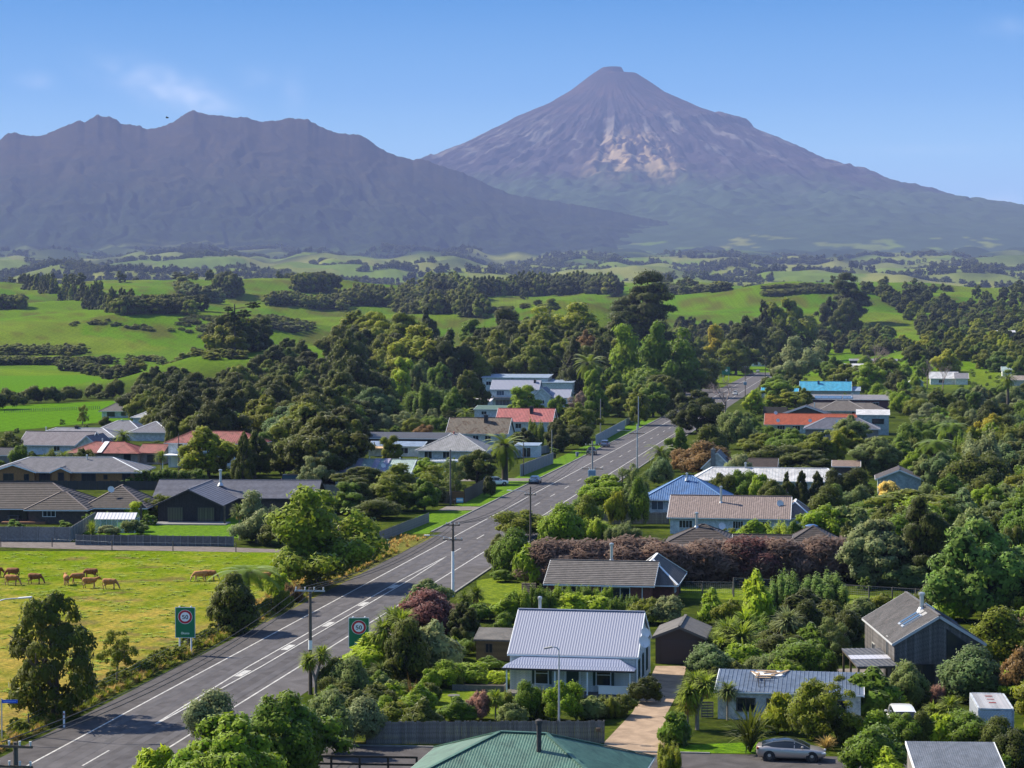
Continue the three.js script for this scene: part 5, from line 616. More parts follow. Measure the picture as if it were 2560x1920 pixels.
// ---- special plants
const CORD = [spiky(1, 230, 0.68, 0.030), spiky(2, 260, 0.66, 0.028, { droop: 0.5, low: -0.9 })], SKIRT = spiky(5, 80, 0.55, 0.02, { low: -1.5, high: -0.5, droop: 0.1 });
const FLAX = [spiky(3, 130, 1.0, 0.030, { y0: 0, low: 0.45, high: 1.5, droop: 0.42 }), spiky(4, 110, 1.05, 0.026, { y0: 0, low: 0.3, high: 1.5, droop: 0.55 })];
const PALMF = frondHead(6, 46, 1, { low: -0.75, high: 1.35, droop: 1.5, width: 0.15 }), FERNF = frondHead(7, 30, 1, { low: 0.1, high: 0.75, droop: 1.35, width: 0.24, leaflets: 26, hang: 0.1 }), NORF = frondHead(8, 70, 1, { low: -0.2, high: 0.5 });
function cabbage(t, x, top, base, w, heads, label, colour = 'cord') { // cabbage tree: slim trunk, spiky round heads
  const p = at(t, x, base), s = -p.z / F * KZ, H = (base - top) * s, W = w * s, g = thing('cabbage_tree', label, 'tree', p, 0), R = rng(Math.round(x * 7 + top)); const n = heads, hr = W / (n > 1 ? 1.45 : 1);
  for (let i = 0; i < n; i++) { const a = i / n * 6.283 + 0.5, d = n > 1 ? W * 0.25 : 0, c = V(Math.cos(a) * d, H - hr * (0.52 + 0.5 * (i % 2) * (n > 1 ? 0.6 : 0)), Math.sin(a) * d), k = V(0, Math.max(0.05, (H - hr) * 0.55), 0); const hd = mesh('leaf_head', CORD[i % 2], leafMat(colour), g); hd.scale.setScalar(hr); hd.position.copy(c).y -= hr * 0.5; hd.rotation.y = R() * 6; const sk = mesh('dry_leaves', SKIRT, leafMat('straw'), g); sk.scale.setScalar(hr * 0.8); sk.position.copy(c).y -= hr * 0.45; mesh('trunk', bar(n > 1 ? k : V(0, -0.1, 0), c, Math.max(0.05, W * 0.045), Math.max(0.04, W * 0.035), 8), BARK_P, g); }
  if (n > 1) mesh('trunk', bar(V(0, -0.1, 0), V(0, Math.max(0.1, (H - hr) * 0.57), 0), W * 0.06, W * 0.05, 8), BARK_P, g);
  return g;
}
function flax(t, x, top, base, w, label, colour = 'mid') { const p = at(t, x, base), s = -p.z / F * KZ, m = mesh('flax_bush', FLAX[Math.round(x) % 2], leafMat(colour)); m.position.copy(p); m.scale.set(w * s * 0.62, (base - top) * s * 1.25, w * s * 0.62); m.rotation.y = x; return tag(m, label, 'shrub'); }
function palm(t, x, top, base, w, label, D) { const p = D ? (() => { const q = atDepth(t, x, top, D); return V(q.x, land(q.x, D), -D); })() : at(t, x, base), d = -p.z, s = d / F * KZ, H = D ? atDepth(t, x, top, D).y - p.y : (base - top) * s, W = w * s, g = thing('palm_tree', label, 'tree', p, x); const f = mesh('fronds', PALMF, leafMat('palm'), g); f.scale.set(W * 0.62, W * 0.60, W * 0.62); f.position.y = H - W * 0.42; mesh('trunk', [bar(V(0, -0.1, 0), V(0, H - W * 0.36, 0), W * 0.085, W * 0.065, 10), bar(V(0, H - W * 0.55, 0), V(0, H - W * 0.36, 0), W * 0.07, W * 0.12, 10)], BARK, g); return g; }
function fern(t, x, top, base, w, label) { const p = at(t, x, base), s = -p.z / F * KZ, H = (base - top) * s, W = w * s, g = thing('tree_fern', label, 'tree', p, x); const f = mesh('fronds', FERNF, leafMat('mid'), g); f.scale.setScalar(W * 0.56); f.position.y = H - W * 0.16; mesh('trunk', bar(V(0, -0.1, 0), V(0, H - W * 0.16, 0), W * 0.045, W * 0.035, 8), BARK, g); return g; }
function bare(t, x, top, D, w, label, m = mat(0.22, 0.165, 0.15)) { const q = atDepth(t, x, top, D), y = land(q.x, D), H = q.y - y, g = thing('bare_tree', label, 'tree', V(q.x, y, -D)); const geo = branches(Math.round(x), { h: 0.5, r: 0.035, levels: 5, forks: 3, spread: 1.5 }); geo.computeBoundingBox(); const b = geo.boundingBox, k = w * D / F * KZ / (b.max.x - b.min.x); const o = mesh('branches', geo, m, g); o.scale.set(k, H / b.max.y, k); return g; }
function hedge(a, b, h, d, habit, colour, label, n, name = 'hedge') { // a clipped or loose hedge from a to b as one mass of clumps along its line
  const L = a.distanceTo(b), R = rng(Math.round(L * 10)), list = []; const m = n || Math.round(L / (d * 0.55)); for (let i = 0; i < m; i++) { const u = (i + 0.5) / m * L - L / 2; for (const [v, y] of [[-0.25, 0.35], [0.25, 0.35], [-0.22, 0.72], [0.22, 0.72], [0, 0.55]]) { const s = 0.5 * d * (0.62 + 0.25 * R()); list.push([u + 0.3 * (R() - 0.5), h * (y + (habit === 'trim' ? 0 : 0.14 * (R() - 0.5))), v * d, s, Math.min(s, h * 0.34) * (habit === 'feather' ? 1.5 : 1), s]); } }
  const geo = clumpCrown(Math.round(L * 31), list, Math.min(42000, Math.round(L * (h + d) * (habit === 'feather' ? 190 : 130))), habit === 'feather' ? 0.17 : 0.13, { long: habit === 'feather' ? 1.9 : 0.85, jitter: habit === 'feather' ? 1.4 : 0.9, stray: habit === 'feather' ? 0.3 : 0.06, centre: [0, h * 0.4, 0] });
  const o = mesh(name, geo, leafMat(colour)); o.position.copy(a).lerp(b, 0.5); o.rotation.y = -Math.atan2(b.z - a.z, b.x - a.x); return tag(o, label, 'hedge');
}
// carpet: plants of one kind whose tops fill a region of the picture, each standing on the ground where a plant of its height would show there
const tops = []; // everything placed so far, kept apart
function inside(poly, x, y) { let c = false; for (let i = 0, j = poly.length - 2; i < poly.length; j = i, i += 2) if ((poly[i + 1] > y) !== (poly[j + 1] > y) && x < (poly[j] - poly[i]) * (y - poly[i + 1]) / (poly[j + 1] - poly[i + 1]) + poly[i]) c = !c; return c; }
function underTop(px, py, h) { const r = ray(px, py); let a = 90, b = 90; while (b < 9000 && EYE + r.y * b - land(r.x * b, b) > h) { a = b; b += Math.max(3, b * 0.008); } for (let i = 0; i < 24; i++) { const m = (a + b) / 2; if (EYE + r.y * m - land(r.x * m, m) > h) a = m; else b = m; } return b; }
const filled = [];
function mass(name, label, spots, geo, colour) { // many plants that read as one: [x, z, width, height, colour name]
  const m = shade(new THREE.InstancedMesh(geo, leafMat(colour), spots.length)), M4 = new THREE.Matrix4(), R = rng(spots.length * 13 + 5), c = new THREE.Color(), base = PAL[colour];
  spots.forEach(([x, z, w, h, k], i) => { M4.makeRotationY(R() * 6.28).scale(V(w, h, w)).setPosition(x, land(x, -z) - h * 0.06, z); m.setMatrixAt(i, M4); const t = 0.8 + 0.4 * R(), q = PAL[k || colour]; m.setColorAt(i, c.setRGB(t * (0.92 + 0.2 * R()) * q[0] / base[0], t * q[1] / base[1], t * 0.95 * q[2] / base[2])); });
  m.name = numbered(name); scene.add(m); return tag(m, label, null, null, 'stuff');
}
function carpet(t, region, gap, hs, ratio, habits, colours, label, group, seed, asMass) {
  const R = rng(seed), xs = region.filter((_, i) => !(i % 2)), ys = region.filter((_, i) => i % 2), x0 = Math.min(...xs), x1 = Math.max(...xs), y0 = Math.min(...ys), y1 = Math.max(...ys), mine = [], lots = [[], []];
  for (let k = 0; k < 1200; k++) {
    const x = lerp(x0, x1, R()), y = lerp(y0, y1, R()); if (!inside(region, x, y) || mine.some(([a, b]) => Math.hypot(a - x, (b - y) * 1.7) < gap)) continue; mine.push([x, y]);
    const h = lerp(hs[0], hs[1], R()), [px, py] = pix(t, x, y), D = underTop(px, py, h), X = ray(px, py).x * D; if (Math.abs(X - roadX(D)) < 10 + h * ratio * 0.4 && D < 1700) continue;
    const w = h * ratio * (0.8 + 0.4 * R()), colour = colours[Math.floor(R() * colours.length)];
    if (asMass) { lots[mine.length % 2].push([X, -D, w * 1.05, h * 1.05, colour]); continue; }
    const o = plant(habits[Math.floor(R() * habits.length)], V(X, land(X, D), -D), w, h, colour, label, group); filled.push({ o, px, py, h, colour });
  }
  if (asMass) lots.forEach((l, i) => l.length && mass(i ? 'woodland' : 'wood', i ? label + ', lighter crowns among them' : label, l, GEO.domeFine[i], i ? 'mid' : 'dark'));
}
// ---------------------------------------------------------------- the plants of the photograph, from near to far
// by the paddock and the road
P(4, 350, 500, 1330, 580, 'open', 'dark', 'big dark upright shrub tree at the road edge, casting its shadow on the asphalt');
P(4, 755, 765, 1030, 205, 'loose', 'olive', 'thin leafy sapling standing alone in the paddock near the road sign');
P(4, 1500, 400, 775, 290, 'tall', 'dark', 'dark dense roadside bush below the tree fern');
fern(4, 1590, 325, 640, 440, 'tree fern with drooping fronds behind the dark roadside bush');
P(4, 2050, -160, 480, 690, 'airy', 'leaf', 'large spreading light green tree beside the road at the paddock corner');
P(4, 1790, 385, 560, 130, 'leafy', 'lime', 'small lime green shrub between tree fern and spreading tree');
P(4, 1885, 455, 575, 120, 'plume', 'rust', 'reddish brown shrub by the fence under the spreading tree');
P(4, 1830, 500, 640, 120, 'bush', 'olive', 'low olive shrub by the road edge below the rust shrub');
cabbage(4, 2030, 850, 1190, 200, 2, 'two headed cabbage tree beside the near power pole');
P(4, 2140, 955, 1180, 200, 'bushy', 'dark', 'dark round shrub next to the two headed cabbage tree');
P(4, 1370, 1165, 1480, 310, 'bushy', 'sage', 'silvery round shrub whose top rises above the bright foliage by the road');
P(4, 1440, 1300, 1960, 720, 'tree', 'bright', 'big bright green tree at the bottom edge beside the road');
P(4, 1010, 1500, 1900, 300, 'leafy', 'lime', 'light green leafy shrub peeping up at the bottom edge');
P(4, 1850, 1120, 1780, 620, 'tree', 'mid', 'lush green tree with a dark right side near the timber fence');
P(4, 2130, 1180, 1560, 270, 'bushy', 'grey', 'pale grey green shrub between lush tree and timber fence');
// garden of the white cottage
P(5, 590, 445, 770, 330, 'dome', 'grey', 'rounded grey green tree behind the purple shrub tree');
P(5, 580, 510, 830, 350, 'bushy', 'purple', 'purple leaved shrub tree beside the road');
cabbage(5, 840, 468, 660, 170, 2, 'bushy cabbage tree behind the purple shrub tree', 'palm');
P(5, 790, 600, 870, 220, 'dome', 'deep', 'dark leafy tree between the purple shrub tree and the garden shed');
P(5, 430, 690, 1090, 280, 'tall', 'dark', 'tall dense green conical shrub behind the little hut');
cabbage(5, 340, 612, 1040, 270, 3, 'tall many headed cabbage tree beside the far speed sign');
P(5, 185, 830, 1040, 270, 'leafy', 'lime', 'bright green leafy shrub hiding the foot of the far speed sign');
cabbage(5, 265, 958, 1110, 150, 1, 'small cabbage tree in front of the little hut', 'grey');
P(5, 620, 760, 1030, 270, 'leafy', 'sage', 'loose sage green shrub behind the garden lawn');
P(5, 80, 950, 1210, 240, 'bushy', 'grey', 'grey green round shrub below the far speed sign');
P(5, 320, 1080, 1240, 200, 'leafy', 'lime', 'yellow green shrub at the edge of the garden lawn');
P(5, 245, 1080, 1180, 110, 'bush', 'grey', 'small grey shrub behind the yellow green shrub');
flax(5, 455, 1065, 1250, 120, 'bronze and green flax at the lawn edge', 'rust');
P(5, 580, 1005, 1150, 120, 'leafy', 'bright', 'small standard shrub on the garden lawn');
P(5, 130, 1215, 1490, 260, 'bushy', 'sage', 'grey green shrub spilling over the timber fence end');
P(5, 345, 1225, 1400, 250, 'bush', 'olive', 'olive shrub mass behind the timber fence');
P(5, 540, 1245, 1450, 230, 'leafy', 'dark', 'dark ivy like shrub climbing over the timber fence');
P(5, 745, 1215, 1350, 210, 'leafy', 'mid', 'green leafy shrub behind the timber fence beside the round table');
P(5, 890, 1155, 1340, 150, 'bush', 'plum', 'brown leaved shrub behind the timber fence');
cabbage(5, 1000, 1140, 1340, 130, 1, 'young cabbage tree in the row behind the timber fence', 'cord');
P(5, 1080, 1145, 1330, 100, 'plume', 'olive', 'upright olive shrub beside the young cabbage tree');
P(5, 1110, 1230, 1380, 180, 'bush', 'grey', 'grey speckled shrub leaning over the timber fence');
P(5, 1195, 1105, 1330, 190, 'bushy', 'mid', 'round green shrub in front of the cottage window');
P(5, 1295, 1125, 1330, 110, 'plume', 'olive', 'feathery olive shrub between two round shrubs before the cottage');
P(5, 1430, 1090, 1350, 200, 'bushy', 'bright', 'tall round bright shrub behind the street lamp');
flax(5, 1520, 1165, 1345, 150, 'dark green flax beside the street lamp');
P(5, 1620, 1185, 1330, 170, 'leafy', 'grey', 'grey green flowering shrub in front of the verandah');
P(5, 1735, 1170, 1320, 180, 'plume', 'olive', 'grassy olive shrub in front of the verandah corner');
P(5, 1820, 1170, 1310, 140, 'bush', 'dark', 'dark shrub at the verandah corner by the driveway');
P(5, 1960, 1065, 1230, 170, 'bush', 'deep', 'dark low shrubs along the cottage side wall');
P(5, 860, 965, 1110, 250, 'leafy', 'bright', 'leafy vegetable plants in the raised garden bed');
P(5, 1010, 1020, 1120, 170, 'leafy', 'lime', 'light green vegetables at the near end of the raised bed');
P(5, 960, 940, 1010, 130, 'leafy', 'mid', 'garden plants beside the shed wall');
P(5, 1050, 640, 800, 130, 'bush', 'mid', 'rounded shrub behind the cottage ridge end');
P(5, 900, 585, 700, 150, 'leafy', 'mid', 'green shrub behind the road lawn by the cabbage tree');
// hedge between the cottage and the brick house
P(5, 1085, 555, 700, 190, 'leafy', 'bright', 'bright leafy bush at the end of the hedge behind the cottage');
P(5, 1160, 482, 700, 170, 'plume', 'bright', 'upright bright shrub beside the steps in the hedge');
P(5, 1290, 462, 690, 170, 'plume', 'mid', 'tall green shrub in front of the brick house wall');
P(5, 1430, 462, 680, 170, 'plume', 'bright', 'upright shrub below the brick house window');
P(5, 1490, 515, 690, 230, 'leafy', 'lime', 'big leaved bright bush behind the lilac ridge');
P(5, 1640, 535, 690, 230, 'leafy', 'lime', 'second big leaved bright bush behind the lilac ridge');
P(5, 1570, 468, 640, 150, 'plume', 'mid', 'green shrub below the roof edge of the brick house');
P(5, 1690, 475, 640, 150, 'plume', 'bright', 'feathery bright shrub beside the blue framed windows');
P(5, 1780, 530, 700, 140, 'plume', 'mid', 'upright shrub beside the brick house corner');
P(5, 1960, 560, 720, 200, 'bush', 'olive', 'brownish green shrub behind the satellite dishes');
P(5, 2090, 545, 720, 200, 'bush', 'sage', 'grey green shrub behind the garage roof');
P(5, 1360, 510, 660, 90, 'bush', 'grey', 'narrow grey green shrub in the hedge behind the cottage');
P(5, 1880, 530, 680, 120, 'plume', 'mid', 'green plume shrub at the corner post of the brick house');
// clipped bushes beside the road
P(5, 1020, 145, 370, 170, 'bushy', 'dark', 'dark round bush nearest the road above the lawn');
P(5, 1110, 130, 420, 240, 'bushy', 'mid', 'large green bush between the dark round bush and bright bush');
P(5, 1240, 195, 470, 210, 'leafy', 'bright', 'bright curly leaved bush beside the purple hedge');
P(5, 1175, -10, 165, 300, 'bushy', 'olive', 'golden olive clipped tree beside the road');
P(5, 1420, -30, 250, 270, 'bushy', 'bright', 'tall dome of bright green foliage behind the bright curly bush');
P(5, 1570, -70, 120, 220, 'bushy', 'mid', 'green bush behind the tall dome beside the wooden fence');
P(5, 1650, 30, 190, 220, 'plume', 'lime', 'feathery yellow green shrubs above the purple hedge end');
P(5, 1820, 60, 200, 190, 'plume', 'grey', 'grey feathery shrub behind the purple hedge');
P(5, 1050, 370, 450, 130, 'bush', 'mid', 'low rounded shrub under the dark round bush');
P(5, 1350, 330, 480, 120, 'plume', 'plum', 'pale plum shrub where the purple hedge begins');
{ const a = at(5, 1400, 470), b = at(6, 1080, 440), g = thing('hedge', 'long feathery purple brown hedge behind the brick house', 'hedge', a), R = rng(61), n = 15; for (let i = 0; i <= n; i++) { const m = mesh('bush', GEO.feather[i % 2], leafMat(R() < 0.12 ? 'purple' : 'mauve'), g), w = 6.2 + 2.0 * R(), h = 4.0 + 1.2 * R(); m.position.copy(a).lerp(b, i / n).sub(a).add(V(0, -0.4, R() - 0.8)); m.scale.set(w, h, w * 0.8); m.rotation.y = 3.1416 * (i % 2) + 0.4 * R(); } }
P(6, 60, 205, 300, 260, 'plume', 'lime', 'light green shrub band behind the purple hedge');
P(6, 480, 90, 260, 220, 'leafy', 'bright', 'bright bush between the two tiled hips');
P(6, 620, 60, 260, 200, 'plume', 'lime', 'yellow green bush in front of the pink roofed house');
P(6, 730, 95, 250, 130, 'leafy', 'mid', 'green bush touching the second tiled hip');
P(6, 330, 100, 250, 140, 'loose', 'olive', 'loose olive shrub beside the satellite dish');
// right of the driveway
for (const [x, top, base, w, k, c, l] of [
  [690, 375, 700, 210, 'plume', 'fresh', 'tall feathery bright green conifer behind the cabbage tree'], [930, 385, 610, 270, 'plume', 'fresh', 'broad feathery green conifer before the mesh fence'], [500, 455, 780, 200, 'leafy', 'lime', 'yellow green leafy tree left of the feathery conifers'], [210, 535, 720, 150, 'leafy', 'bright', 'bright leafy shrub behind the garage roof edge'], [330, 565, 760, 180, 'bush', 'olive', 'brownish olive shrub behind the spiky clumps'],
  [990, 675, 960, 240, 'loose', 'grey', 'wispy olive tree with thin twigs beside the carport'], [200, 855, 1080, 270, 'bushy', 'bluegrey', 'blue green shrub beside the tan driveway'], [400, 845, 1030, 270, 'leafy', 'bright', 'bright shrub behind the long blue shed'], [590, 895, 1070, 290, 'plume', 'grey', 'mound of grey olive grassy shrub behind the blue shed'], [850, 880, 1050, 170, 'leafy', 'mid', 'round garden shrub with a path behind the blue shed'],
  [970, 560, 760, 170, 'leafy', 'dark', 'glossy dark green shrub behind the wispy olive tree'], [840, 590, 860, 220, 'bushy', 'deep', 'dark white flecked shrub behind the tall cabbage tree'], [1160, 555, 720, 160, 'bush', 'grey', 'grey shrub left of the barn house roof'], [1300, 525, 650, 190, 'bush', 'olive', 'olive shrub behind the barn house ridge'], [1060, 640, 860, 150, 'bush', 'deep', 'dark shrub beside the barn house wall'],
  [1470, 965, 1250, 220, 'bushy', 'grey', 'grey green bush at the corner of the barn house'], [1860, 890, 1220, 360, 'bushy', 'bluegrey', 'large blue grey bush in front of the barn window'], [1240, 1055, 1310, 290, 'leafy', 'mid', 'green tree at the end of the blue shed roof'], [930, 1080, 1480, 390, 'loose', 'olive', 'many stemmed olive tree in front of the blue shed'], [1010, 1060, 1300, 160, 'bush', 'olive', 'yellow topped shrub above the many stemmed tree'], [640, 1155, 1420, 210, 'leafy', 'gold', 'golden green shrub in front of the blue shed'], [860, 1110, 1470, 260, 'bushy', 'olive', 'dense olive shrub beside the many stemmed tree'],
  [1290, 1290, 1510, 270, 'bushy', 'bright', 'green hedge bush below the white car roof'], [1450, 1295, 1520, 210, 'bushy', 'mid', 'hedge bush beside the white car roof'], [1570, 1300, 1520, 200, 'bushy', 'dark', 'dark hedge bush left of the bright hedge bush'], [1690, 1295, 1520, 230, 'leafy', 'lime', 'bright yellow green hedge bush near the container'], [1860, 1285, 1530, 280, 'bushy', 'mid', 'wide hedge bush in front of the container'], [2030, 1335, 1560, 230, 'bushy', 'dark', 'dark hedge bush under the container end'], [2140, 1410, 1720, 260, 'bushy', 'deep', 'dark bush beside the corrugated shed roof'],
  [1250, 1385, 1720, 390, 'bushy', 'mid', 'large rounded bush beside the parked silver car'], [1330, 1560, 1760, 260, 'leafy', 'lime', 'bright leafy bush at the bottom edge'], [1740, 1610, 1760, 120, 'leafy', 'fresh', 'leaf tips rising before the corrugated shed'], [2080, 645, 1010, 360, 'bushy', 'olive', 'olive tree beside the barn house gable'], [2190, 880, 1250, 240, 'bushy', 'rust', 'brownish tree at the edge beyond the barn'], [2180, 670, 880, 150, 'plume', 'plum', 'pinkish shrub at the edge above the brownish tree'], [1650, 1105, 1230, 120, 'plume', 'plum', 'small purple shrub below the barn windows'], [1560, 1150, 1260, 100, 'bush', 'deep', 'dark low shrub at the foot of the barn'],
  [2060, 1560, 1760, 200, 'leafy', 'mid', 'leafy bush at the very corner'], [1100, 1290, 1480, 180, 'leafy', 'dark', 'dark leafy bush right of the many stemmed tree'], [480, 1180, 1300, 130, 'leafy', 'olive', 'olive shrub by the shed windows'],
]) P(6, x, top, base, w, k, c, l);
cabbage(6, 690, 615, 925, 190, 1, 'single tall cabbage tree in the middle of the garden', 'sage'); cabbage(6, 320, 695, 960, 320, 3, 'broad spiky cabbage tree clump beside the garage', 'cord'); cabbage(6, 360, 630, 860, 240, 2, 'second spiky clump behind the broad clump', 'bright'); cabbage(6, 305, 1085, 1340, 140, 1, 'cabbage tree in front of the blue shed wall', 'grey');
cabbage(6, 110, 1025, 1400, 250, 3, 'many headed cabbage tree beside the driveway mouth', 'cord'); cabbage(6, 50, 1165, 1400, 150, 1, 'low cabbage tree at the driveway edge', 'gold'); cabbage(6, 2015, 408, 690, 175, 1, 'tall cabbage tree before the pale clumped tree', 'cord'); cabbage(6, 1680, 1180, 1320, 210, 2, 'low spiky plants between the barn and the white car', 'cord');
flax(6, 450, 1255, 1545, 360, 'large glossy flax bush behind the parked silver car', 'dark'); flax(6, 30, 1390, 1510, 140, 'spiky succulent at the driveway edge', 'bluegrey'); flax(6, 940, 1440, 1530, 160, 'pale tussock grass behind the parked silver car', 'straw');
P(5, 2110, 1475, 1660, 160, 'plume', 'gold', 'yellow green shrub between green roof and driveway'); P(5, 2150, 1280, 1500, 160, 'leafy', 'mid', 'ivy bush at the driveway gate');
// behind the barn
P(6, 1260, 25, 480, 390, 'tree', 'sage', 'big rounded grey green tree at the end of the purple hedge'); P(6, 1570, -60, 490, 340, 'layer', 'deep', 'tall dark tree between the grey green tree and the pale clumped tree'); P(6, 1500, 330, 500, 260, 'bush', 'bluegrey', 'dark blue green shrubs below the tall dark tree');
P(6, 1960, 40, 700, 600, 'tree', 'fresh', 'huge pale green clumped tree behind the barn house'); P(6, 2160, 60, 640, 300, 'tree', 'dark', 'large dark tree at the right edge behind the pale clumped tree'); P(6, 1640, 470, 640, 230, 'bushy', 'dark', 'dark shrub beside the mesh fence corner'); P(6, 1760, 500, 700, 200, 'leafy', 'bright', 'bright shrub at the foot of the pale clumped tree');
P(6, 1090, 80, 330, 160, 'dome', 'dark', 'dark green tree behind the tiled hip'); P(6, 1480, -130, 120, 520, 'dome', 'olive', 'spreading olive tree behind the tall dark tree'); P(6, 960, -20, 130, 100, 'leafy', 'bright', 'bright climber on a pillar in the concrete yard'); P(6, 1200, -60, 70, 240, 'bushy', 'mid', 'rounded green bush before the small brown shed'); P(6, 1790, -70, 90, 260, 'dome', 'mid', 'leafy tree right of the spreading olive tree'); P(6, 2060, -40, 120, 260, 'dome', 'bluegrey', 'blue green tree above the huge pale tree'); P(6, 2190, -80, 100, 200, 'dome', 'mid', 'green tree at the right edge above the dark tree');
// bungalow gardens at the left
P(4, 1650, -130, 200, 290, 'airy', 'sage', 'tall grey green tree beside the slate roofed house'); cabbage(4, 1540, -60, 180, 110, 1, 'thin cabbage tree at the end of the retaining wall', 'grey'); P(4, 1600, 70, 190, 110, 'leafy', 'grey', 'grey shrub at the end of the retaining wall'); P(4, 1780, 40, 220, 200, 'bush', 'dark', 'dark shrub under the tall grey green tree');
flax(4, 590, 50, 155, 110, 'flax clump beside the glasshouse', 'cord'); P(4, 700, 85, 150, 120, 'bush', 'sage', 'low grey shrub in front of the glasshouse'); P(4, 860, 50, 150, 140, 'bush', 'grey', 'rounded grey shrub at the glasshouse corner'); P(4, 690, 20, 110, 90, 'leafy', 'mid', 'green plants growing inside the glasshouse');
T(1, 1020, 1545, 312, 160, 'loose', 'olive', 'small olive tree between dark bungalow and black gable'); T(1, 880, 1575, 308, 140, 'bush', 'lime', 'bright clipped bush beside the dark bungalow'); T(1, 770, 1550, 310, 90, 'leafy', 'bluegrey', 'small spiky plant at the bungalow wall');
T(1, 1340, 1095, 395, 420, 'tree', 'gold', 'large olive gold tree in front of the two storey white house'); T(1, 1560, 1130, 385, 140, 'cone', 'dark', 'narrow dark conical tree beside the olive gold tree'); T(1, 1640, 1150, 392, 190, 'dome', 'dark', 'dark rounded tree right of the narrow conical tree'); T(1, 1870, 950, 470, 380, 'tree', 'bluegrey', 'big blue green tree beside the feather palm'); T(1, 1690, 1020, 500, 180, 'dome', 'grey', 'pale leafy tree above the red roof end'); T(1, 1500, 1010, 520, 180, 'dome', 'mid', 'leafy tree behind the red roof end'); T(1, 1790, 1230, 420, 130, 'leafy', 'bright', 'bright leafy shrub under the big blue green tree'); T(1, 2040, 1250, 372, 250, 'loose', 'sage', 'pale grey green shrub tree in front of the streaky green roof'); T(1, 1700, 1180, 440, 200, 'bushy', 'dark', 'dark shrubs under the big blue green tree'); T(1, 1640, 1230, 400, 150, 'bushy', 'deep', 'dark bush behind the conical tree');
palm(1, 2150, 1085, 0, 210, 'feather palm beside the big blue green tree', 440); palm(1, 790, 1100, 0, 140, 'small palm in front of the slate blue hips', 470); palm(1, 410, 1235, 0, 130, 'small palm before the plum grey roof house', 420); cabbage(1, 1035, 1250, 1410, 85, 1, 'small cabbage tree before the two storey white house', 'cord');
T(1, 530, 1240, 405, 140, 'bush', 'dark', 'dark bush in front of the dull red roof'); T(1, 325, 1232, 410, 100, 'plume', 'olive', 'olive shrub beside the small palm'); T(1, 60, 1140, 440, 160, 'bush', 'dark', 'dark bush at the left edge before the plum roof'); T(1, 120, 1220, 420, 110, 'bush', 'mid', 'green bush beside the plum roof house'); T(1, 1110, 1060, 470, 110, 'bush', 'dark', 'dark shrub below the pale pyramid roof'); T(1, 1260, 1020, 500, 230, 'dome', 'olive', 'olive tree in front of the charcoal roof'); T(1, 930, 880, 610, 230, 'dome', 'olive', 'dark olive tree beside the lone white house'); T(1, 1140, 945, 560, 90, 'bush', 'sage', 'pale round shrub between two hip roofs'); T(1, 680, 1030, 560, 70, 'bush', 'dark', 'low dark shrub at the lone white house'); T(1, 530, 970, 580, 80, 'loose', 'olive', 'small scrubby tree at the field fence');
hedge(at(1, 850, 1465), at(1, 1280, 1462), 2.4, 2.0, 'trim', 'mid', 'long clipped green hedge behind the slate roofed house');
for (const [x, top, base, w, l] of [[50, 855, 985, 130, 'first dark round tree of the field hedge row'], [205, 838, 945, 130, 'second round tree of the field hedge row'], [335, 840, 945, 130, 'round tree left of the gap in the field hedge row'], [460, 840, 930, 125, 'round tree right of the middle of the field hedge row'], [600, 818, 915, 95, 'upright round tree near the end of the field hedge row'], [740, 790, 920, 115, 'tallest leafy tree at the end of the field hedge row'], [-60, 860, 990, 150, 'round tree cut by the left edge in the field hedge row'], [670, 868, 920, 80, 'low bush between the last two hedge row trees'], [120, 880, 960, 90, 'low bush between the first two hedge row trees'], [400, 870, 935, 60, 'low bush in the middle of the field hedge row']]) P(1, x, top, base, w, 'bush', 'dark', l);
// ---------------------------------------------------------------- trees of the town, further off
// left of the road, in the middle of the picture
T(2, 140, 1345, 355, 330, 'tree', 'dark', 'dark grey green tree in front of the streaky green roof'); T(2, 440, 1340, 345, 400, 'airy', 'olive', 'broad olive tree before the timber fence gate'); T(2, 570, 1308, 368, 200, 'dome', 'bright', 'bright green tree beside the white pergola'); T(2, 740, 1325, 352, 170, 'loose', 'grey', 'grey scrubby tree behind the corner timber fence'); T(2, 880, 1255, 378, 230, 'dome', 'dark', 'dark tree between pergola and street palm'); T(2, 40, 1480, 318, 240, 'dome', 'mid', 'green tree behind the pale paling fence'); T(2, 250, 1560, 312, 260, 'bushy', 'dark', 'dark shrubs along the pale paling fence'); T(2, 620, 1480, 335, 120, 'bushy', 'deep', 'dark shrub at the timber gate');
P(2, 330, 1395, 1640, 300, 'tree', 'olive', 'olive tree between streaky green roof and timber fence'); P(2, 545, 1430, 1640, 210, 'tree', 'mid', 'green tree left of the dark timber fence'); P(2, 110, 1430, 1650, 280, 'tree', 'dark', 'dark tree above the pale paling fence');
palm(2, 1060, 1110, 1455, 270, 'large feather palm beside the street above the white car'); T(2, 340, 1178, 420, 155, 'dome', 'olive', 'round olive tree in front of the blue lean-to cottage'); T(2, 1190, 855, 640, 205, 'dome', 'bright', 'round bright green tree before the lilac roofed house'); T(2, 960, 1420, 350, 70, 'bush', 'deep', 'dark shrub behind the white car');
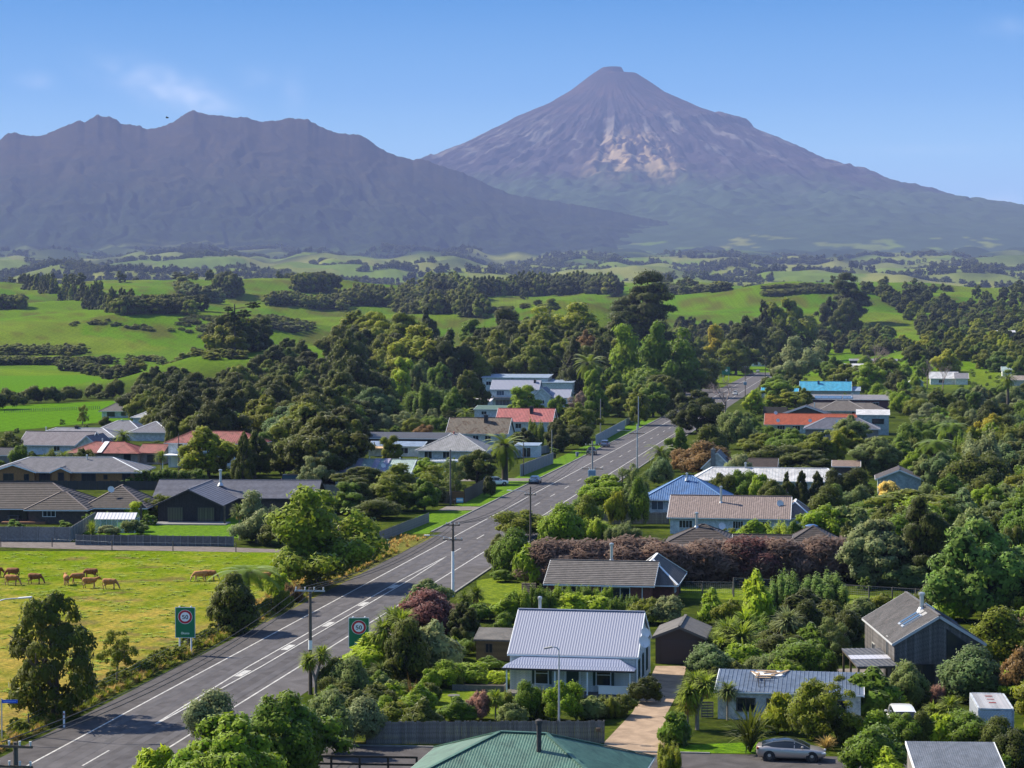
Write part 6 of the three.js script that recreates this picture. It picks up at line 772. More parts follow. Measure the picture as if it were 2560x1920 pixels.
for (const [x, top, D, w, k, c, l] of [
  [90, 370, 960, 300, 'dome', 'olive', 'olive domed tree at the wood edge above the dark gully'], [250, 335, 900, 240, 'umbrella', 'gold', 'flat topped golden tree with a bare pale trunk'], [425, 340, 930, 235, 'umbrella', 'olive', 'second flat topped olive tree beside the bare trunk'], [500, 425, 830, 390, 'tree', 'gold', 'broad golden green tree lit along its top'], [680, 505, 800, 270, 'dome', 'deep', 'dark shaded tree at the shoulder of the golden tree'], [870, 430, 1010, 210, 'dome', 'mid', 'rounded tree below the far grassy knoll'], [1080, 368, 1050, 270, 'dome', 'deep', 'dark domed tree at the foot of the grassy knoll'], [1250, 392, 1000, 250, 'dome', 'olive', 'olive tree in front of the grassy knoll'], [1350, 262, 1150, 135, 'umbrella', 'olive', 'lone flat crowned tree against the grassy knoll'], [1480, 305, 1010, 430, 'airy', 'gold', 'large clumped yellow olive tree in front of the knoll'], [1330, 450, 900, 330, 'tree', 'olive', 'dark olive spreading tree below the yellow olive tree'], [1490, 515, 820, 105, 'cone', 'deep', 'narrow dark cypress above the rust tree'], [1600, 500, 850, 190, 'dome', 'rust', 'russet leaved tree beside the cypress'], [1960, 130, 1150, 330, 'layer', 'deep', 'great dark spreading pine standing above the wood'], [1885, 445, 840, 340, 'airy', 'bright', 'tall clumped gum tree with bright tops'], [2095, 430, 800, 390, 'airy', 'mid', 'tall clumped gum tree nearest the main road'], [1800, 398, 960, 270, 'dome', 'deep', 'dark tree at the foot of the great pine'],
  [1120, 535, 960, 220, 'dome', 'mid', 'green tree above the pale hall roof'], [930, 555, 940, 260, 'dome', 'bright', 'bright crowned tree right of the shaded tree'], [760, 635, 900, 260, 'dome', 'olive', 'olive tree behind the small white building'], [920, 640, 890, 310, 'tree', 'mid', 'wide green tree behind the hall roof'], [1290, 605, 880, 270, 'dome', 'bright', 'light leafy tree above the hall'], [1140, 655, 870, 230, 'dome', 'olive', 'rounded olive tree above the middle of the hall roof'], [1420, 595, 890, 200, 'dome', 'mid', 'tree left of the cypress'], [1450, 675, 870, 180, 'dome', 'bright', 'leafy tree behind the hall end'], [1740, 735, 690, 190, 'dome', 'mid', 'green tree right of the tall palm'], [1640, 760, 690, 160, 'dome', 'bright', 'leafy shrub tree behind the tall palm trunk'], [1800, 845, 640, 240, 'dome', 'olive', 'pink flecked olive tree beside the street'], [1930, 785, 760, 210, 'dome', 'mid', 'tree overhanging the verge on the far street'], [1530, 895, 600, 130, 'loose', 'dead', 'greyish twiggy tree beside the lilac wing'], [1540, 965, 520, 260, 'dome', 'olive', 'olive tree right of the red roof'], [1400, 905, 590, 140, 'dome', 'mid', 'tree behind the red roof gable'], [1640, 840, 580, 170, 'dome', 'mid', 'tree behind the pink flecked tree'],
  [60, 515, 780, 270, 'dome', 'dark', 'dark tree at the left rim of the wood'], [130, 640, 700, 310, 'tree', 'deep', 'large black green tree in the middle of the wood'], [390, 685, 690, 180, 'dome', 'lime', 'vivid yellow green tree in the dark wood'], [40, 780, 640, 260, 'dome', 'dark', 'dark leafy tree beside the blue grey tree'], [220, 832, 590, 245, 'tree', 'bluegrey', 'blue grey tree standing out of the dark wood'], [110, 950, 560, 270, 'dome', 'deep', 'dark tree below the blue grey tree'], [330, 920, 600, 150, 'dome', 'mid', 'tree right of the blue grey tree'], [590, 815, 650, 260, 'plume', 'mid', 'feathery green trees before the small white building'], [520, 675, 720, 150, 'dome', 'grey', 'greyish tree beside the vivid yellow green tree'], [640, 695, 735, 170, 'dome', 'mid', 'tree behind the feathery green trees'], [825, 755, 665, 200, 'dome', 'dark', 'dark tree beside the hall and the white building'], [740, 860, 600, 170, 'dome', 'mid', 'green tree left of the white shed'], [390, 1000, 560, 170, 'loose', 'sage', 'pale loose shrub tree above the garden sheds'], [480, 1045, 545, 140, 'bush', 'olive', 'olive shrub above the long dark roof'], [535, 1085, 520, 100, 'bush', 'rust', 'brown shrub above the long dark roof'], [660, 1035, 545, 120, 'bush', 'mid', 'green shrub left of the mossy brown roof'], [560, 1030, 560, 120, 'bush', 'mid', 'green shrub behind the brown shrub'], [1250, 1045, 485, 120, 'plume', 'palm', 'spiky palm like shrub beside the red roofed house'], [1400, 1060, 470, 170, 'dome', 'deep', 'dark tree between red roof and lamp post'], [1190, 1115, 470, 150, 'dome', 'deep', 'dark tree behind the pale blue shed'],
  [1950, 880, 740, 160, 'dome', 'olive', 'tree beside the far wooden fence on the street'], [2010, 900, 780, 120, 'dome', 'mid', 'roadside tree at the top of the street'], [1900, 970, 700, 200, 'bushy', 'dark', 'dark hedge tree over the street wall'], [1760, 1000, 640, 170, 'dome', 'mid', 'tree behind the pale street wall'], [1510, 1090, 480, 170, 'bushy', 'deep', 'dark shrubs behind the bins on the street'],
]) T(2, x, top, D, w, k, c, l);
palm(2, 1600, 605, 0, 215, 'tall feather palm behind the lilac roofed house', 700); palm(2, 805, 960, 0, 130, 'small palm left of the dark green roof', 560); T(2, 560, 338, 1100, 66, 'cone', 'deep', 'narrow tiered Norfolk pine on the skyline of the wood');
// right of the road, near the blue roof
T(2, 1700, 1405, 322, 340, 'tree', 'bright', 'bright spreading shrub tree beside the blue roofed house'); T(2, 1775, 1505, 300, 120, 'bush', 'gold', 'yellow conical bush by the near telephone pole'); T(2, 1900, 1375, 318, 170, 'loose', 'grey', 'grey green loose tree left of the blue roof'); T(2, 2055, 1295, 372, 160, 'bushy', 'bluegrey', 'clipped round blue green tree behind the blue roof'); T(2, 1580, 1560, 285, 190, 'bushy', 'olive', 'olive shrub nearest the road below the bright shrub tree'); palm(2, 2060, 1190, 0, 190, 'low feathery palm above the clipped round tree', 410); T(2, 2170, 1130, 430, 160, 'dome', 'mid', 'green tree right of the low feathery palm'); T(2, 1930, 1450, 300, 130, 'bushy', 'mid', 'green bush before the pale blue wall');
T(3, 110, 862, 545, 310, 'tree', 'deep', 'tall dark clumped tree at the right edge of the street'); bare(3, 290, 790, 640, 210, 'bare pinkish brown tree beside the street'); T(3, 370, 1000, 480, 180, 'bushy', 'grey', 'grey green shrubs below the bare tree'); T(3, 200, 1110, 430, 200, 'bushy', 'dark', 'dark shrubs right of the tall dark tree'); T(3, 480, 870, 660, 130, 'dome', 'lime', 'light green tree at the bend of the street');
for (const [x, top, D, w, k, c, l] of [
  [235, 480, 1180, 190, 'dome', 'yellow', 'golden yellow autumn tree beside the main road'], [360, 525, 1120, 300, 'tree', 'olive', 'broad olive tree beside the yellow autumn tree'], [430, 415, 1250, 260, 'dome', 'deep', 'dark round tree behind the shops'], [650, 430, 1300, 180, 'dome', 'dark', 'dark tree beyond the shops'], [770, 522, 980, 320, 'airy', 'sage', 'large pale green pointed tree beside the main road'], [700, 268, 1500, 360, 'tree', 'olive', 'big olive dome rising behind the shops'], [530, 300, 1500, 80, 'cone', 'deep', 'dark conifer left of the big olive dome'], [960, 280, 1480, 150, 'dome', 'deep', 'dark tree right of the big olive dome'], [1080, 290, 1420, 160, 'dome', 'dark', 'round dark tree below the skyline pine'], [1090, 130, 1850, 230, 'layer', 'deep', 'spreading dark pine on the skyline above the green field'], [580, 505, 1200, 110, 'dome', 'gold', 'yellowish small tree at the end of the road'],
  [620, 800, 780, 180, 'dome', 'bright', 'bright tree between the road and the cyan garage'], [690, 868, 690, 190, 'dome', 'gold', 'yellow green tree in front of the cyan garage'], [600, 880, 690, 110, 'dome', 'bright', 'light green tree in front of the cyan kiosk'], [790, 860, 700, 130, 'dome', 'olive', 'olive shrub tree left of the solar roof'], [1220, 695, 830, 190, 'dome', 'bright', 'bright tree behind the cyan roof end'], [1310, 670, 860, 200, 'dome', 'olive', 'olive tree behind the cyan roof house'], [1400, 745, 790, 190, 'dome', 'deep', 'dark tree right of the cyan roof'], [1090, 690, 900, 240, 'tree', 'olive', 'olive tree in front of the white roofed row'], [980, 660, 930, 180, 'dome', 'mid', 'tree before the white roofed row left end'], [990, 770, 860, 40, 'cone', 'sage', 'small pale conifer behind the cyan roof ridge'], [1440, 870, 660, 150, 'dome', 'dark', 'dark tree right of the solar roof'], [1560, 660, 950, 100, 'dome', 'mid', 'tree by the dead tree at the small white gable'],
  [1090, 1040, 490, 230, 'dome', 'grey', 'grey green tree in front of the slate hip roof'], [1050, 1110, 470, 190, 'dome', 'gold', 'yellow green tree beside the slate hip roof'], [520, 1130, 440, 240, 'tree', 'olive', 'olive tree in the row before the orange roof'], [690, 1105, 435, 270, 'tree', 'mid', 'large dark olive tree in the row before the orange roof'], [860, 1130, 430, 270, 'tree', 'olive', 'rounded olive tree at the end of the row before the slate roof'], [600, 1220, 410, 280, 'bushy', 'dark', 'dark tree mass below the olive row'], [800, 1240, 405, 300, 'tree', 'dark', 'wide dark tree above the white ribbed roof'], [1000, 1150, 430, 150, 'dome', 'gold', 'yellowish tree right of the olive row'], [1270, 1150, 400, 270, 'tree', 'grey', 'rounded grey green tree behind the small brown shed'], [390, 1270, 378, 160, 'bush', 'sage', 'pale low shrub behind the white gable'], [170, 1215, 395, 230, 'bushy', 'rust', 'russet brown scrub behind the white gable'], [60, 1240, 400, 190, 'bushy', 'rust', 'brown scrub beside the road hedge'],
  [1430, 1180, 410, 190, 'dome', 'mid', 'green tree right of the grey green round tree'], [1880, 1130, 420, 160, 'dome', 'gold', 'yellow flecked shrub tree beside the silvery shrub'], [2000, 1025, 480, 190, 'dome', 'yellow', 'yellow flowering tree in the right hand gardens'], [1990, 935, 540, 200, 'tall', 'deep', 'dark tree behind the yellow flowering tree'], [2130, 1180, 395, 240, 'tree', 'dark', 'dark pine tree at the right edge behind the silvery shrub'], [1850, 1420, 330, 0, 'bush', 'mid', ''], [1350, 1445, 322, 180, 'bush', 'cream', 'pale cream flowering shrub before the blue grey cottage'],
  [390, 1380, 335, 190, 'bushy', 'mid', 'round green tree over the white ribbed roof eave'], [270, 1400, 335, 140, 'bushy', 'dark', 'dark bush at the left end of the clipped hedge'], [520, 1400, 332, 120, 'leafy', 'bright', 'bright tree in the hedge before the white ribbed roof'], [690, 1395, 335, 130, 'cone', 'dark', 'first dark conical hedge tree before the ribbed roof'], [780, 1380, 335, 140, 'cone', 'deep', 'second dark conical hedge tree before the ribbed roof'], [890, 1385, 335, 150, 'cone', 'deep', 'third dark conical hedge tree before the ribbed roof'], [990, 1390, 335, 150, 'bushy', 'deep', 'dark hedge tree near the end of the ribbed roof'], [1120, 1380, 335, 180, 'bushy', 'deep', 'broad dark hedge tree at the end of the ribbed roof'], [600, 1440, 318, 170, 'bushy', 'dark', 'dark bush below the hedge before the ribbed roof'], [940, 1500, 300, 220, 'bushy', 'dark', 'dark shade tree right of the pink roofed house'],
]) if (w) T(3, x, top, D, w, k, c, l);
for (const [x, D, w] of [[1640, 400, 260]]) fern(3, x, 1165, 1430, w, 'large tree fern with spreading fronds in the right hand gardens'); fern(3, 1740, 1060, 1300, 220, 'second tree fern above the large tree fern'); T(3, 1960, 1110, 372, 270, 'plume', 'sage', 'silvery feathery conical shrub in the right hand gardens'); bare(3, 1590, 650, 900, 110, 'bare brown tree beside the small white gable'); bare(3, 1215, 560, 1010, 160, 'bare pinkish tree in front of the white roofed row'); bare(3, 1690, 690, 880, 90, 'thin bare tree before the white roofed house'); palm(3, 2110, 740, 0, 120, 'tall thin palm beside the parked van', 640); palm(3, 1180, 700, 0, 130, 'palm behind the cyan roof', 850);
for (const [tt, x, top, D, w, k, c, l] of [[2, 2060, 755, 780, 260, 'tree', 'dark', 'dark tree overhanging the top of the street'], [2, 2130, 850, 690, 180, 'dome', 'mid', 'green tree at the kerb near the top of the street'], [3, 60, 555, 930, 260, 'tree', 'dark', 'dark tree left of the yellow autumn tree'], [3, 30, 690, 800, 220, 'dome', 'mid', 'green tree below the dark tree by the far street'], [3, 165, 640, 980, 190, 'dome', 'olive', 'olive tree in front of the yellow autumn tree'], [3, 160, 740, 860, 140, 'bushy', 'dark', 'dark bush before the green direction sign'], [3, 640, 640, 1000, 120, 'dome', 'dark', 'dark tree at the kerb right of the far road'], [3, 900, 600, 1100, 160, 'dome', 'deep', 'dark tree behind the large pale green tree'], [3, 560, 590, 1150, 90, 'dome', 'dark', 'dark tree at the end of the far road']]) T(tt, x, top, D, w, k, c, l);
T(2, 2015, 800, 640, 210, 'tree', 'mid', 'tree leaning over the kerb at the top of the street'); T(2, 2095, 760, 665, 190, 'tree', 'dark', 'dark tree at the kerb where the road disappears'); T(2, 1920, 870, 590, 190, 'dome', 'olive', 'olive tree beside the white picket panel');
// regions filled with plants of one kind
const fill = (...a) => carpet(...a);
fill(3, [920, 1500, 1100, 1440, 1230, 1520, 1300, 1500, 1560, 1440, 1750, 1420, 1980, 1280, 2240, 1200, 2240, 1646, 1850, 1646, 1400, 1646, 900, 1646], 95, [3.2, 6], 0.95, ['bushy', 'leafy', 'dome', 'bush'], ['mid', 'dark', 'bright', 'bluegrey', 'grey'], 'mixed green shrub in the dense gardens at the right', 'shrubs of the dense gardens at the right', 51);
fill(3, [1440, 1050, 1700, 1060, 1900, 1040, 2240, 990, 2240, 1180, 2000, 1280, 1500, 1330, 1420, 1250], 85, [4, 7.5], 0.9, ['dome', 'bushy', 'plume', 'tall'], ['mid', 'dark', 'grey', 'olive', 'bluegrey', 'bright'], 'leafy tree in the gardens beyond the small blue grey cottage', 'trees beyond the small blue grey cottage', 52);
fill(3, [1800, 850, 1900, 890, 2100, 960, 2240, 960, 2240, 800, 2040, 820, 1900, 840], 70, [4, 7], 0.9, ['dome', 'bushy'], ['grey', 'mid', 'sage', 'bluegrey', 'dark'], 'greyish bushy tree around the parked van', 'bushy trees around the parked van', 53);
fill(3, [1340, 440, 1500, 520, 1700, 420, 1950, 330, 2240, 300, 2240, 640, 2060, 620, 1860, 600, 1600, 590, 1540, 580, 1300, 540, 1100, 500], 62, [8, 13], 0.95, ['dome', 'dome', 'tree', 'mid'], ['olive', 'dark', 'olive', 'gold', 'mid', 'deep'], 'olive green wood covering the rise at the right', null, 54, true);
fill(3, [1200, 160, 1500, 150, 1700, 170, 1800, 290, 2000, 200, 2240, 150, 2240, 320, 1900, 380, 1560, 430, 1440, 300, 1290, 200], 58, [10, 15], 1.0, ['dome', 'mid', 'layer'], ['deep', 'dark', 'olive', 'dark'], 'dark wood along the skyline rise at the right', null, 55, true);
fill(3, [480, 400, 660, 420, 820, 390, 980, 420, 1180, 420, 1340, 430, 1300, 540, 1060, 560, 900, 520, 760, 520, 560, 540], 60, [10, 15], 0.9, ['dome', 'tree', 'mid'], ['deep', 'dark', 'olive', 'mid'], 'dark trees packed behind the shops at the far end of the road', null, 56, true);
fill(3, [-10, 360, 120, 380, 300, 400, 460, 440, 200, 540, 60, 600, -10, 620], 60, [13, 18], 0.8, ['dome', 'tree', 'mid'], ['dark', 'deep', 'olive'], 'dark wood beside the far street', null, 57, true);
fill(3, [1180, 640, 1330, 620, 1480, 690, 1560, 830, 1700, 870, 1480, 900, 1280, 860], 80, [5, 8], 0.9, ['dome', 'bushy'], ['mid', 'dark', 'olive', 'bright'], 'garden tree between the cyan roof and the white gable', 'garden trees beyond the cyan roof', 58);
fill(3, [430, 1010, 640, 1100, 640, 1110, 500, 1140, 420, 1150], 70, [3, 5], 1.0, ['bushy'], ['mid', 'grey'], 'low shrub by the orange roofed house', 'low shrubs by the orange roof', 59);
fill(1, [900, 700, 1100, 690, 1300, 720, 1500, 700, 1480, 900, 1300, 930, 1000, 880, 880, 800], 78, [9, 13], 0.95, ['dome', 'tree', 'dome', 'mid'], ['deep', 'dark', 'deep'], 'black green wood behind the bungalows', null, 61, true);
fill(1, [1480, 700, 1700, 660, 1720, 560, 1900, 500, 2000, 620, 2220, 560, 2220, 1050, 1900, 940, 1600, 950, 1480, 900], 80, [9, 14], 0.95, ['dome', 'tree', 'dome', 'mid'], ['dark', 'deep', 'mid', 'dark', 'olive'], 'dark wooded slope left of the road', null, 62, true);
fill(2, [0, 480, 300, 560, 420, 640, 700, 680, 1000, 620, 1300, 560, 1500, 640, 1800, 640, 2200, 640, 2200, 800, 1900, 820, 1700, 760, 1480, 690, 700, 690, 560, 740, 300, 820, 0, 860], 74, [7, 10], 0.95, ['dome', 'dome', 'mid', 'tree'], ['olive', 'mid', 'dark', 'bright', 'olive'], 'leafy tree in the mixed wood above the town houses', 'trees of the mixed wood above the town', 63);
fill(2, [0, 930, 400, 1000, 640, 960, 700, 1000, 560, 1030, 100, 1050, 0, 1050], 80, [3, 5], 0.95, ['dome', 'bushy', 'loose'], ['dark', 'mid', 'deep', 'sage'], 'garden tree behind the long dark roof', 'garden trees behind the long dark roof', 64);
fill(2, [-20, 400, 90, 380, 700, 560, 900, 440, 1100, 380, 1300, 380, 1700, 420, 1850, 440, 1800, 560, 1200, 560, 800, 600, 300, 520, 0, 470], 60, [14, 19], 0.85, ['dome', 'mid', 'tree'], ['olive', 'deep', 'dark', 'olive'], 'tall olive trees along the upper edge of the wood', null, 65, true);
fill(1, [1480, 1000, 1800, 960, 2100, 1100, 2000, 1200, 1750, 1240, 1600, 1240, 1480, 1150], 90, [4, 5.5], 0.9, ['dome', 'bushy'], ['dark', 'deep', 'mid'], 'dark garden tree around the big blue green tree', 'dark garden trees around the big blue green tree', 66);
fill(6, [760, 470, 860, 640, 1100, 640, 1180, 560, 1050, 700, 960, 860, 780, 860, 560, 780, 480, 700], 70, [1.4, 3.0], 1.2, ['bushy', 'bush', 'leafy'], ['dark', 'deep', 'mid'], 'low dark shrub in the garden behind the carport', 'low dark shrubs behind the carport', 67);
fill(5, [-60, 930, 160, 1010, 420, 1080, 560, 1110, 640, 1050, 760, 1020, 720, 940, 560, 800, 780, 700, 860, 760, 500, 1180, 200, 1250, -60, 1200], 62, [1.0, 2.2], 1.2, ['bush', 'leafy', 'bushy'], ['mid', 'dark', 'bright', 'grey'], 'low garden shrub beside the white cottage', 'low garden shrubs beside the white cottage', 68);
fill(6, [0, 700, 220, 780, 520, 760, 600, 900, 860, 900, 700, 980, 240, 1000, 160, 900], 66, [1.0, 2.0], 1.2, ['bush', 'leafy', 'bushy'], ['mid', 'dark', 'bright', 'grey'], 'low garden shrub behind the long blue shed', 'low garden shrubs behind the long blue shed', 69);
// ---- woods, groves and scrub that read as one mass
fill(3, [560, 720, 760, 770, 760, 830, 640, 840, 560, 810], 60, [4, 7], 1.0, ['dome', 'bushy'], ['mid', 'bright', 'olive', 'dark'], 'roadside tree', 'roadside trees above the cyan kiosk', 70);
fill(3, [1340, 880, 1500, 900, 1560, 1060, 1760, 1060, 1900, 990, 1800, 860, 1480, 840, 1340, 800], 80, [3.5, 6], 1.0, ['dome', 'bushy', 'loose'], ['mid', 'grey', 'olive', 'dark', 'sage'], 'garden tree', 'garden trees around the small bright lawn', 71);
fill(3, [2240, 1000, 2800, 950, 2800, 1646, 2240, 1646], 80, [4, 8], 1.0, ['dome'], ['mid', 'dark', 'olive', 'bluegrey'], 'garden trees beyond the right edge of the town', null, 72, true);
fill(6, [2240, -40, 2760, -40, 2760, 900, 2240, 900], 150, [3, 6], 1.1, ['dome'], ['mid', 'dark', 'olive', 'bright'], 'garden trees past the pale clumped tree', null, 73, true);
const spread = (seed, n, f) => { const R = rng(seed), r = []; for (let i = 0; i < n * 6 && r.length < n; i++) { const s = f(R); if (s) r.push(s); } return r; };
// rows and blocks on the hills, from pixel outlines: [tile, x0, y0, x1, y1] run of the foot, trees w x h
function grove(label, t, line, n, w, h, depth, colour, geo, name = 'wood') {
  const R = rng(n * 7 + Math.round(line[0])), pts = []; const legs = []; for (let i = 0; i + 3 < line.length; i += 2) legs.push([at(t, line[i], line[i + 1]), at(t, line[i + 2], line[i + 3])]);
  for (let i = 0; i < n; i++) { const [a, b] = legs[i % legs.length], u = R(), p = a.clone().lerp(b, u), k = 0.75 + 0.5 * R(); pts.push([p.x + (R() - 0.5) * 8, p.z - R() * depth, w * k * 1.15, h * (0.82 + 0.3 * R()), colour === 'plum' ? colour : R() < 0.3 ? 'olive' : R() < 0.35 ? 'deep' : colour]); }
  return mass(name, label, pts, n > 80 && geo !== GEO.farCone[0] ? GEO.mid[n % 3] : geo, colour);
}
grove('dark pine wood on the crest of the left hill', 1, [140, 215, 330, 250, 560, 310, 780, 372], 120, 10, 19, 60, 'deep', GEO.farCone[0], 'pine_wood');
grove('brown green trees in the hollow between the left hills', 1, [740, 385, 900, 375, 1220, 385], 60, 13, 15, 50, 'dark', GEO.far[0]);
grove('grey green grove on the middle hill slope', 1, [1130, 240, 1240, 290, 1380, 300], 34, 15, 17, 40, 'grey', GEO.far[1]);
grove('dense dark square grove on the middle hill', 1, [1375, 275, 1530, 265], 30, 17, 22, 40, 'deep', GEO.far[2]);
grove('dark block of trees on the hill crest', 1, [1890, 240, 2125, 240], 40, 17, 24, 40, 'deep', GEO.far[0]);
grove('brownish wood along the foot of the middle hill', 1, [1740, 320, 1900, 330, 2220, 345], 90, 14, 13, 60, 'olive', GEO.far[1]);
grove('dark trees at the left edge of the hill', 1, [-60, 345, 130, 345], 22, 12, 14, 30, 'dark', GEO.far[0]);
grove('dark shelter belt on the skyline of the left hill', 1, [850, 160, 1110, 150], 40, 13, 8, 20, 'deep', GEO.far[2]);
grove('scattered round trees on the skyline ridge', 1, [1140, 155, 1400, 140, 1680, 150, 1850, 140], 40, 14, 12, 50, 'dark', GEO.far[1]);
grove('wood below the grassy knoll', 2, [20, 340, 330, 330, 560, 380, 900, 400], 150, 17, 20, 120, 'dark', GEO.far[0]);
grove('dark wood along the ridge left of the great pine', 2, [560, 260, 850, 280, 1200, 260, 1500, 250, 1800, 270], 260, 19, 24, 130, 'deep', GEO.far[1]);
grove('olive wood on the slope behind the flat topped trees', 2, [0, 330, 160, 310, 420, 290, 540, 300], 90, 17, 17, 80, 'olive', GEO.far[2]);
grove('row of small bushes along the flank of the grassy knoll', 2, [880, 385, 1000, 360, 1330, 320], 26, 6, 5, 12, 'dark', GEO.far[0], 'bush_row');
grove('dark trees left of the far green field', 3, [-60, 235, 300, 232], 40, 17, 13, 40, 'deep', GEO.far[0]);
grove('hedgerow crossing the far green field', 3, [560, 258, 760, 250, 980, 240], 50, 9, 6, 12, 'dark', GEO.far[1], 'hedgerow');
grove('low hedge on the crest of the far green field', 3, [540, 212, 980, 210], 40, 9, 3.5, 10, 'deep', GEO.far[2], 'hedgerow');
grove('dark hedgerow between hill and bright field', 1, [-40, 705, 90, 700, 420, 706, 680, 695], 70, 8, 6, 14, 'dark', GEO.far[0], 'hedgerow');
grove('lower hedgerow at the corner of the bright field', 1, [430, 740, 540, 745, 900, 762], 46, 8, 6.5, 10, 'deep', GEO.far[1], 'hedgerow');
grove('scrubby gully trees below the hill paddock', 1, [-40, 640, 200, 640, 480, 640], 60, 9, 6, 40, 'olive', GEO.far[2], 'scrub');
grove('dark trees on the hill under the broken pine', 1, [1360, 650, 1500, 640, 1640, 610], 34, 13, 17, 30, 'deep', GEO.far[1]);
grove('gorse scrub on the hill face right of the broken pine', 1, [1600, 470, 1940, 500], 60, 9, 5, 70, 'olive', GEO.far[2], 'scrub');
grove('dark scrub clumps scattered over the hill paddock', 1, [1140, 440, 1300, 500, 1400, 560, 1100, 500], 60, 6, 3, 60, 'dark', GEO.far[0], 'scrub');
grove('thin scrub across the top of the hill paddock', 1, [460, 450, 680, 450, 900, 480, 1000, 480], 26, 6, 2.6, 16, 'dark', GEO.far[1], 'scrub');
grove('low bushes along the foot of the hill paddock', 1, [780, 690, 1000, 680, 1300, 660, 1500, 690], 40, 7, 4, 30, 'olive', GEO.far[2], 'scrub');
{ // a broken old pine on the hill
  const q = at(1, 1510, 640), g = thing('broken_pine', 'broken old pine with bare spars on the left hill', 'tree', q), s = -q.z / F * KZ; mesh('trunk', bar(V(0, 0, 0), V(0, 330 * s, 0), 7 * s, 4 * s, 8), BARK, g); for (const [dx, y, w, h] of [[-20, 215, 110, 70], [60, 240, 90, 60], [120, 300, 90, 50], [20, 150, 120, 80], [-40, 280, 60, 40]]) { const c = mesh('crown', GEO.far[0], leafMat('deep'), g); c.scale.set(w * s, h * s, w * s); c.position.set(dx * s, y * s, 0); mesh('limb', bar(V(0, y * s, 0), V(dx * s, (y + h * 0.4) * s, 0), 3 * s, 2 * s, 6), BARK, g); }
}
{ // the hazy plain: belts and copses along paddock edges
  const R = rng(91); const lists = [[], [], []];
  for (let k = 0; k < 120; k++) { const D = lerp(4700, 10400, Math.pow(R(), 0.9)), x = (R() - 0.5) * 0.60 * D, len = lerp(150, 1000, R() * R()), a = (R() - 0.5) * 0.5, fat = R() < 0.35 ? 110 : 14, n = Math.round(10 + len / 8 * (fat > 50 ? 1.6 : 1)); for (let i = 0; i < n; i++) { const u = (R() - 0.5) * len, w = 12 + 12 * R(); lists[k % 3].push([x + Math.cos(a) * u + (R() - 0.5) * fat, -D - Math.sin(a) * u - R() * fat, w, w * (0.7 + 0.6 * R())]); } }
  mass('shelter_belts', 'dark shelter belts and copses over the hazy plain', lists[0], GEO.far[0], 'dark'); mass('shelter_belts', 'blue green tree belts along the paddocks of the hazy plain', lists[1], GEO.far[1], 'deep'); mass('copses', 'scattered copses towards the mountain foot', lists[2], GEO.far[2], 'dark');
  const ranks = spread(17, 80, (r) => { const D = lerp(2450, 2900, r()), x = (r() - 0.45) * 0.58 * D; return n2(x / 120, D / 200) > 0.35 ? [x, -D, 11 + 8 * r(), 9 + 9 * r()] : null; }); mass('hill_trees', 'trees scattered along the crest of the near hills', ranks, GEO.far[1], 'dark');
  const under = spread(23, 900, (r) => { const D = lerp(150, 1250, Math.sqrt(r())), x = (r() - 0.5) * 0.56 * D, off = x - roadX(D); if (Math.abs(off) < 14 || off < -8 && D < 292 || D < 260 && off < 60 && D > 140 && D < 200) return null; if (off < -150 && D > 600) return null; return [x, -D, 1.6 + 1.6 * r(), 0.9 + 1.0 * r()]; }); mass('ground_cover', 'low green ground cover plants through the town gardens', under, GEO.far[2], 'mid');
}
{ // rank grass along the paddock fence and scattered tussocks
  const GR = spiky(9, 46, 1, 0.035, { y0: 0, low: 0.5, high: 1.55, droop: 0.25 }), R = rng(29);
  const belt = (n, o0, o1, D0, D1, h) => { const r = []; for (let i = 0; i < n; i++) { const D = lerp(D0, D1, R()), o = lerp(o0, o1, R()); r.push([roadX(D) + o, -D, h * (0.8 + 0.6 * R()), h * (0.6 + 0.7 * R())]); } return r; };
  mass('rank_grass', 'brown rank grass along the paddock fence', belt(900, -9.3, -7.6, 122, 268, 0.55), GR, 'straw'); mass('rank_grass', 'olive rank grass and weeds along the paddock fence', belt(900, -9.6, -7.3, 122, 268, 0.65), GR, 'olive'); mass('roadside_scrub', 'dark low scrub along the paddock fence line', belt(240, -9.6, -8.0, 124, 262, 0.95), GEO.far[0], 'olive');
  mass('verge_grass', 'dry grass on the verge under the spreading tree', belt(360, -12.5, -7.2, 205, 285, 0.6), GR, 'straw');
  const tuft = []; for (let i = 0; i < 1000; i++) { const D = lerp(125, 266, Math.sqrt(R())), x = lerp(-0.27 * D, roadX(D) - 9.5, R()); if (n2b(x / 7, D / 9) < 0.0 && R() < 0.8) continue; tuft.push([x, -D, 0.5 + 0.6 * R(), 0.08 + 0.10 * R()]); } mass('paddock_tussocks', 'green tussocks dotted over the cow paddock', tuft, GR, 'lime');
}
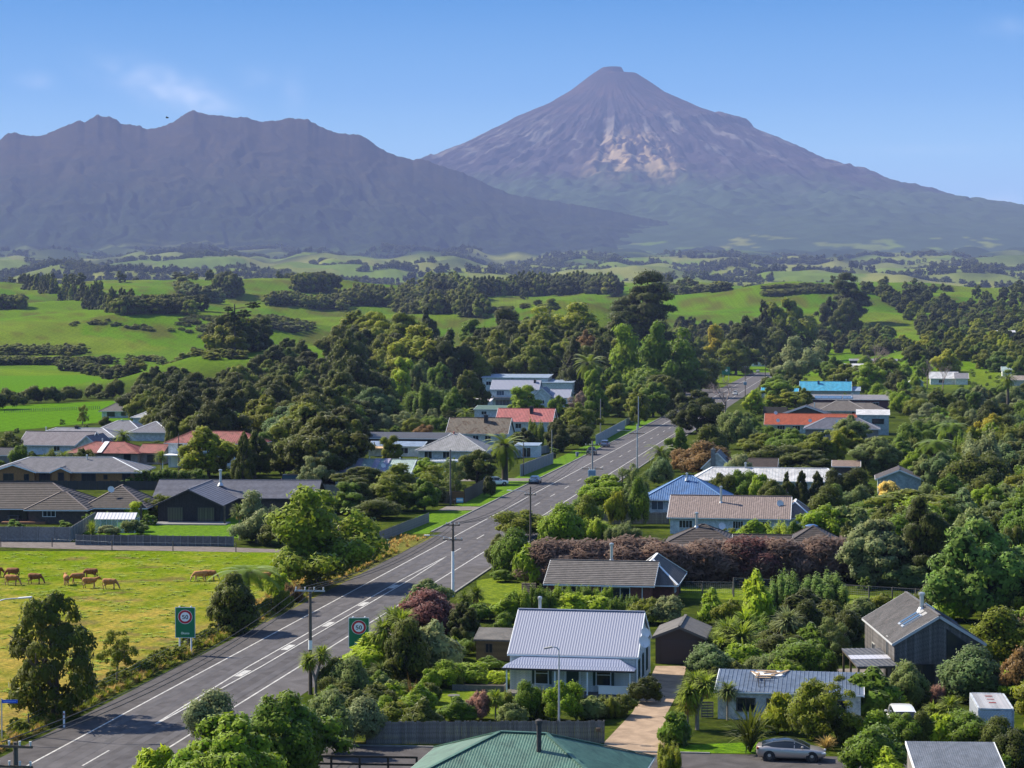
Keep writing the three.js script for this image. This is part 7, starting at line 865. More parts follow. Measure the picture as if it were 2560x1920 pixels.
// ---------------------------------------------------------------- fences and walls
function run(a, b, f) { const L = a.distanceTo(b), d = b.clone().sub(a).normalize(), turn = -Math.atan2(d.z, d.x); return f(L, turn); }
function boardFence(name, label, a, b, h, w, mats_, o = {}) { // upright boards on two rails with posts behind
  return run(a, b, (L, turn) => { const g = thing(name, label, 'fence', a, turn), n = Math.min(260, Math.round(L / w)), R = rng(n + 3), q = L / n, geo = [0.97, 1, 1.02].map((k) => box(0, h * k / 2, 0, q - 0.012, h * k, 0.022)); for (let i = 0; i < n; i++) { const m = mesh('board', geo[Math.floor(R() * 3)], mats_[Math.floor(R() * mats_.length)], g); m.position.set(q * (i + 0.5), 0, 0.03 + 0.008 * R()); m.rotation.z = 0.012 * (R() - 0.5); } for (const y of [0.3, h - 0.3]) mesh('rail', box(L / 2, y, -0.02, L, 0.09, 0.045), mats_[0], g); const p = Math.max(1, Math.round(L / 2.4)), pg = box(0, h / 2, -0.08, 0.1, h, 0.1); for (let i = 0; i <= p; i++) { const m = mesh('post', pg, mats_[0], g); m.position.x = L * i / p; } return g; });
}
function panelFence(name, label, a, b, h, w, m, postM, cat = 'fence') { // wide panels between posts
  return run(a, b, (L, turn) => { const g = thing(name, label, cat, a, turn), n = Math.max(1, Math.round(L / w)), q = L / n, R = rng(n), pg = box(0, h / 2 + 0.03, 0.02, 0.16, h + 0.06, 0.16), geo = box(0, h / 2, 0, q - 0.17, h, 0.08); for (let i = 0; i < n; i++) { const k = mesh('panel', geo, m[Math.floor(R() * m.length)], g); k.position.x = q * (i + 0.5); } for (let i = 0; i <= n; i++) { const k = mesh('post', pg, postM, g); k.position.x = q * i; } return g; });
}
const greyBoards = [0.20, 0.25, 0.225, 0.285].map((v) => mat(v, v * 0.97, v * 0.98, { map: WOOD_T, s: 1 })), brownBoards = [0.085, 0.105, 0.07].map((v) => mat(v, v * 0.8, v * 0.66, { map: WOOD_T, s: 1 })), concretePanels = [0.22, 0.25, 0.20].map((v) => mat(v, v, v * 1.04, { map: WEAR_T, s: 2 }));
boardFence('timber_fence', 'weathered grey timber fence in front of the white cottage garden', at(5, 170, 1492), at(5, 1697, 1484), 1.6, 0.16, greyBoards);
boardFence('paling_fence', 'pale grey paling fence along the mown verge beside the road', at(5, 232, 203), at(5, 572, 66), 1.45, 0.2, [0.26, 0.30, 0.28].map((v) => mat(v, v, v * 1.02, { map: WOOD_T, s: 1 })));
boardFence('timber_fence', 'dark timber fence with an orange gate near the small blue notice', at(2, 640, 1592), at(2, 803, 1588), 2.0, 0.2, brownBoards); { const p = at(2, 722, 1590), q = at(2, 800, 1588); run(p, q, (L, turn) => { const g = thing('gate', 'orange stained timber gate in the dark fence', 'gate', p.clone().add(V(0, 0, 0.15)), turn); for (let i = 0; i < 14; i++) mesh('board', box(L * (i + 0.5) / 14, 1.0, 0, L / 14 - 0.015, 1.8, 0.03), mat(0.24, 0.115, 0.045, { map: WOOD_T, s: 1 }), g); }); }
boardFence('timber_fence', 'dark timber side fence running back beside the white car', at(2, 803, 1588), at(2, 962, 1500), 2.3, 0.25, brownBoards);
boardFence('timber_fence', 'grey board fence behind the clipped bushes and the blue roof', at(5, 1600, 78), at(5, 2115, 76), 1.7, 0.22, greyBoards);
boardFence('timber_fence', 'grey board fence in front of the slate roofed house drive', at(1, 2030, 1545), at(1, 2230, 1545), 2.0, 0.25, greyBoards);
boardFence('timber_fence', 'dark timber fence along the front of the orange brick bungalow', at(1, -40, 1500), at(1, 1010, 1505), 1.6, 0.4, [M.dark, mat(0.05, 0.045, 0.045, { map: WOOD_T, s: 1 })]);
boardFence('timber_fence', 'dark fence beside the orange roofed house and the road', at(3, 535, 1020), at(3, 690, 1025), 2.6, 0.6, [M.dark]);
panelFence('concrete_fence', 'grey concrete panel fence in front of the dark bungalow', at(4, -60, 188), at(4, 448, 192), 2.0, 2.05, concretePanels, M.concrete);
panelFence('concrete_fence', 'short concrete fence running back to the glasshouse', at(4, 450, 190), at(4, 612, 86), 1.9, 2.4, concretePanels, M.concrete);
panelFence('retaining_wall', 'low dark panelled retaining wall below the bright lawn', at(4, 490, 212), at(4, 1500, 222), 1.35, 1.0, [0.13, 0.15, 0.115].map((v) => mat(v, v, v * 1.06, { map: WEAR_T, s: 2 })), mat(0.16, 0.16, 0.165), 'wall');
panelFence('block_wall', 'grey concrete block wall stepping up the street', at(2, 1160, 1418), at(2, 1368, 1335), 2.3, 3.2, [mat(0.27, 0.28, 0.30, { map: WEAR_T, s: 2 })], mat(0.30, 0.31, 0.33), 'wall');
panelFence('block_wall', 'low pale garden wall behind the street palm', at(2, 1075, 1310), at(2, 1360, 1260), 1.7, 4, [mat(0.33, 0.34, 0.34, { map: WEAR_T, s: 2 })], mat(0.35, 0.36, 0.36), 'wall');
panelFence('block_wall', 'pale wall on the far verge below the flecked tree', at(2, 1645, 1215), at(2, 1830, 1110), 2.4, 4, [mat(0.36, 0.40, 0.44, { map: WEAR_T, s: 2 })], mat(0.38, 0.42, 0.45), 'wall');
panelFence('picket_fence', 'white picket fence panel by the top of the street', at(2, 1838, 1090), at(2, 1905, 1055), 1.8, 2, [M.greyTimber], M.trim);
{ // post and wire fence of the paddock, one thing
  const o = P2(-8.2, 120), g = thing('wire_fence', 'post and wire fence along the road side of the paddock', 'fence', o, 0), H = 1.15, pg = bar(V(0, -0.1, 0), V(0, H, 0), 0.06, 0.055, 7); const Ds = []; for (let D = 124; D <= 268; D += 9) Ds.push(D); Ds.forEach((D, i) => { const m = mesh('post', pg, M.pole, g), p = P2(-8.6, D).sub(o); m.position.copy(p); m.rotation.z = 0.05 * Math.sin(i * 7); });
  for (const y of [0.45, 0.75, 1.05]) mesh('wire', bar(P2(-8.6, 122).sub(o).setY(y), P2(-8.6, 268).sub(o).setY(y), 0.008, 0.008, 4), M.galv, g);
  const ps = [[5, 225], [335, 225], [720, 245], [1112, 250], [1517, 258], [-330, 222]].map(([x, y]) => at(4, x, y)), l = thing('wire_fence', 'post and wire fence between gravel lane and paddock', 'fence', ps[2]); for (const p of ps) mesh('post', bar(p.clone().sub(ps[2]), p.clone().sub(ps[2]).setY(1.25), 0.07, 0.06, 7), M.pole, l); const s = [...ps].sort((a, b) => a.x - b.x).map((p) => p.clone().sub(ps[2])); for (let i = 1; i < s.length; i++) for (const y of [0.6, 1.05]) mesh('wire', bar(s[i - 1].clone().setY(y), s[i].clone().setY(y), 0.008, 0.008, 4), M.galv, l);
}
{ // rail fence at the bottom, mesh fence with its gate
  const D = 136.5, a = V((835 - 1280) / F * D - 6, 0, -D - 0.8), b = V((1040 - 1280) / F * D, 0, -D), g = thing('rail_fence', 'dark two rail timber fence beside the side street at the bottom', 'fence', a, -Math.atan2(b.z - a.z, b.x - a.x)), L = a.distanceTo(b), m = mat(0.05, 0.04, 0.038, { map: WOOD_T, s: 1 }); for (const y of [0.5, 1.0]) mesh('rail', box(L / 2, y, 0, L, 0.14, 0.05), m, g); for (let i = 0; i <= 6; i++) mesh('post', box(L * i / 6, 0.52, -0.06, 0.14, 1.05, 0.12), m, g);
  const wire = (name, label, pts, h) => { const o = pts[0], w = thing(name, label, 'fence', o); pts.forEach((p, i) => { mesh('post', bar(p.clone().sub(o), p.clone().sub(o).setY(h), 0.09, 0.08, 8), M.greyTimber, w); if (i) { const q = pts[i - 1].clone().sub(o), r = p.clone().sub(o), k = []; mesh('rail', beam(q.clone().setY(h - 0.06), r.clone().setY(h - 0.06), 0.06, 0.08), M.greyTimber, w); for (let j = 1; j < 9; j++) k.push(bar(q.clone().setY(h * j / 9), r.clone().setY(h * j / 9), 0.006, 0.006, 3)); const n = Math.round(q.distanceTo(r) / 0.22); for (let j = 1; j < n; j++) { const c = q.clone().lerp(r, j / n); k.push(bar(c.clone().setY(0.05), c.clone().setY(h - 0.05), 0.005, 0.005, 3)); } tag(mesh('wire_mesh', k, M.galv, w), null, null, null, 'stuff'); } }); };
  wire('mesh_fence', 'wooden post mesh fence behind the brick house and feathery conifers', [[-480, 520], [-140, 520], [0, 522], [145, 524], [340, 528]].map(([x, y]) => at(6, x, y)), 1.35); wire('mesh_fence', 'taller mesh fence panel beside the feathery conifers', [[345, 545], [480, 550], [585, 556]].map(([x, y]) => at(6, x, y)), 2.1); wire('mesh_fence', 'tall mesh fence behind the barn house ridge', [[910, 580], [1065, 592], [1215, 604], [1365, 612], [1515, 622], [1650, 632]].map(([x, y]) => at(6, x, y)), 2.1);
}
// ---------------------------------------------------------------- poles, lamps, wires
const PORC = mat(0.55, 0.56, 0.58, { roughness: 0.3 });
function pole(label, p, h, o = {}) {
  const g = thing(o.name || 'power_pole', label, o.cat || 'power pole', p, GRID), pm = o.m || M.pole; if (o.white) { mesh('pole', bar(V(0, h * o.white, 0), V(0, h, 0), 0.15, 0.11, 10), pm, g); mesh('painted_foot', bar(V(0, -0.1, 0), V(0, h * o.white, 0), 0.18, 0.152, 10), M.trim, g); } else mesh('pole', bar(V(0, -0.1, 0), V(0, h, 0), o.r || 0.17, (o.r || 0.17) * 0.7, 10), pm, g);
  if (o.band) mesh('white_band', bar(V(0, h * o.band, 0), V(0, h * o.band + 0.75, 0), 0.165, 0.16, 12), M.trim, g);
  for (const [y, w, dx] of o.arms || []) { const a = mesh('crossarm', box(dx || 0, y, 0.13, w, 0.12, 0.1), o.armM || M.timber, g); for (let i = 0; i < 4; i++) mesh('insulator', [bar(V((dx || 0) - w / 2 + 0.12 + (w - 0.24) * i / 3, y + 0.06, 0.13), V((dx || 0) - w / 2 + 0.12 + (w - 0.24) * i / 3, y + 0.28, 0.13), 0.05, 0.07, 8)], PORC, a); }
  if (o.lamp) { const [y, L] = o.lamp, c = new THREE.QuadraticBezierCurve3(V(0, y, 0), V(-L * 0.4, y + 0.5, 0), V(-L, y + 0.45, 0.05)), arm = mesh('lamp_arm', new THREE.TubeGeometry(c, 10, 0.035, 6), M.galv, g); mesh('lamp_head', new RoundedBoxGeometry(0.65, 0.12, 0.24, 2, 0.05).translate(-L - 0.25, y + 0.44, 0.05), mat(0.6, 0.62, 0.64), arm); }
  if (o.box) { const b = mesh('transformer', new RoundedBoxGeometry(1.2, 1.15, 0.75, 2, 0.06).translate(0, o.box, 0.45), mat(0.20, 0.30, 0.40, { roughness: 0.5 }), g); for (let i = 0; i < 3; i++) mesh('bushing', bar(V(-0.35 + 0.35 * i, o.box + 0.57, 0.45), V(-0.35 + 0.35 * i, o.box + 0.85, 0.45), 0.06, 0.05, 8), PORC, b); for (let i = 0; i < 6; i++) mesh('fin', box(-0.5 + 0.2 * i, o.box, 0.84, 0.03, 0.9, 0.1), mat(0.20, 0.30, 0.40), b); }
  return g;
}
const onLine = (px, off = 8.3) => { const r = ray(px, 960).x, D = (off - 52) / (r - SL); return V(r * D, land(r * D, D), -D); };
const L0 = V(-24.6, 0, -102), L1 = onLine(773.7), L2 = onLine(1132), L4 = onLine(1326), L5 = onLine(1481), L6 = onLine(1593), L7 = onLine(1863), L8 = onLine(1913);
pole('power pole top with two crossarms at the bottom left corner', L0, 9.1, { arms: [[8.9, 1.9], [7.9, 1.9]] });
pole('dark power pole with white band and a crossarm full of insulators, nearest the camera', L1, 8.6, { arms: [[8.35, 2.5]], armM: M.galv, band: 0.42 });
pole('power pole painted white below with crossarms and street lamp beside the road', L2, 8.0, { white: 0.62, arms: [[7.8, 1.6], [6.2, 2.2]], lamp: [6.2, 2.6] });
pole('power pole with lamp rising behind the golden clipped tree', L4, 7.7, { r: 0.14, arms: [[6.6, 1.6]], lamp: [6.7, 2.6] });
pole('power pole carrying a blue grey transformer beside the road', L5, 10.0, { m: M.poleConcrete, arms: [[9.3, 2.4], [5.4, 3.6]], box: 4.7, armM: M.timber });
pole('power pole with lamp and long crossarms further up the street', L6, 9.2, { m: M.galv, arms: [[7.4, 3.2]], lamp: [7.6, 3.4] });
pole('power pole with a dark transformer near the bend of the street', L7, 12.0, { arms: [[11.6, 2.6]], box: 5.2 }); pole('tall dark power pole where the far road begins', L8, 13, { r: 0.22, arms: [[12.6, 2.4]] });
pole('grey pole on the left verge of the far street', onLine(1596, -7.6), 9.2, { m: M.galv, r: 0.14 }); pole('plain grey pole in front of the dark timber fence', at(2, 710, 1602), 9.0, { m: M.greyTimber, r: 0.16 }); pole('wooden telephone pole at the right of the bright shrub tree', at(2, 1815, 1640), 6.4, { m: M.timber, r: 0.15 }); pole('grey pole behind the concrete block wall', at(2, 1362, 1300), 6.2, { m: M.poleConcrete, r: 0.14 }); pole('dark thin pole between street palm and block wall', at(2, 1180, 1415), 7.8, { r: 0.10 }); pole('white pole with a short lamp arm below the flecked tree', at(2, 1675, 1135), 9.0, { m: M.poleConcrete, r: 0.14 }); pole('dark pole in front of the two storey white house', at(1, 1150, 1405), 8.0, { r: 0.12 }); pole('pale pole left of the green direction sign', at(3, 250, 800), 12, { m: M.poleConcrete, r: 0.16 });
{ // wires sag from pole to pole
  const wires = (label, pts, offs) => { for (const dx of offs) { const c = []; for (let i = 1; i < pts.length; i++) { const [a, ya] = pts[i - 1], [b, yb] = pts[i]; for (let k = i === 1 ? 0 : 1; k <= 8; k++) { const t = k / 8; c.push(V(lerp(a.x, b.x, t) + dx, lerp(a.y + ya, b.y + yb, t) - 1.0 * 4 * t * (1 - t) * Math.min(1, a.distanceTo(b) / 60), lerp(a.z, b.z, t))); } } const m = mesh('power_line', new THREE.TubeGeometry(new THREE.CatmullRomCurve3(c), c.length * 3, 0.03, 4), M.dark); tag(m, label[offs.indexOf(dx)], 'power line', 'overhead wires beside the main road'); } };
  wires(['overhead wire on the paddock side of the crossarms', 'overhead wire in the middle of the crossarms', 'overhead wire on the garden side of the crossarms'], [[L0, 9.1], [L1, 8.6], [L2, 7.95], [L4, 7.1], [L5, 9.5], [L6, 7.6], [L7, 11.8]], [-0.7, 0.1, 0.7]);
}
{ // lamps and posts by the paddock, street lamp before the cottage
  const p = at(5, 1408, 1452), h = 6.55, g = thing('street_lamp', 'slim grey street lamp standing in front of the white cottage', 'street lamp', p, -0.1); mesh('pole', bar(V(0, 0, 0), V(0, h - 0.5, 0), 0.09, 0.055, 10), M.galv, g); const c = new THREE.CatmullRomCurve3([V(0, h - 0.55, 0), V(-0.05, h - 0.15, 0), V(-0.3, h, 0), V(-0.6, h - 0.02, 0)]), arm = mesh('lamp_arm', new THREE.TubeGeometry(c, 10, 0.045, 6), M.galv, g); mesh('lamp_head', new RoundedBoxGeometry(0.6, 0.12, 0.26, 2, 0.05).rotateZ(0.2).translate(-0.78, h - 0.06, 0), mat(0.25, 0.25, 0.26), arm);
  const D = 150, q = V((-40 - 1280) / F * D, 0, -D), hh = 30 - (1497 - 800) * D / F, l = thing('street_lamp', 'curved street lamp reaching in over the paddock from the edge', 'street lamp', q); mesh('pole', bar(V(0, 0, 0), V(0, hh - 1.4, 0), 0.1, 0.07, 10), M.galv, l); const cc = new THREE.CatmullRomCurve3([V(0, hh - 1.5, 0), V(0.35, hh - 0.6, 0), V(1.2, hh - 0.15, 0), V(2.4, hh - 0.02, 0)]), a2 = mesh('lamp_arm', new THREE.TubeGeometry(cc, 14, 0.05, 6), M.galv, l); mesh('lamp_head', new RoundedBoxGeometry(1.0, 0.12, 0.3, 2, 0.05).rotateZ(0.08).translate(2.85, hh + 0.02, 0), mat(0.6, 0.62, 0.64), a2);
  const s = at(4, 12, 1488), sg = thing('street_sign', 'blue street name blade on a grey post by the paddock corner', 'street sign', s); mesh('post', bar(V(0, 0, 0), V(0, 3.2, 0), 0.05, 0.05, 8), M.galv, sg); const cv = document.createElement('canvas'); cv.width = 256; cv.height = 64; const x = cv.getContext('2d'); x.fillStyle = '#0b4fc4'; x.fillRect(0, 0, 256, 64); x.fillStyle = '#7aa6ee'; for (let i = 0; i < 13; i++) x.fillRect(24 + i * 16, 22 + 3 * (i % 2), 10, 20 - 3 * (i % 3)); const t = new THREE.CanvasTexture(cv); t.colorSpace = THREE.SRGBColorSpace; const sm = new THREE.MeshStandardMaterial({ map: t, roughness: 0.5 }); const bl = new THREE.BoxGeometry(1.1, 0.24, 0.03).translate(0.6, 3.0, 0.06); mesh('blade', bl, sm, sg);
  const mp = at(4, 412, 1385), m = thing('marker_post', 'white roadside marker post under the big shrub tree', 'marker post', mp); mesh('post', box(0, 0.6, 0, 0.14, 1.2, 0.06), M.trim, m); mesh('reflector', box(0, 0.98, 0.035, 0.1, 0.16, 0.01), mat(0.3, 0.05, 0.04), m);
}
// ---------------------------------------------------------------- the two speed signs and other signs
{
  const cv = document.createElement('canvas'); cv.width = 512; cv.height = 800; const x = cv.getContext('2d'), rr = (a, b, w, h, r, f) => { x.fillStyle = f; x.beginPath(); x.moveTo(a + r, b); x.arcTo(a + w, b, a + w, b + h, r); x.arcTo(a + w, b + h, a, b + h, r); x.arcTo(a, b + h, a, b, r); x.arcTo(a, b, a + w, b, r); x.closePath(); x.fill(); };
  x.fillStyle = '#c9d6dc'; x.fillRect(0, 0, 512, 800); rr(12, 12, 488, 776, 34, '#00724a'); const disc = (r, f) => { x.fillStyle = f; x.beginPath(); x.arc(256, 250, r, 0, 7); x.fill(); }; disc(186, '#dfe6ee'); disc(176, '#b3152c'); disc(122, '#e8ebf2'); x.fillStyle = '#141a2c'; x.font = 'bold 150px sans-serif'; x.textAlign = 'center'; x.textBaseline = 'middle'; x.fillText('50', 256, 256); x.fillStyle = '#e6f0ea'; x.font = 'bold 74px sans-serif'; x.fillText('Ō' + 'kato', 256, 680);
  const t = new THREE.CanvasTexture(cv); t.colorSpace = THREE.SRGBColorSpace; const face = new THREE.MeshStandardMaterial({ map: t, roughness: 0.55 });
  const sign = (label, p, w, h, y0, turn) => { const g = thing('speed_sign', label, 'road sign', p, turn); const f = new THREE.PlaneGeometry(w, h).translate(0, y0 + h / 2, 0.036); const pn = mesh('panel', new RoundedBoxGeometry(w + 0.02, h + 0.02, 0.06, 3, 0.03).translate(0, y0 + h / 2, 0), M.galv, g); mesh('sign_face', f, face, pn); for (const k of [-1, 1]) { mesh('post', bar(V(k * w * 0.29, 0, -0.09), V(k * w * 0.29, y0 + h + 0.1, -0.09), 0.075, 0.075, 10), M.trim, g); mesh('footing', box(k * w * 0.29, 0.03, -0.09, 0.4, 0.08, 0.3), M.concrete, g); } };
  sign('green speed limit sign on white posts beside the paddock, fully in view', at(4, 1192, 918).setY(0.006), 1.80, 2.75, 1.52, -0.02);
  sign('green speed limit sign half hidden by garden bushes', at(5, 122, 975), 1.80, 2.68, 1.35, -0.02);
  const gd = at(3, 295, 800), g = thing('direction_sign', 'green direction sign with a white diamond at the far bend', 'road sign', gd); const s = -gd.z / F * KZ; mesh('panel', box(0, 62 * s, 0, 52 * s, 50 * s, 0.1), mat(0.01, 0.16, 0.10), g); mesh('diamond', new THREE.BoxGeometry(14 * s, 14 * s, 0.04).rotateZ(0.785).translate(4 * s, 64 * s, 0.07), M.trim, g); for (const k of [-1, 1]) mesh('post', bar(V(k * 18 * s, 0, -0.1), V(k * 18 * s, 70 * s, -0.1), 0.12, 0.12, 8), M.galv, g);
  const nb = at(2, 770, 1600), n = thing('notice_board', 'small pale blue notice board on the verge by the timber fence', 'sign', nb); mesh('board', box(0, 0.75, 0, 1.15, 0.75, 0.05), mat(0.12, 0.36, 0.62), n); mesh('paper', box(0, 0.78, 0.03, 0.95, 0.35, 0.02), M.trim, n); for (const k of [-1, 1]) mesh('leg', box(k * 0.45, 0.4, -0.04, 0.06, 0.8, 0.06), M.greyTimber, n);
}
// ---------------------------------------------------------------- vehicles
function loft(sections, closed = true) { // rings of equal length, joined in order
  const n = sections[0].length, p = [], idx = []; sections.forEach((s) => s.forEach((v) => p.push(...v))); for (let i = 0; i + 1 < sections.length; i++) for (let j = 0; j < n - (closed ? 0 : 1); j++) { const a = i * n + j, b = i * n + (j + 1) % n, c = a + n, d = b + n; idx.push(a, b, c, b, d, c); }
  const g = new THREE.BufferGeometry(); g.setAttribute('position', new THREE.Float32BufferAttribute(p, 3)); g.setIndex(idx); g.computeVertexNormals(); return g;
}
function cap(sec, flip) { const c = sec.reduce((a, v) => [a[0] + v[0] / sec.length, a[1] + v[1] / sec.length, a[2] + v[2] / sec.length], [0, 0, 0]), t = []; sec.forEach((v, i) => { const w = sec[(i + 1) % sec.length], tri = [V(...c), V(...v), V(...w)]; t.push(flip ? tri.reverse() : tri); }); return poly(t); }
const CARS = { // stations along the length: x, sill, belt, half width; roof stations: x, height, half width at the roof
  sedan: { L: 4.7, body: [[-2.33, 0.50, 0.88, 0.62], [-2.2, 0.32, 1.0, 0.82], [-1.6, 0.24, 1.05, 0.915], [-0.8, 0.22, 1.0, 0.925], [0.6, 0.22, 0.96, 0.925], [1.25, 0.23, 0.93, 0.91], [1.9, 0.27, 0.82, 0.86], [2.2, 0.32, 0.72, 0.75], [2.36, 0.42, 0.60, 0.52]], roof: [[-1.95, 1.06, 0.62], [-1.2, 1.32, 0.60], [-0.4, 1.44, 0.60], [0.25, 1.42, 0.60], [0.85, 1.18, 0.62], [1.3, 0.94, 0.66]], wheels: [-1.43, 1.44], r: 0.34 },
  suv: { L: 4.6, body: [[-2.28, 0.5, 1.0, 0.75], [-2.2, 0.34, 1.08, 0.88], [-1.2, 0.28, 1.08, 0.93], [0.6, 0.28, 1.06, 0.93], [1.1, 0.28, 1.04, 0.92], [1.9, 0.32, 0.98, 0.88], [2.25, 0.42, 0.85, 0.7]], roof: [[-2.15, 1.10, 0.70], [-1.9, 1.62, 0.66], [-0.6, 1.70, 0.66], [0.35, 1.66, 0.66], [1.0, 1.12, 0.72]], wheels: [-1.35, 1.38], r: 0.37 },
  ute: { L: 5.2, body: [[-2.6, 0.55, 1.05, 0.85], [-2.5, 0.45, 1.10, 0.90], [-0.8, 0.38, 1.10, 0.92], [0.9, 0.38, 1.10, 0.92], [1.3, 0.38, 1.08, 0.91], [2.3, 0.42, 1.0, 0.88], [2.6, 0.5, 0.85, 0.72]], roof: [[-0.75, 1.12, 0.72], [-0.6, 1.72, 0.66], [0.3, 1.74, 0.66], [0.75, 1.68, 0.66], [1.35, 1.12, 0.74]], wheels: [-1.6, 1.6], r: 0.4 },
  van: { L: 4.9, body: [[-2.42, 0.45, 1.1, 0.82], [-2.35, 0.35, 1.15, 0.9], [0.5, 0.3, 1.15, 0.92], [1.7, 0.3, 1.1, 0.9], [2.3, 0.36, 0.95, 0.82], [2.42, 0.45, 0.8, 0.62]], roof: [[-2.33, 1.18, 0.78], [-2.2, 1.86, 0.74], [-0.5, 1.95, 0.74], [0.8, 1.9, 0.74], [1.3, 1.7, 0.74], [2.0, 1.1, 0.78]], wheels: [-1.5, 1.5], r: 0.34 },
};
function car(kind, label, p, turn, rgb, o = {}) {
  const K = CARS[kind], g = thing(o.name || 'parked_car', label, 'car', p, turn, o.group), paint = new THREE.MeshPhysicalMaterial({ color: col(...rgb), metalness: o.metal ?? 0.35, roughness: 0.38, clearcoat: 0.8, clearcoatRoughness: 0.1 });
  const ring = ([x, s, b, w]) => { const h = b - s; return [[x, s, 0], [x, s, w * 0.82], [x, s + h * 0.14, w * 0.95], [x, s + h * 0.42, w], [x, s + h * 0.72, w * 0.985], [x, s + h * 0.93, w * 0.93], [x, b, w * 0.80], [x, b + 0.02, 0], [x, b, -w * 0.80], [x, s + h * 0.93, -w * 0.93], [x, s + h * 0.72, -w * 0.985], [x, s + h * 0.42, -w], [x, s + h * 0.14, -w * 0.95], [x, s, -w * 0.82]]; };
  const S = K.body.map(ring); mesh('body', [loft(S), cap(S[0], false), cap(S[S.length - 1], true)], paint, g);
  const beltAt = (x) => table(K.body.map((q) => [q[0], q[2]]), x), wAt = (x) => table(K.body.map((q) => [q[0], q[3]]), x);
  const T_ = K.roof.map(([x, y, w]) => { const b = beltAt(x) - 0.03, W = Math.max(w, wAt(x) * 0.90), e = (y - b); return [[x, b, W], [x, b + e * 0.55, lerp(W, w, 0.5)], [x, b + e * 0.92, w], [x, y, w * 0.86], [x, y + 0.012, 0], [x, y, -w * 0.86], [x, b + e * 0.92, -w], [x, b + e * 0.55, -lerp(W, w, 0.5)], [x, b, -W]]; });
  mesh('windows', loft(T_, false), M.glass, g);
  const R_ = K.roof.filter((_, i) => i > 0 && i < K.roof.length - 1).map(([x, y, w]) => [[x, y - 0.045, w * 0.99], [x, y + 0.012, w * 0.87], [x, y + 0.024, 0], [x, y + 0.012, -w * 0.87], [x, y - 0.045, -w * 0.99]]); mesh('roof', loft(R_, false), o.roof || paint, g);
  const pl = []; for (const k of [-1, 1]) for (let i = 0; i + 1 < T_.length; i++) { const a = T_[i][k > 0 ? 2 : 6], b = T_[i + 1][k > 0 ? 2 : 6]; pl.push(beam(V(...a), V(...b), 0.05, 0.06)); } for (const k of [0, 8]) pl.push(beam(V(...T_[Math.floor(T_.length / 2)][k]), V(...T_[Math.floor(T_.length / 2)][k ? 6 : 2]), 0.05, 0.03)); mesh('pillars', pl, paint, g);
  for (const x of K.wheels) for (const k of [-1, 1]) { const w = wAt(x), arch = mesh('wheel_arch', new THREE.CylinderGeometry(K.r + 0.07, K.r + 0.07, 0.16, 24).rotateX(Math.PI / 2).translate(x, K.r + 0.01, k * (w - 0.072)), M.rubber, g); const t = mesh('wheel', new THREE.TorusGeometry(K.r - 0.09, 0.09, 10, 24).translate(x, K.r, k * (w - 0.05)), M.rubber, g); const sp = [new THREE.CylinderGeometry(K.r - 0.12, K.r - 0.12, 0.03, 20).rotateX(Math.PI / 2).translate(x, K.r, k * (w + 0.0))]; mesh('rim', sp, mat(0.06, 0.06, 0.065, { roughness: 0.4, metalness: 0.5 }), t); const rays = []; for (let i = 0; i < 5; i++) rays.push(box(0, (K.r - 0.13) / 2, 0, 0.05, K.r - 0.13, 0.03, 0, 0, i * 1.2566).translate(x, K.r, k * (w + 0.02))); mesh('spokes', rays, M.steel, t); }
  const e = K.body[K.body.length - 2], f = K.body[1]; for (const k of [-1, 1]) { mesh('headlight', new RoundedBoxGeometry(0.34, 0.12, 0.3, 2, 0.04).rotateY(k * 0.45).translate(e[0] - 0.02, e[2] - 0.10, k * e[3] * 0.80), mat(0.7, 0.72, 0.75, { roughness: 0.15 }), g); mesh('tail_light', new RoundedBoxGeometry(0.16, 0.14, 0.32, 2, 0.04).translate(f[0] - 0.02, f[2] - 0.12, k * f[3] * 0.82), mat(0.25, 0.01, 0.01, { roughness: 0.2 }), g); mesh('mirror', new RoundedBoxGeometry(0.16, 0.14, 0.2, 2, 0.05).translate(K.roof[K.roof.length - 1][0] - 0.5, beltAt(0.6) + 0.1, k * (wAt(0.6) + 0.06)), paint, g); for (const x of [-0.55, 0.35]) mesh('door_handle', box(x, beltAt(x) - 0.16, k * (wAt(x) - 0.005), 0.2, 0.035, 0.04), M.steel, g); }
  mesh('number_plate', box(f[0] - 0.13, f[1] + 0.32, 0, 0.02, 0.11, 0.42), M.trim, g); return g;
}
const ROADWAY = Math.atan2(1, SL);
car('sedan', 'silver sedan parked on the side street at the bottom', at(6, 712, 1592), -0.15, [0.42, 0.38, 0.365], { roof: M.glass, metal: 0.6 });
car('sedan', 'silver blue sedan parked at the kerb below the block wall', at(2, 1255, 1462), ROADWAY, [0.20, 0.28, 0.38]); car('ute', 'dark utility truck parked at the kerb further up the street', at(2, 1618, 1278), ROADWAY, [0.05, 0.065, 0.055]); car('suv', 'blue hatchback ahead of the dark utility truck', at(2, 1705, 1228), ROADWAY, [0.16, 0.23, 0.42]); car('suv', 'white car parked in the drive behind the timber fence', at(2, 1000, 1478), 0.35, [0.72, 0.73, 0.75], { metal: 0.05 });
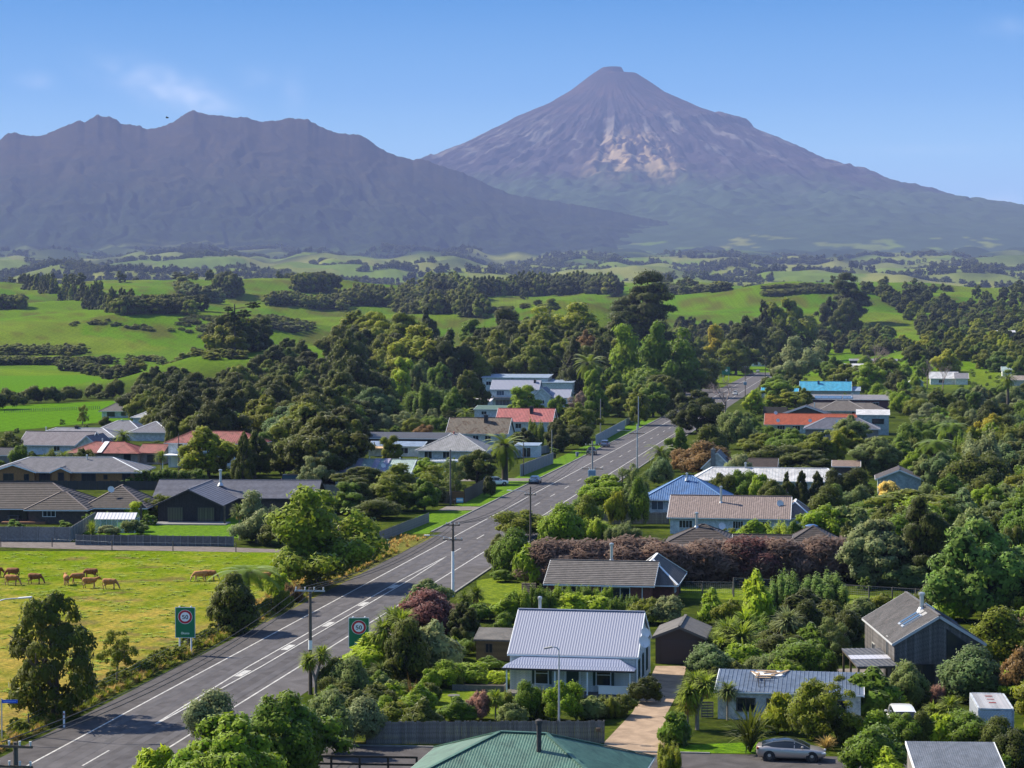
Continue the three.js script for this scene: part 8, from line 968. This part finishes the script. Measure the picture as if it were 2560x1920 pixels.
car('suv', 'white car coming down the far part of the main road', at(3, 355, 895), ROADWAY + Math.PI, [0.6, 0.6, 0.6], { metal: 0.05 }); car('suv', 'dark car parked by the far shops', at(3, 462, 760), ROADWAY, [0.05, 0.05, 0.06]); car('sedan', 'pale car parked beside the dark car by the far shops', at(3, 500, 748), ROADWAY, [0.5, 0.5, 0.52]); car('van', 'black van parked behind the slate roofed house', at(1, 1895, 1470), 0.1, [0.02, 0.02, 0.025], { name: 'parked_van' }); car('van', 'pale van parked near the right edge of the town', at(3, 2160, 935), 0.05, [0.45, 0.55, 0.68], { name: 'parked_van', metal: 0.05 }); car('van', 'white vehicle whose roof shows above the hedge bushes', at(6, 1425, 1412), 1.5, [0.75, 0.76, 0.78], { name: 'parked_van', metal: 0.05 }); car('sedan', 'dark blue car under the tall cabbage tree', at(6, 630, 905), 0.2, [0.03, 0.07, 0.14]); car('sedan', 'red car seen between trees near the shops', at(3, 960, 690), 0.4, [0.40, 0.05, 0.06]);
// ---------------------------------------------------------------- cattle
function cow(graze) { // one continuous body from tapered, smoothly joined limbs
  const B = [[[-0.62, 1.02, 0], [0.0, 0.98, 0], 0.30, 0.33], [[0.0, 0.98, 0], [0.52, 1.0, 0], 0.33, 0.28], [[-0.74, 1.08, 0], [-0.5, 1.1, 0], 0.20, 0.22], [[-0.2, 0.78, 0], [0.2, 0.80, 0], 0.22, 0.22]]; const nk = graze ? [[0.60, 1.06, 0], [1.0, 0.62, 0], 0.19, 0.115] : [[0.60, 1.08, 0], [1.0, 1.28, 0], 0.20, 0.13], hd = graze ? [[1.03, 0.56, 0], [1.20, 0.14, 0], 0.115, 0.065] : [[1.02, 1.30, 0], [1.36, 1.12, 0], 0.12, 0.07]; B.push(nk, hd);
  const up = graze ? [1.0, 0.62] : [0.98, 1.36]; for (const k of [-1, 1]) { B.push([[up[0], up[1], k * 0.08], [up[0] - 0.02, up[1] + 0.02, k * 0.24], 0.035, 0.05]); const s = k > 0 ? 0.12 : -0.1; B.push([[0.46, 0.86, k * 0.15], [0.48 + s * 0.4, 0.44, k * 0.15], 0.12, 0.065], [[0.48 + s * 0.4, 0.44, k * 0.15], [0.46 + s, 0.05, k * 0.15], 0.055, 0.05]); B.push([[-0.62, 0.92, k * 0.16], [-0.52 - s * 0.3, 0.62, k * 0.17], 0.17, 0.10], [[-0.52 - s * 0.3, 0.62, k * 0.17], [-0.72 - s * 0.6, 0.42, k * 0.17], 0.085, 0.055], [[-0.72 - s * 0.6, 0.42, k * 0.17], [-0.66 - s, 0.05, k * 0.17], 0.05, 0.05]); } B.push([[-0.88, 1.10, 0], [-0.95, 0.55, 0], 0.035, 0.03], [[-0.95, 0.55, 0], [-0.94, 0.40, 0], 0.045, 0.03], [[-0.45, 0.68, 0], [-0.38, 0.62, 0], 0.12, 0.10]);
  const N = 76, mc = new MarchingCubes(N, M.dark, false, false, 60000), sc = [1.25, 0.80, 0.42], ce = [0.15, 0.75, 0]; mc.isolation = 0; const f = mc.field;
  for (let k = 0; k < N; k++) for (let j = 0; j < N; j++) for (let i = 0; i < N; i++) { const h = N / 2, x = (i - h) / h * sc[0] + ce[0], y = (j - h) / h * sc[1] + ce[1], z = (k - h) / h * sc[2]; let d = 9; for (const [a, b, r0, r1] of B) { const vx = b[0] - a[0], vy = b[1] - a[1], vz = b[2] - a[2], t = clamp(((x - a[0]) * vx + (y - a[1]) * vy + (z - a[2]) * vz) / (vx * vx + vy * vy + vz * vz)), q = Math.hypot(x - a[0] - vx * t, y - a[1] - vy * t, z - a[2] - vz * t) - lerp(r0, r1, t), m = clamp(0.5 + 0.5 * (d - q) / 0.05); d = lerp(d, q, m) - 0.05 * m * (1 - m); } f[i + j * N + k * N * N] = -d; }
  mc.update(); const n = mc.count, p = new Float32Array(n * 3), q = new Float32Array(n * 3), c = new Float32Array(n * 3); for (let i = 0; i < n; i++) { for (let k = 0; k < 3; k++) { p[3 * i + k] = mc.positionArray[3 * i + k] * sc[k] + ce[k]; q[3 * i + k] = mc.normalArray[3 * i + k] / sc[k]; } const [x, y, z] = [p[3 * i], p[3 * i + 1], p[3 * i + 2]], l = Math.hypot(q[3 * i], q[3 * i + 1], q[3 * i + 2]) || 1; for (let k = 0; k < 3; k++) q[3 * i + k] /= l; const m = 1 + 0.25 * n3(x * 2.2, y * 2.2, z * 2.2), hoof = smooth(0.10, 0.05, y), pale = Math.max(smooth(0.75, 0.62, y) * 0.6, smooth(-0.85, -0.92, x) * 0.5), muz = graze ? smooth(0.24, 0.16, y) * smooth(1.0, 1.1, x) : smooth(1.26, 1.34, x); let rgb = [0.31 * m, 0.128 * m, 0.042 * m]; rgb = rgb.map((v, k) => lerp(v, [0.42, 0.26, 0.14][k], pale)); rgb = rgb.map((v, k) => lerp(v, [0.03, 0.025, 0.02][k], Math.max(hoof, 0.8 * muz))); c.set(rgb, 3 * i); }
  const g = new THREE.BufferGeometry(); g.setAttribute('position', new THREE.BufferAttribute(p, 3)); g.setAttribute('normal', new THREE.BufferAttribute(q, 3)); g.setAttribute('color', new THREE.BufferAttribute(c, 3)); return g;
}
{
  const hide = [[1, 1, 1], [0.55, 0.45, 0.42], [1.4, 1.55, 1.7]].map((c) => new THREE.MeshStandardMaterial({ color: col(...c), vertexColors: true, roughness: 0.85 })), G = [cow(true), cow(false)];
  const herd = [[-25, 420, 0.3, 0, 1, 'brown cow cut off by the left edge of the picture'], [80, 425, 2.9, 0, 1, 'brown cow grazing behind the cow at the left edge'], [78, 472, -0.2, 0, 0, 'light brown cow grazing with head low at the left edge'], [228, 462, -0.15, 0, 1, 'dark brown cow grazing alone left of the group'], [425, 470, 1.9, 1, 0, 'brown cow standing end on at the start of the group'], [497, 460, 3.3, 0, 0, 'large brown cow with lowered head in the middle of the group'], [582, 430, 3.05, 0, 1, 'dark cow standing behind the group'], [580, 490, 0.1, 1, 0, 'pale brown cow walking in front of the group'], [708, 497, -0.1, 0, 0, 'brown cow grazing at the front end of the group'], [1285, 445, 3.5, 0, 2, 'pale cow with white legs by the tree fern'], [1350, 440, -0.1, 0, 0, 'brown cow behind the pale cow by the tree fern'], [1705, 455, 0.5, 1, 2, 'fawn cow half hidden beyond the tree fern']];
  for (const [x, y, a, k, m, l] of herd) { const o = mesh('cow', G[k], hide[m]); o.position.copy(at(4, x, y)); o.rotation.y = a; o.scale.setScalar(0.93); tag(o, l, 'cow', 'brown cattle in the paddock'); }
}
// ---------------------------------------------------------------- garden things
{
  const p = at(5, 732, 1225), g = thing('garden_table', 'round grey garden table on the sunny lawn', 'table', p); mesh('table_top', new THREE.CylinderGeometry(0.48, 0.48, 0.05, 24).translate(0, 0.56, 0), M.greyTimber, g); for (const k of [-1, 1]) mesh('leg', box(k * 0.18, 0.27, 0, 0.08, 0.54, 0.1, 0, 0, k * -0.2), M.greyTimber, g);
  const b = at(5, 722, 1148), w = 4.2, bed = thing('raised_bed', 'timber edged raised garden bed full of vegetables', 'garden bed', b, GRID); for (const z of [0, -1.6]) mesh('plank', box(w / 2, 0.25, z, w, 0.5, 0.06), M.greyTimber, bed); for (const x of [0, w]) mesh('plank', box(x, 0.25, -0.8, 0.06, 0.5, 1.54), M.greyTimber, bed); mesh('soil', box(w / 2, 0.2, -0.8, w - 0.08, 0.36, 1.5), mat(0.03, 0.022, 0.015), bed);
  const gp = at(4, 612, 132), gh = thing('glasshouse', 'small glasshouse with a pale gable roof behind the retaining wall', 'glasshouse', gp, -0.05), wm = M.trim; const gw = 5.6, gd = 3.2, hh = 1.9, rg = 0.8, pane = new THREE.MeshPhysicalMaterial({ color: col(0.75, 0.85, 0.82), roughness: 0.12, transmission: 0.75, thickness: 0 }); const fr = []; for (let i = 0; i <= 7; i++) for (const z of [0, -gd]) fr.push(box(gw * i / 7, hh / 2, z, 0.05, hh, 0.05)); for (const y of [0.05, hh]) { for (const z of [0, -gd]) fr.push(box(gw / 2, y, z, gw, 0.06, 0.06)); for (const x of [0, gw]) fr.push(box(x, y, -gd / 2, 0.06, 0.06, gd)); } mesh('frame', fr, wm, gh); for (let i = 0; i < 7; i++) mesh('pane', box(gw * (i + 0.5) / 7, hh / 2, 0, gw / 7 - 0.06, hh - 0.08, 0.012), pane, gh); for (const x of [0, gw]) mesh('pane', box(x, hh / 2, -gd / 2, 0.012, hh - 0.08, gd - 0.08), pane, gh);
  for (const s of [0, 1]) mesh('roof', roofPlane(s ? [V(gw + 0.1, hh, -gd - 0.1), V(-0.1, hh, -gd - 0.1), V(-0.1, hh + rg, -gd / 2), V(gw + 0.1, hh + rg, -gd / 2)] : [V(-0.1, hh, 0.1), V(gw + 0.1, hh, 0.1), V(gw + 0.1, hh + rg, -gd / 2), V(-0.1, hh + rg, -gd / 2)], 'seam', 0.03, 0.5), mat(0.62, 0.60, 0.62, { roughness: 0.4 }), gh);
  const dk = at(4, 150, 78), d = thing('deck', 'orange stained timber deck beside the dark bungalow', 'deck', dk); for (let i = 0; i < 14; i++) mesh('plank', box(0, 0.3, -i * 0.16, 6.5, 0.04, 0.145), mat(0.34, 0.15, 0.07, { map: WOOD_T, s: 1 }), d); mesh('edge_board', box(0, 0.15, 0.1, 6.5, 0.3, 0.05), mat(0.22, 0.10, 0.05), d);
  const tb = at(4, 78, 74).setY(0.32), pt = thing('picnic_table', 'grey picnic table standing on the orange deck', 'table', tb.add(V(0, 0, -1.0)), 0.1); mesh('table_top', box(0, 0.74, 0, 1.8, 0.05, 0.75), M.greyTimber, pt); for (const k of [-1, 1]) { mesh('bench', box(0, 0.44, k * 0.68, 1.8, 0.05, 0.26), M.greyTimber, pt); for (const s of [-1, 1]) mesh('leg', beam(V(k * 0.65, 0, s * 0.6), V(k * 0.65, 0.72, s * 0.12), 0.09, 0.05), M.greyTimber, pt); }
  const bin = (label, q, c) => { const o = thing('wheelie_bin', label, 'bin', q, 0.3); mesh('bin_body', loft([[0.0, 0.2], [0.9, 0.28]].map(([y, r]) => [[-r, y, -r], [r, y, -r], [r, y, r], [-r, y, r]])), mat(...c), o); mesh('lid', new RoundedBoxGeometry(0.62, 0.1, 0.66, 2, 0.04).translate(0, 0.95, 0), mat(...c), o); for (const k of [-1, 1]) mesh('wheel', new THREE.CylinderGeometry(0.1, 0.1, 0.05, 12).rotateZ(1.5708).translate(k * 0.24, 0.1, -0.24), M.rubber, o); };
  bin('blue grey wheelie bin at the kerb before the mown lawn', at(2, 1525, 1290), [0.12, 0.14, 0.26]); bin('green lidded bin at the corner of the brick house', at(5, 1298, 460), [0.01, 0.25, 0.12]); bin('dark wheelie bin on the drive by the block wall', at(2, 1380, 1300), [0.02, 0.025, 0.02]);
  const st = at(5, 1215, 535), sp = thing('garden_steps', 'short flight of timber steps beside the brick house garden', 'steps', st); for (let i = 0; i < 6; i++) mesh('tread', box(0, 0.17 * i + 0.12, -0.36 * i, 1.6, 0.24, 0.36), mat(0.2, 0.17, 0.13, { map: WOOD_T, s: 1 }), sp);
  const ld = at(6, 530, 1330), lad = thing('ladder_shadow', 'dark bars built in place of a shadow on the blue shed roof', 'ladder_shadow', ld.clone().add(V(0, 0, 0.1))); for (const k of [-1, 1]) mesh('rail', beam(V(k * 0.22, 0, 0.9), V(k * 0.22, 2.9, -0.9), 0.05, 0.09), M.dark, lad); for (let i = 1; i < 10; i++) mesh('shadow_rung', box(0, 2.9 * i / 10, 0.9 - 1.8 * i / 10, 0.42, 0.03, 0.03), M.dark, lad);  // dark bars modelled where a shadow lies at the shed roof
  const pa = at(6, 175, 1325), pal = thing('pallet', 'grey wooden pallet propped behind the cabbage tree', 'pallet', pa, 0.05); for (let i = 0; i < 6; i++) mesh('slat', box(0, 0.12 + i * 0.21, 0, 0.95, 0.13, 0.03, 0, -0.15), M.greyTimber, pal); for (const k of [-1, 0, 1]) mesh('bearer', box(k * 0.42, 0.62, -0.06, 0.06, 1.2, 0.08, 0, -0.15), M.greyTimber, pal);
  const sl = at(6, 880, 1000), tl = thing('garden_ornament', 'small turquoise garden ornament on the lawn behind the blue shed', 'ornament', sl); mesh('body', new THREE.LatheGeometry([[0, 0], [0.2, 0.02], [0.24, 0.3], [0.15, 0.5], [0.2, 0.62], [0.16, 0.85], [0, 0.95]].map(([r, y]) => new THREE.Vector2(r, y)), 14), mat(0.02, 0.42, 0.36), tl); mesh('head', new THREE.SphereGeometry(0.18, 12, 8).translate(0, 1.05, 0), mat(0.02, 0.42, 0.36), tl);
  const pt2 = V(41.5, 0, -176), ph = thing('lean_to', 'pale translucent lean-to roof behind the barn house', 'lean-to', pt2); mesh('roof', roofPlane([V(0, 2.5, 0), V(6, 2.4, -0.5), V(6, 3.2, -4.5), V(0, 3.3, -4)], 'seam', 0.05, 1.2), mat(0.5, 0.56, 0.58, { roughness: 0.3 }), ph); for (const [x, z] of [[0.1, -0.1], [5.9, -0.6], [0.1, -3.9], [5.9, -4.4]]) mesh('post', box(x, 1.25, z, 0.1, 2.5, 0.1), M.trim, ph);
  const bd = atDepth(0, 418, 294, 260), br = thing('flying_bird', 'tiny dark bird flying in front of the sky by the ragged range', 'bird', V(bd.x, bd.y, -260)); mesh('bird_body', new THREE.SphereGeometry(0.09, 10, 8).scale(2.2, 1, 1), M.dark, br); for (const k of [-1, 1]) mesh('wing', slab([V(-0.1, 0, k * 0.05), V(0.1, 0, k * 0.05), V(0.02, 0.12, k * 0.4), V(-0.06, 0.12, k * 0.4)], V(0, -0.02, 0)), M.dark, br);
}
{ // field fence, clothes line, letterboxes, roof aerials
  const a = at(1, 30, 1010), b = at(1, 640, 985), f = thing('wire_fence', 'row of thin fence posts across the bright field behind the bungalows', 'fence', a), n = 44, pg = box(0, 0.55, 0, 0.14, 1.1, 0.14); for (let i = 0; i <= n; i++) { const p = mesh('post', pg, M.greyTimber, f); p.position.copy(b).sub(a).multiplyScalar(i / n); } mesh('wire', bar(V(0, 0.95, 0), b.clone().sub(a).setY(0.95), 0.012, 0.012, 4), M.galv, f);
  const c = at(6, 720, 985), g = thing('clothes_line', 'rotary clothes line on the lawn behind the long blue shed', 'clothes line', c); mesh('pole', bar(V(0, 0, 0), V(0, 2.0, 0), 0.04, 0.035, 8), M.galv, g); for (let i = 0; i < 4; i++) { const q = i * 1.5708 + 0.4; mesh('arm', bar(V(0, 1.5, 0), V(1.3 * Math.cos(q), 2.05, 1.3 * Math.sin(q)), 0.02, 0.02, 6), M.galv, g); mesh('line', bar(V(1.3 * Math.cos(q), 2.05, 1.3 * Math.sin(q)), V(1.3 * Math.cos(q + 1.5708), 2.05, 1.3 * Math.sin(q + 1.5708)), 0.008, 0.008, 4), M.galv, g); }
  for (const [q, l, k] of [[at(5, 1660, 1488), 'small wooden letterbox at the end of the weathered timber fence', M.timber], [at(2, 735, 1612), 'dark letterbox on the verge beside the blue notice board', M.dark], [at(5, 150, 262), 'wooden gate post with letterbox at the paling fence end', M.timber]]) { const o = thing('letterbox', l, 'letterbox', q); mesh('post', box(0, 0.45, 0, 0.09, 0.9, 0.09), M.greyTimber, o); mesh('box', new RoundedBoxGeometry(0.32, 0.26, 0.4, 2, 0.03).translate(0, 1.0, 0), k, o); }
}
// ---------------------------------------------------------------- a label of its own for every plant set out by region
{
  const marks = [[1450, 1620, 'the white cottage'], [1500, 1430, 'the brick house'], [1700, 1610, 'the brown garage'], [2000, 1710, 'the long blue shed'], [2320, 1580, 'the barn house'], [2200, 1650, 'the carport'], [1830, 1260, 'the pink roofed house'], [1700, 1210, 'the blue hip roof'], [1900, 1185, 'the white ribbed roof'], [2245, 1190, 'the blue grey cottage'], [2110, 1160, 'the small brown shed'], [2100, 1065, 'the slate hip roof'], [2000, 1045, 'the orange roof'], [2180, 1040, 'the pale boxy house'], [2120, 990, 'the solar roof'], [2060, 965, 'the cyan gable'], [2350, 940, 'the white roofed house'], [2290, 955, 'the small white gable'], [2110, 890, 'the white roofed row'], [2540, 1000, 'the parked van'], [2450, 1230, 'the silvery shrub'], [2330, 1130, 'the large tree fern'], [2440, 1480, 'the huge pale tree'], [2200, 1400, 'the grey green tree'], [1880, 1400, 'the purple hedge'], [930, 1170, 'the streaky green roof'], [990, 1100, 'the long dark roof'], [1150, 1110, 'the grey pyramid roof'], [1200, 1070, 'the mossy brown roof'], [1310, 1040, 'the red gable roof'], [1290, 970, 'the lilac roofed house'], [1330, 945, 'the pale hall'], [1120, 955, 'the small white building'], [1475, 910, 'the tall palm'], [1430, 850, 'the narrow cypress'], [1060, 830, 'the golden tree'], [1600, 870, 'the clumped gum trees'], [700, 1060, 'the big blue green tree'], [560, 1140, 'the olive gold tree'], [880, 1020, 'the dark gully'], [1010, 1680, 'the little hut'], [1090, 1730, 'the garden lawn'], [1970, 1600, 'the tall cabbage tree']];
  const hue = { dark: 'dark green', deep: 'very dark green', mid: 'mid green', olive: 'olive', gold: 'golden olive', bright: 'bright green', grey: 'grey green', bluegrey: 'blue green', sage: 'pale grey green' }, by = new Map(), ord = ['first', 'second', 'third', 'fourth', 'fifth', 'sixth', 'seventh', 'eighth', 'ninth', 'tenth', 'eleventh', 'twelfth', 'thirteenth', 'fourteenth'];
  for (const f of filled) {
    let best = null, bd = 1e9; for (const m of marks) { const d = Math.hypot(m[0] - f.px, (m[1] - f.py) * 1.6); if (d < bd) { bd = d; best = m; } }
    const dx = f.px - best[0], dy = (f.py - best[1]) * 1.6, rel = Math.abs(dx) > Math.abs(dy) ? (dx < 0 ? 'left of' : 'right of') : dy < 0 ? 'beyond' : 'in front of', tree = f.o.userData.category === 'tree';
    const k = `${f.h > 6 ? 'tall' : f.h > 3 ? 'middling' : 'low'} ${hue[f.colour]} ${tree ? 'tree' : 'shrub'}|${rel} ${best[2]}`; if (!by.has(k)) by.set(k, []); by.get(k).push(f);
  }
  for (const [k, list] of by) { const [a, b] = k.split('|'); list.sort((p, q) => p.px - q.px).forEach((f, i) => { f.o.userData.label = list.length === 1 ? `${a} ${b}` : `${a} ${b}, ${ord[i] || 'last'} from left`; }); }
}
renderer.render(scene, camera);
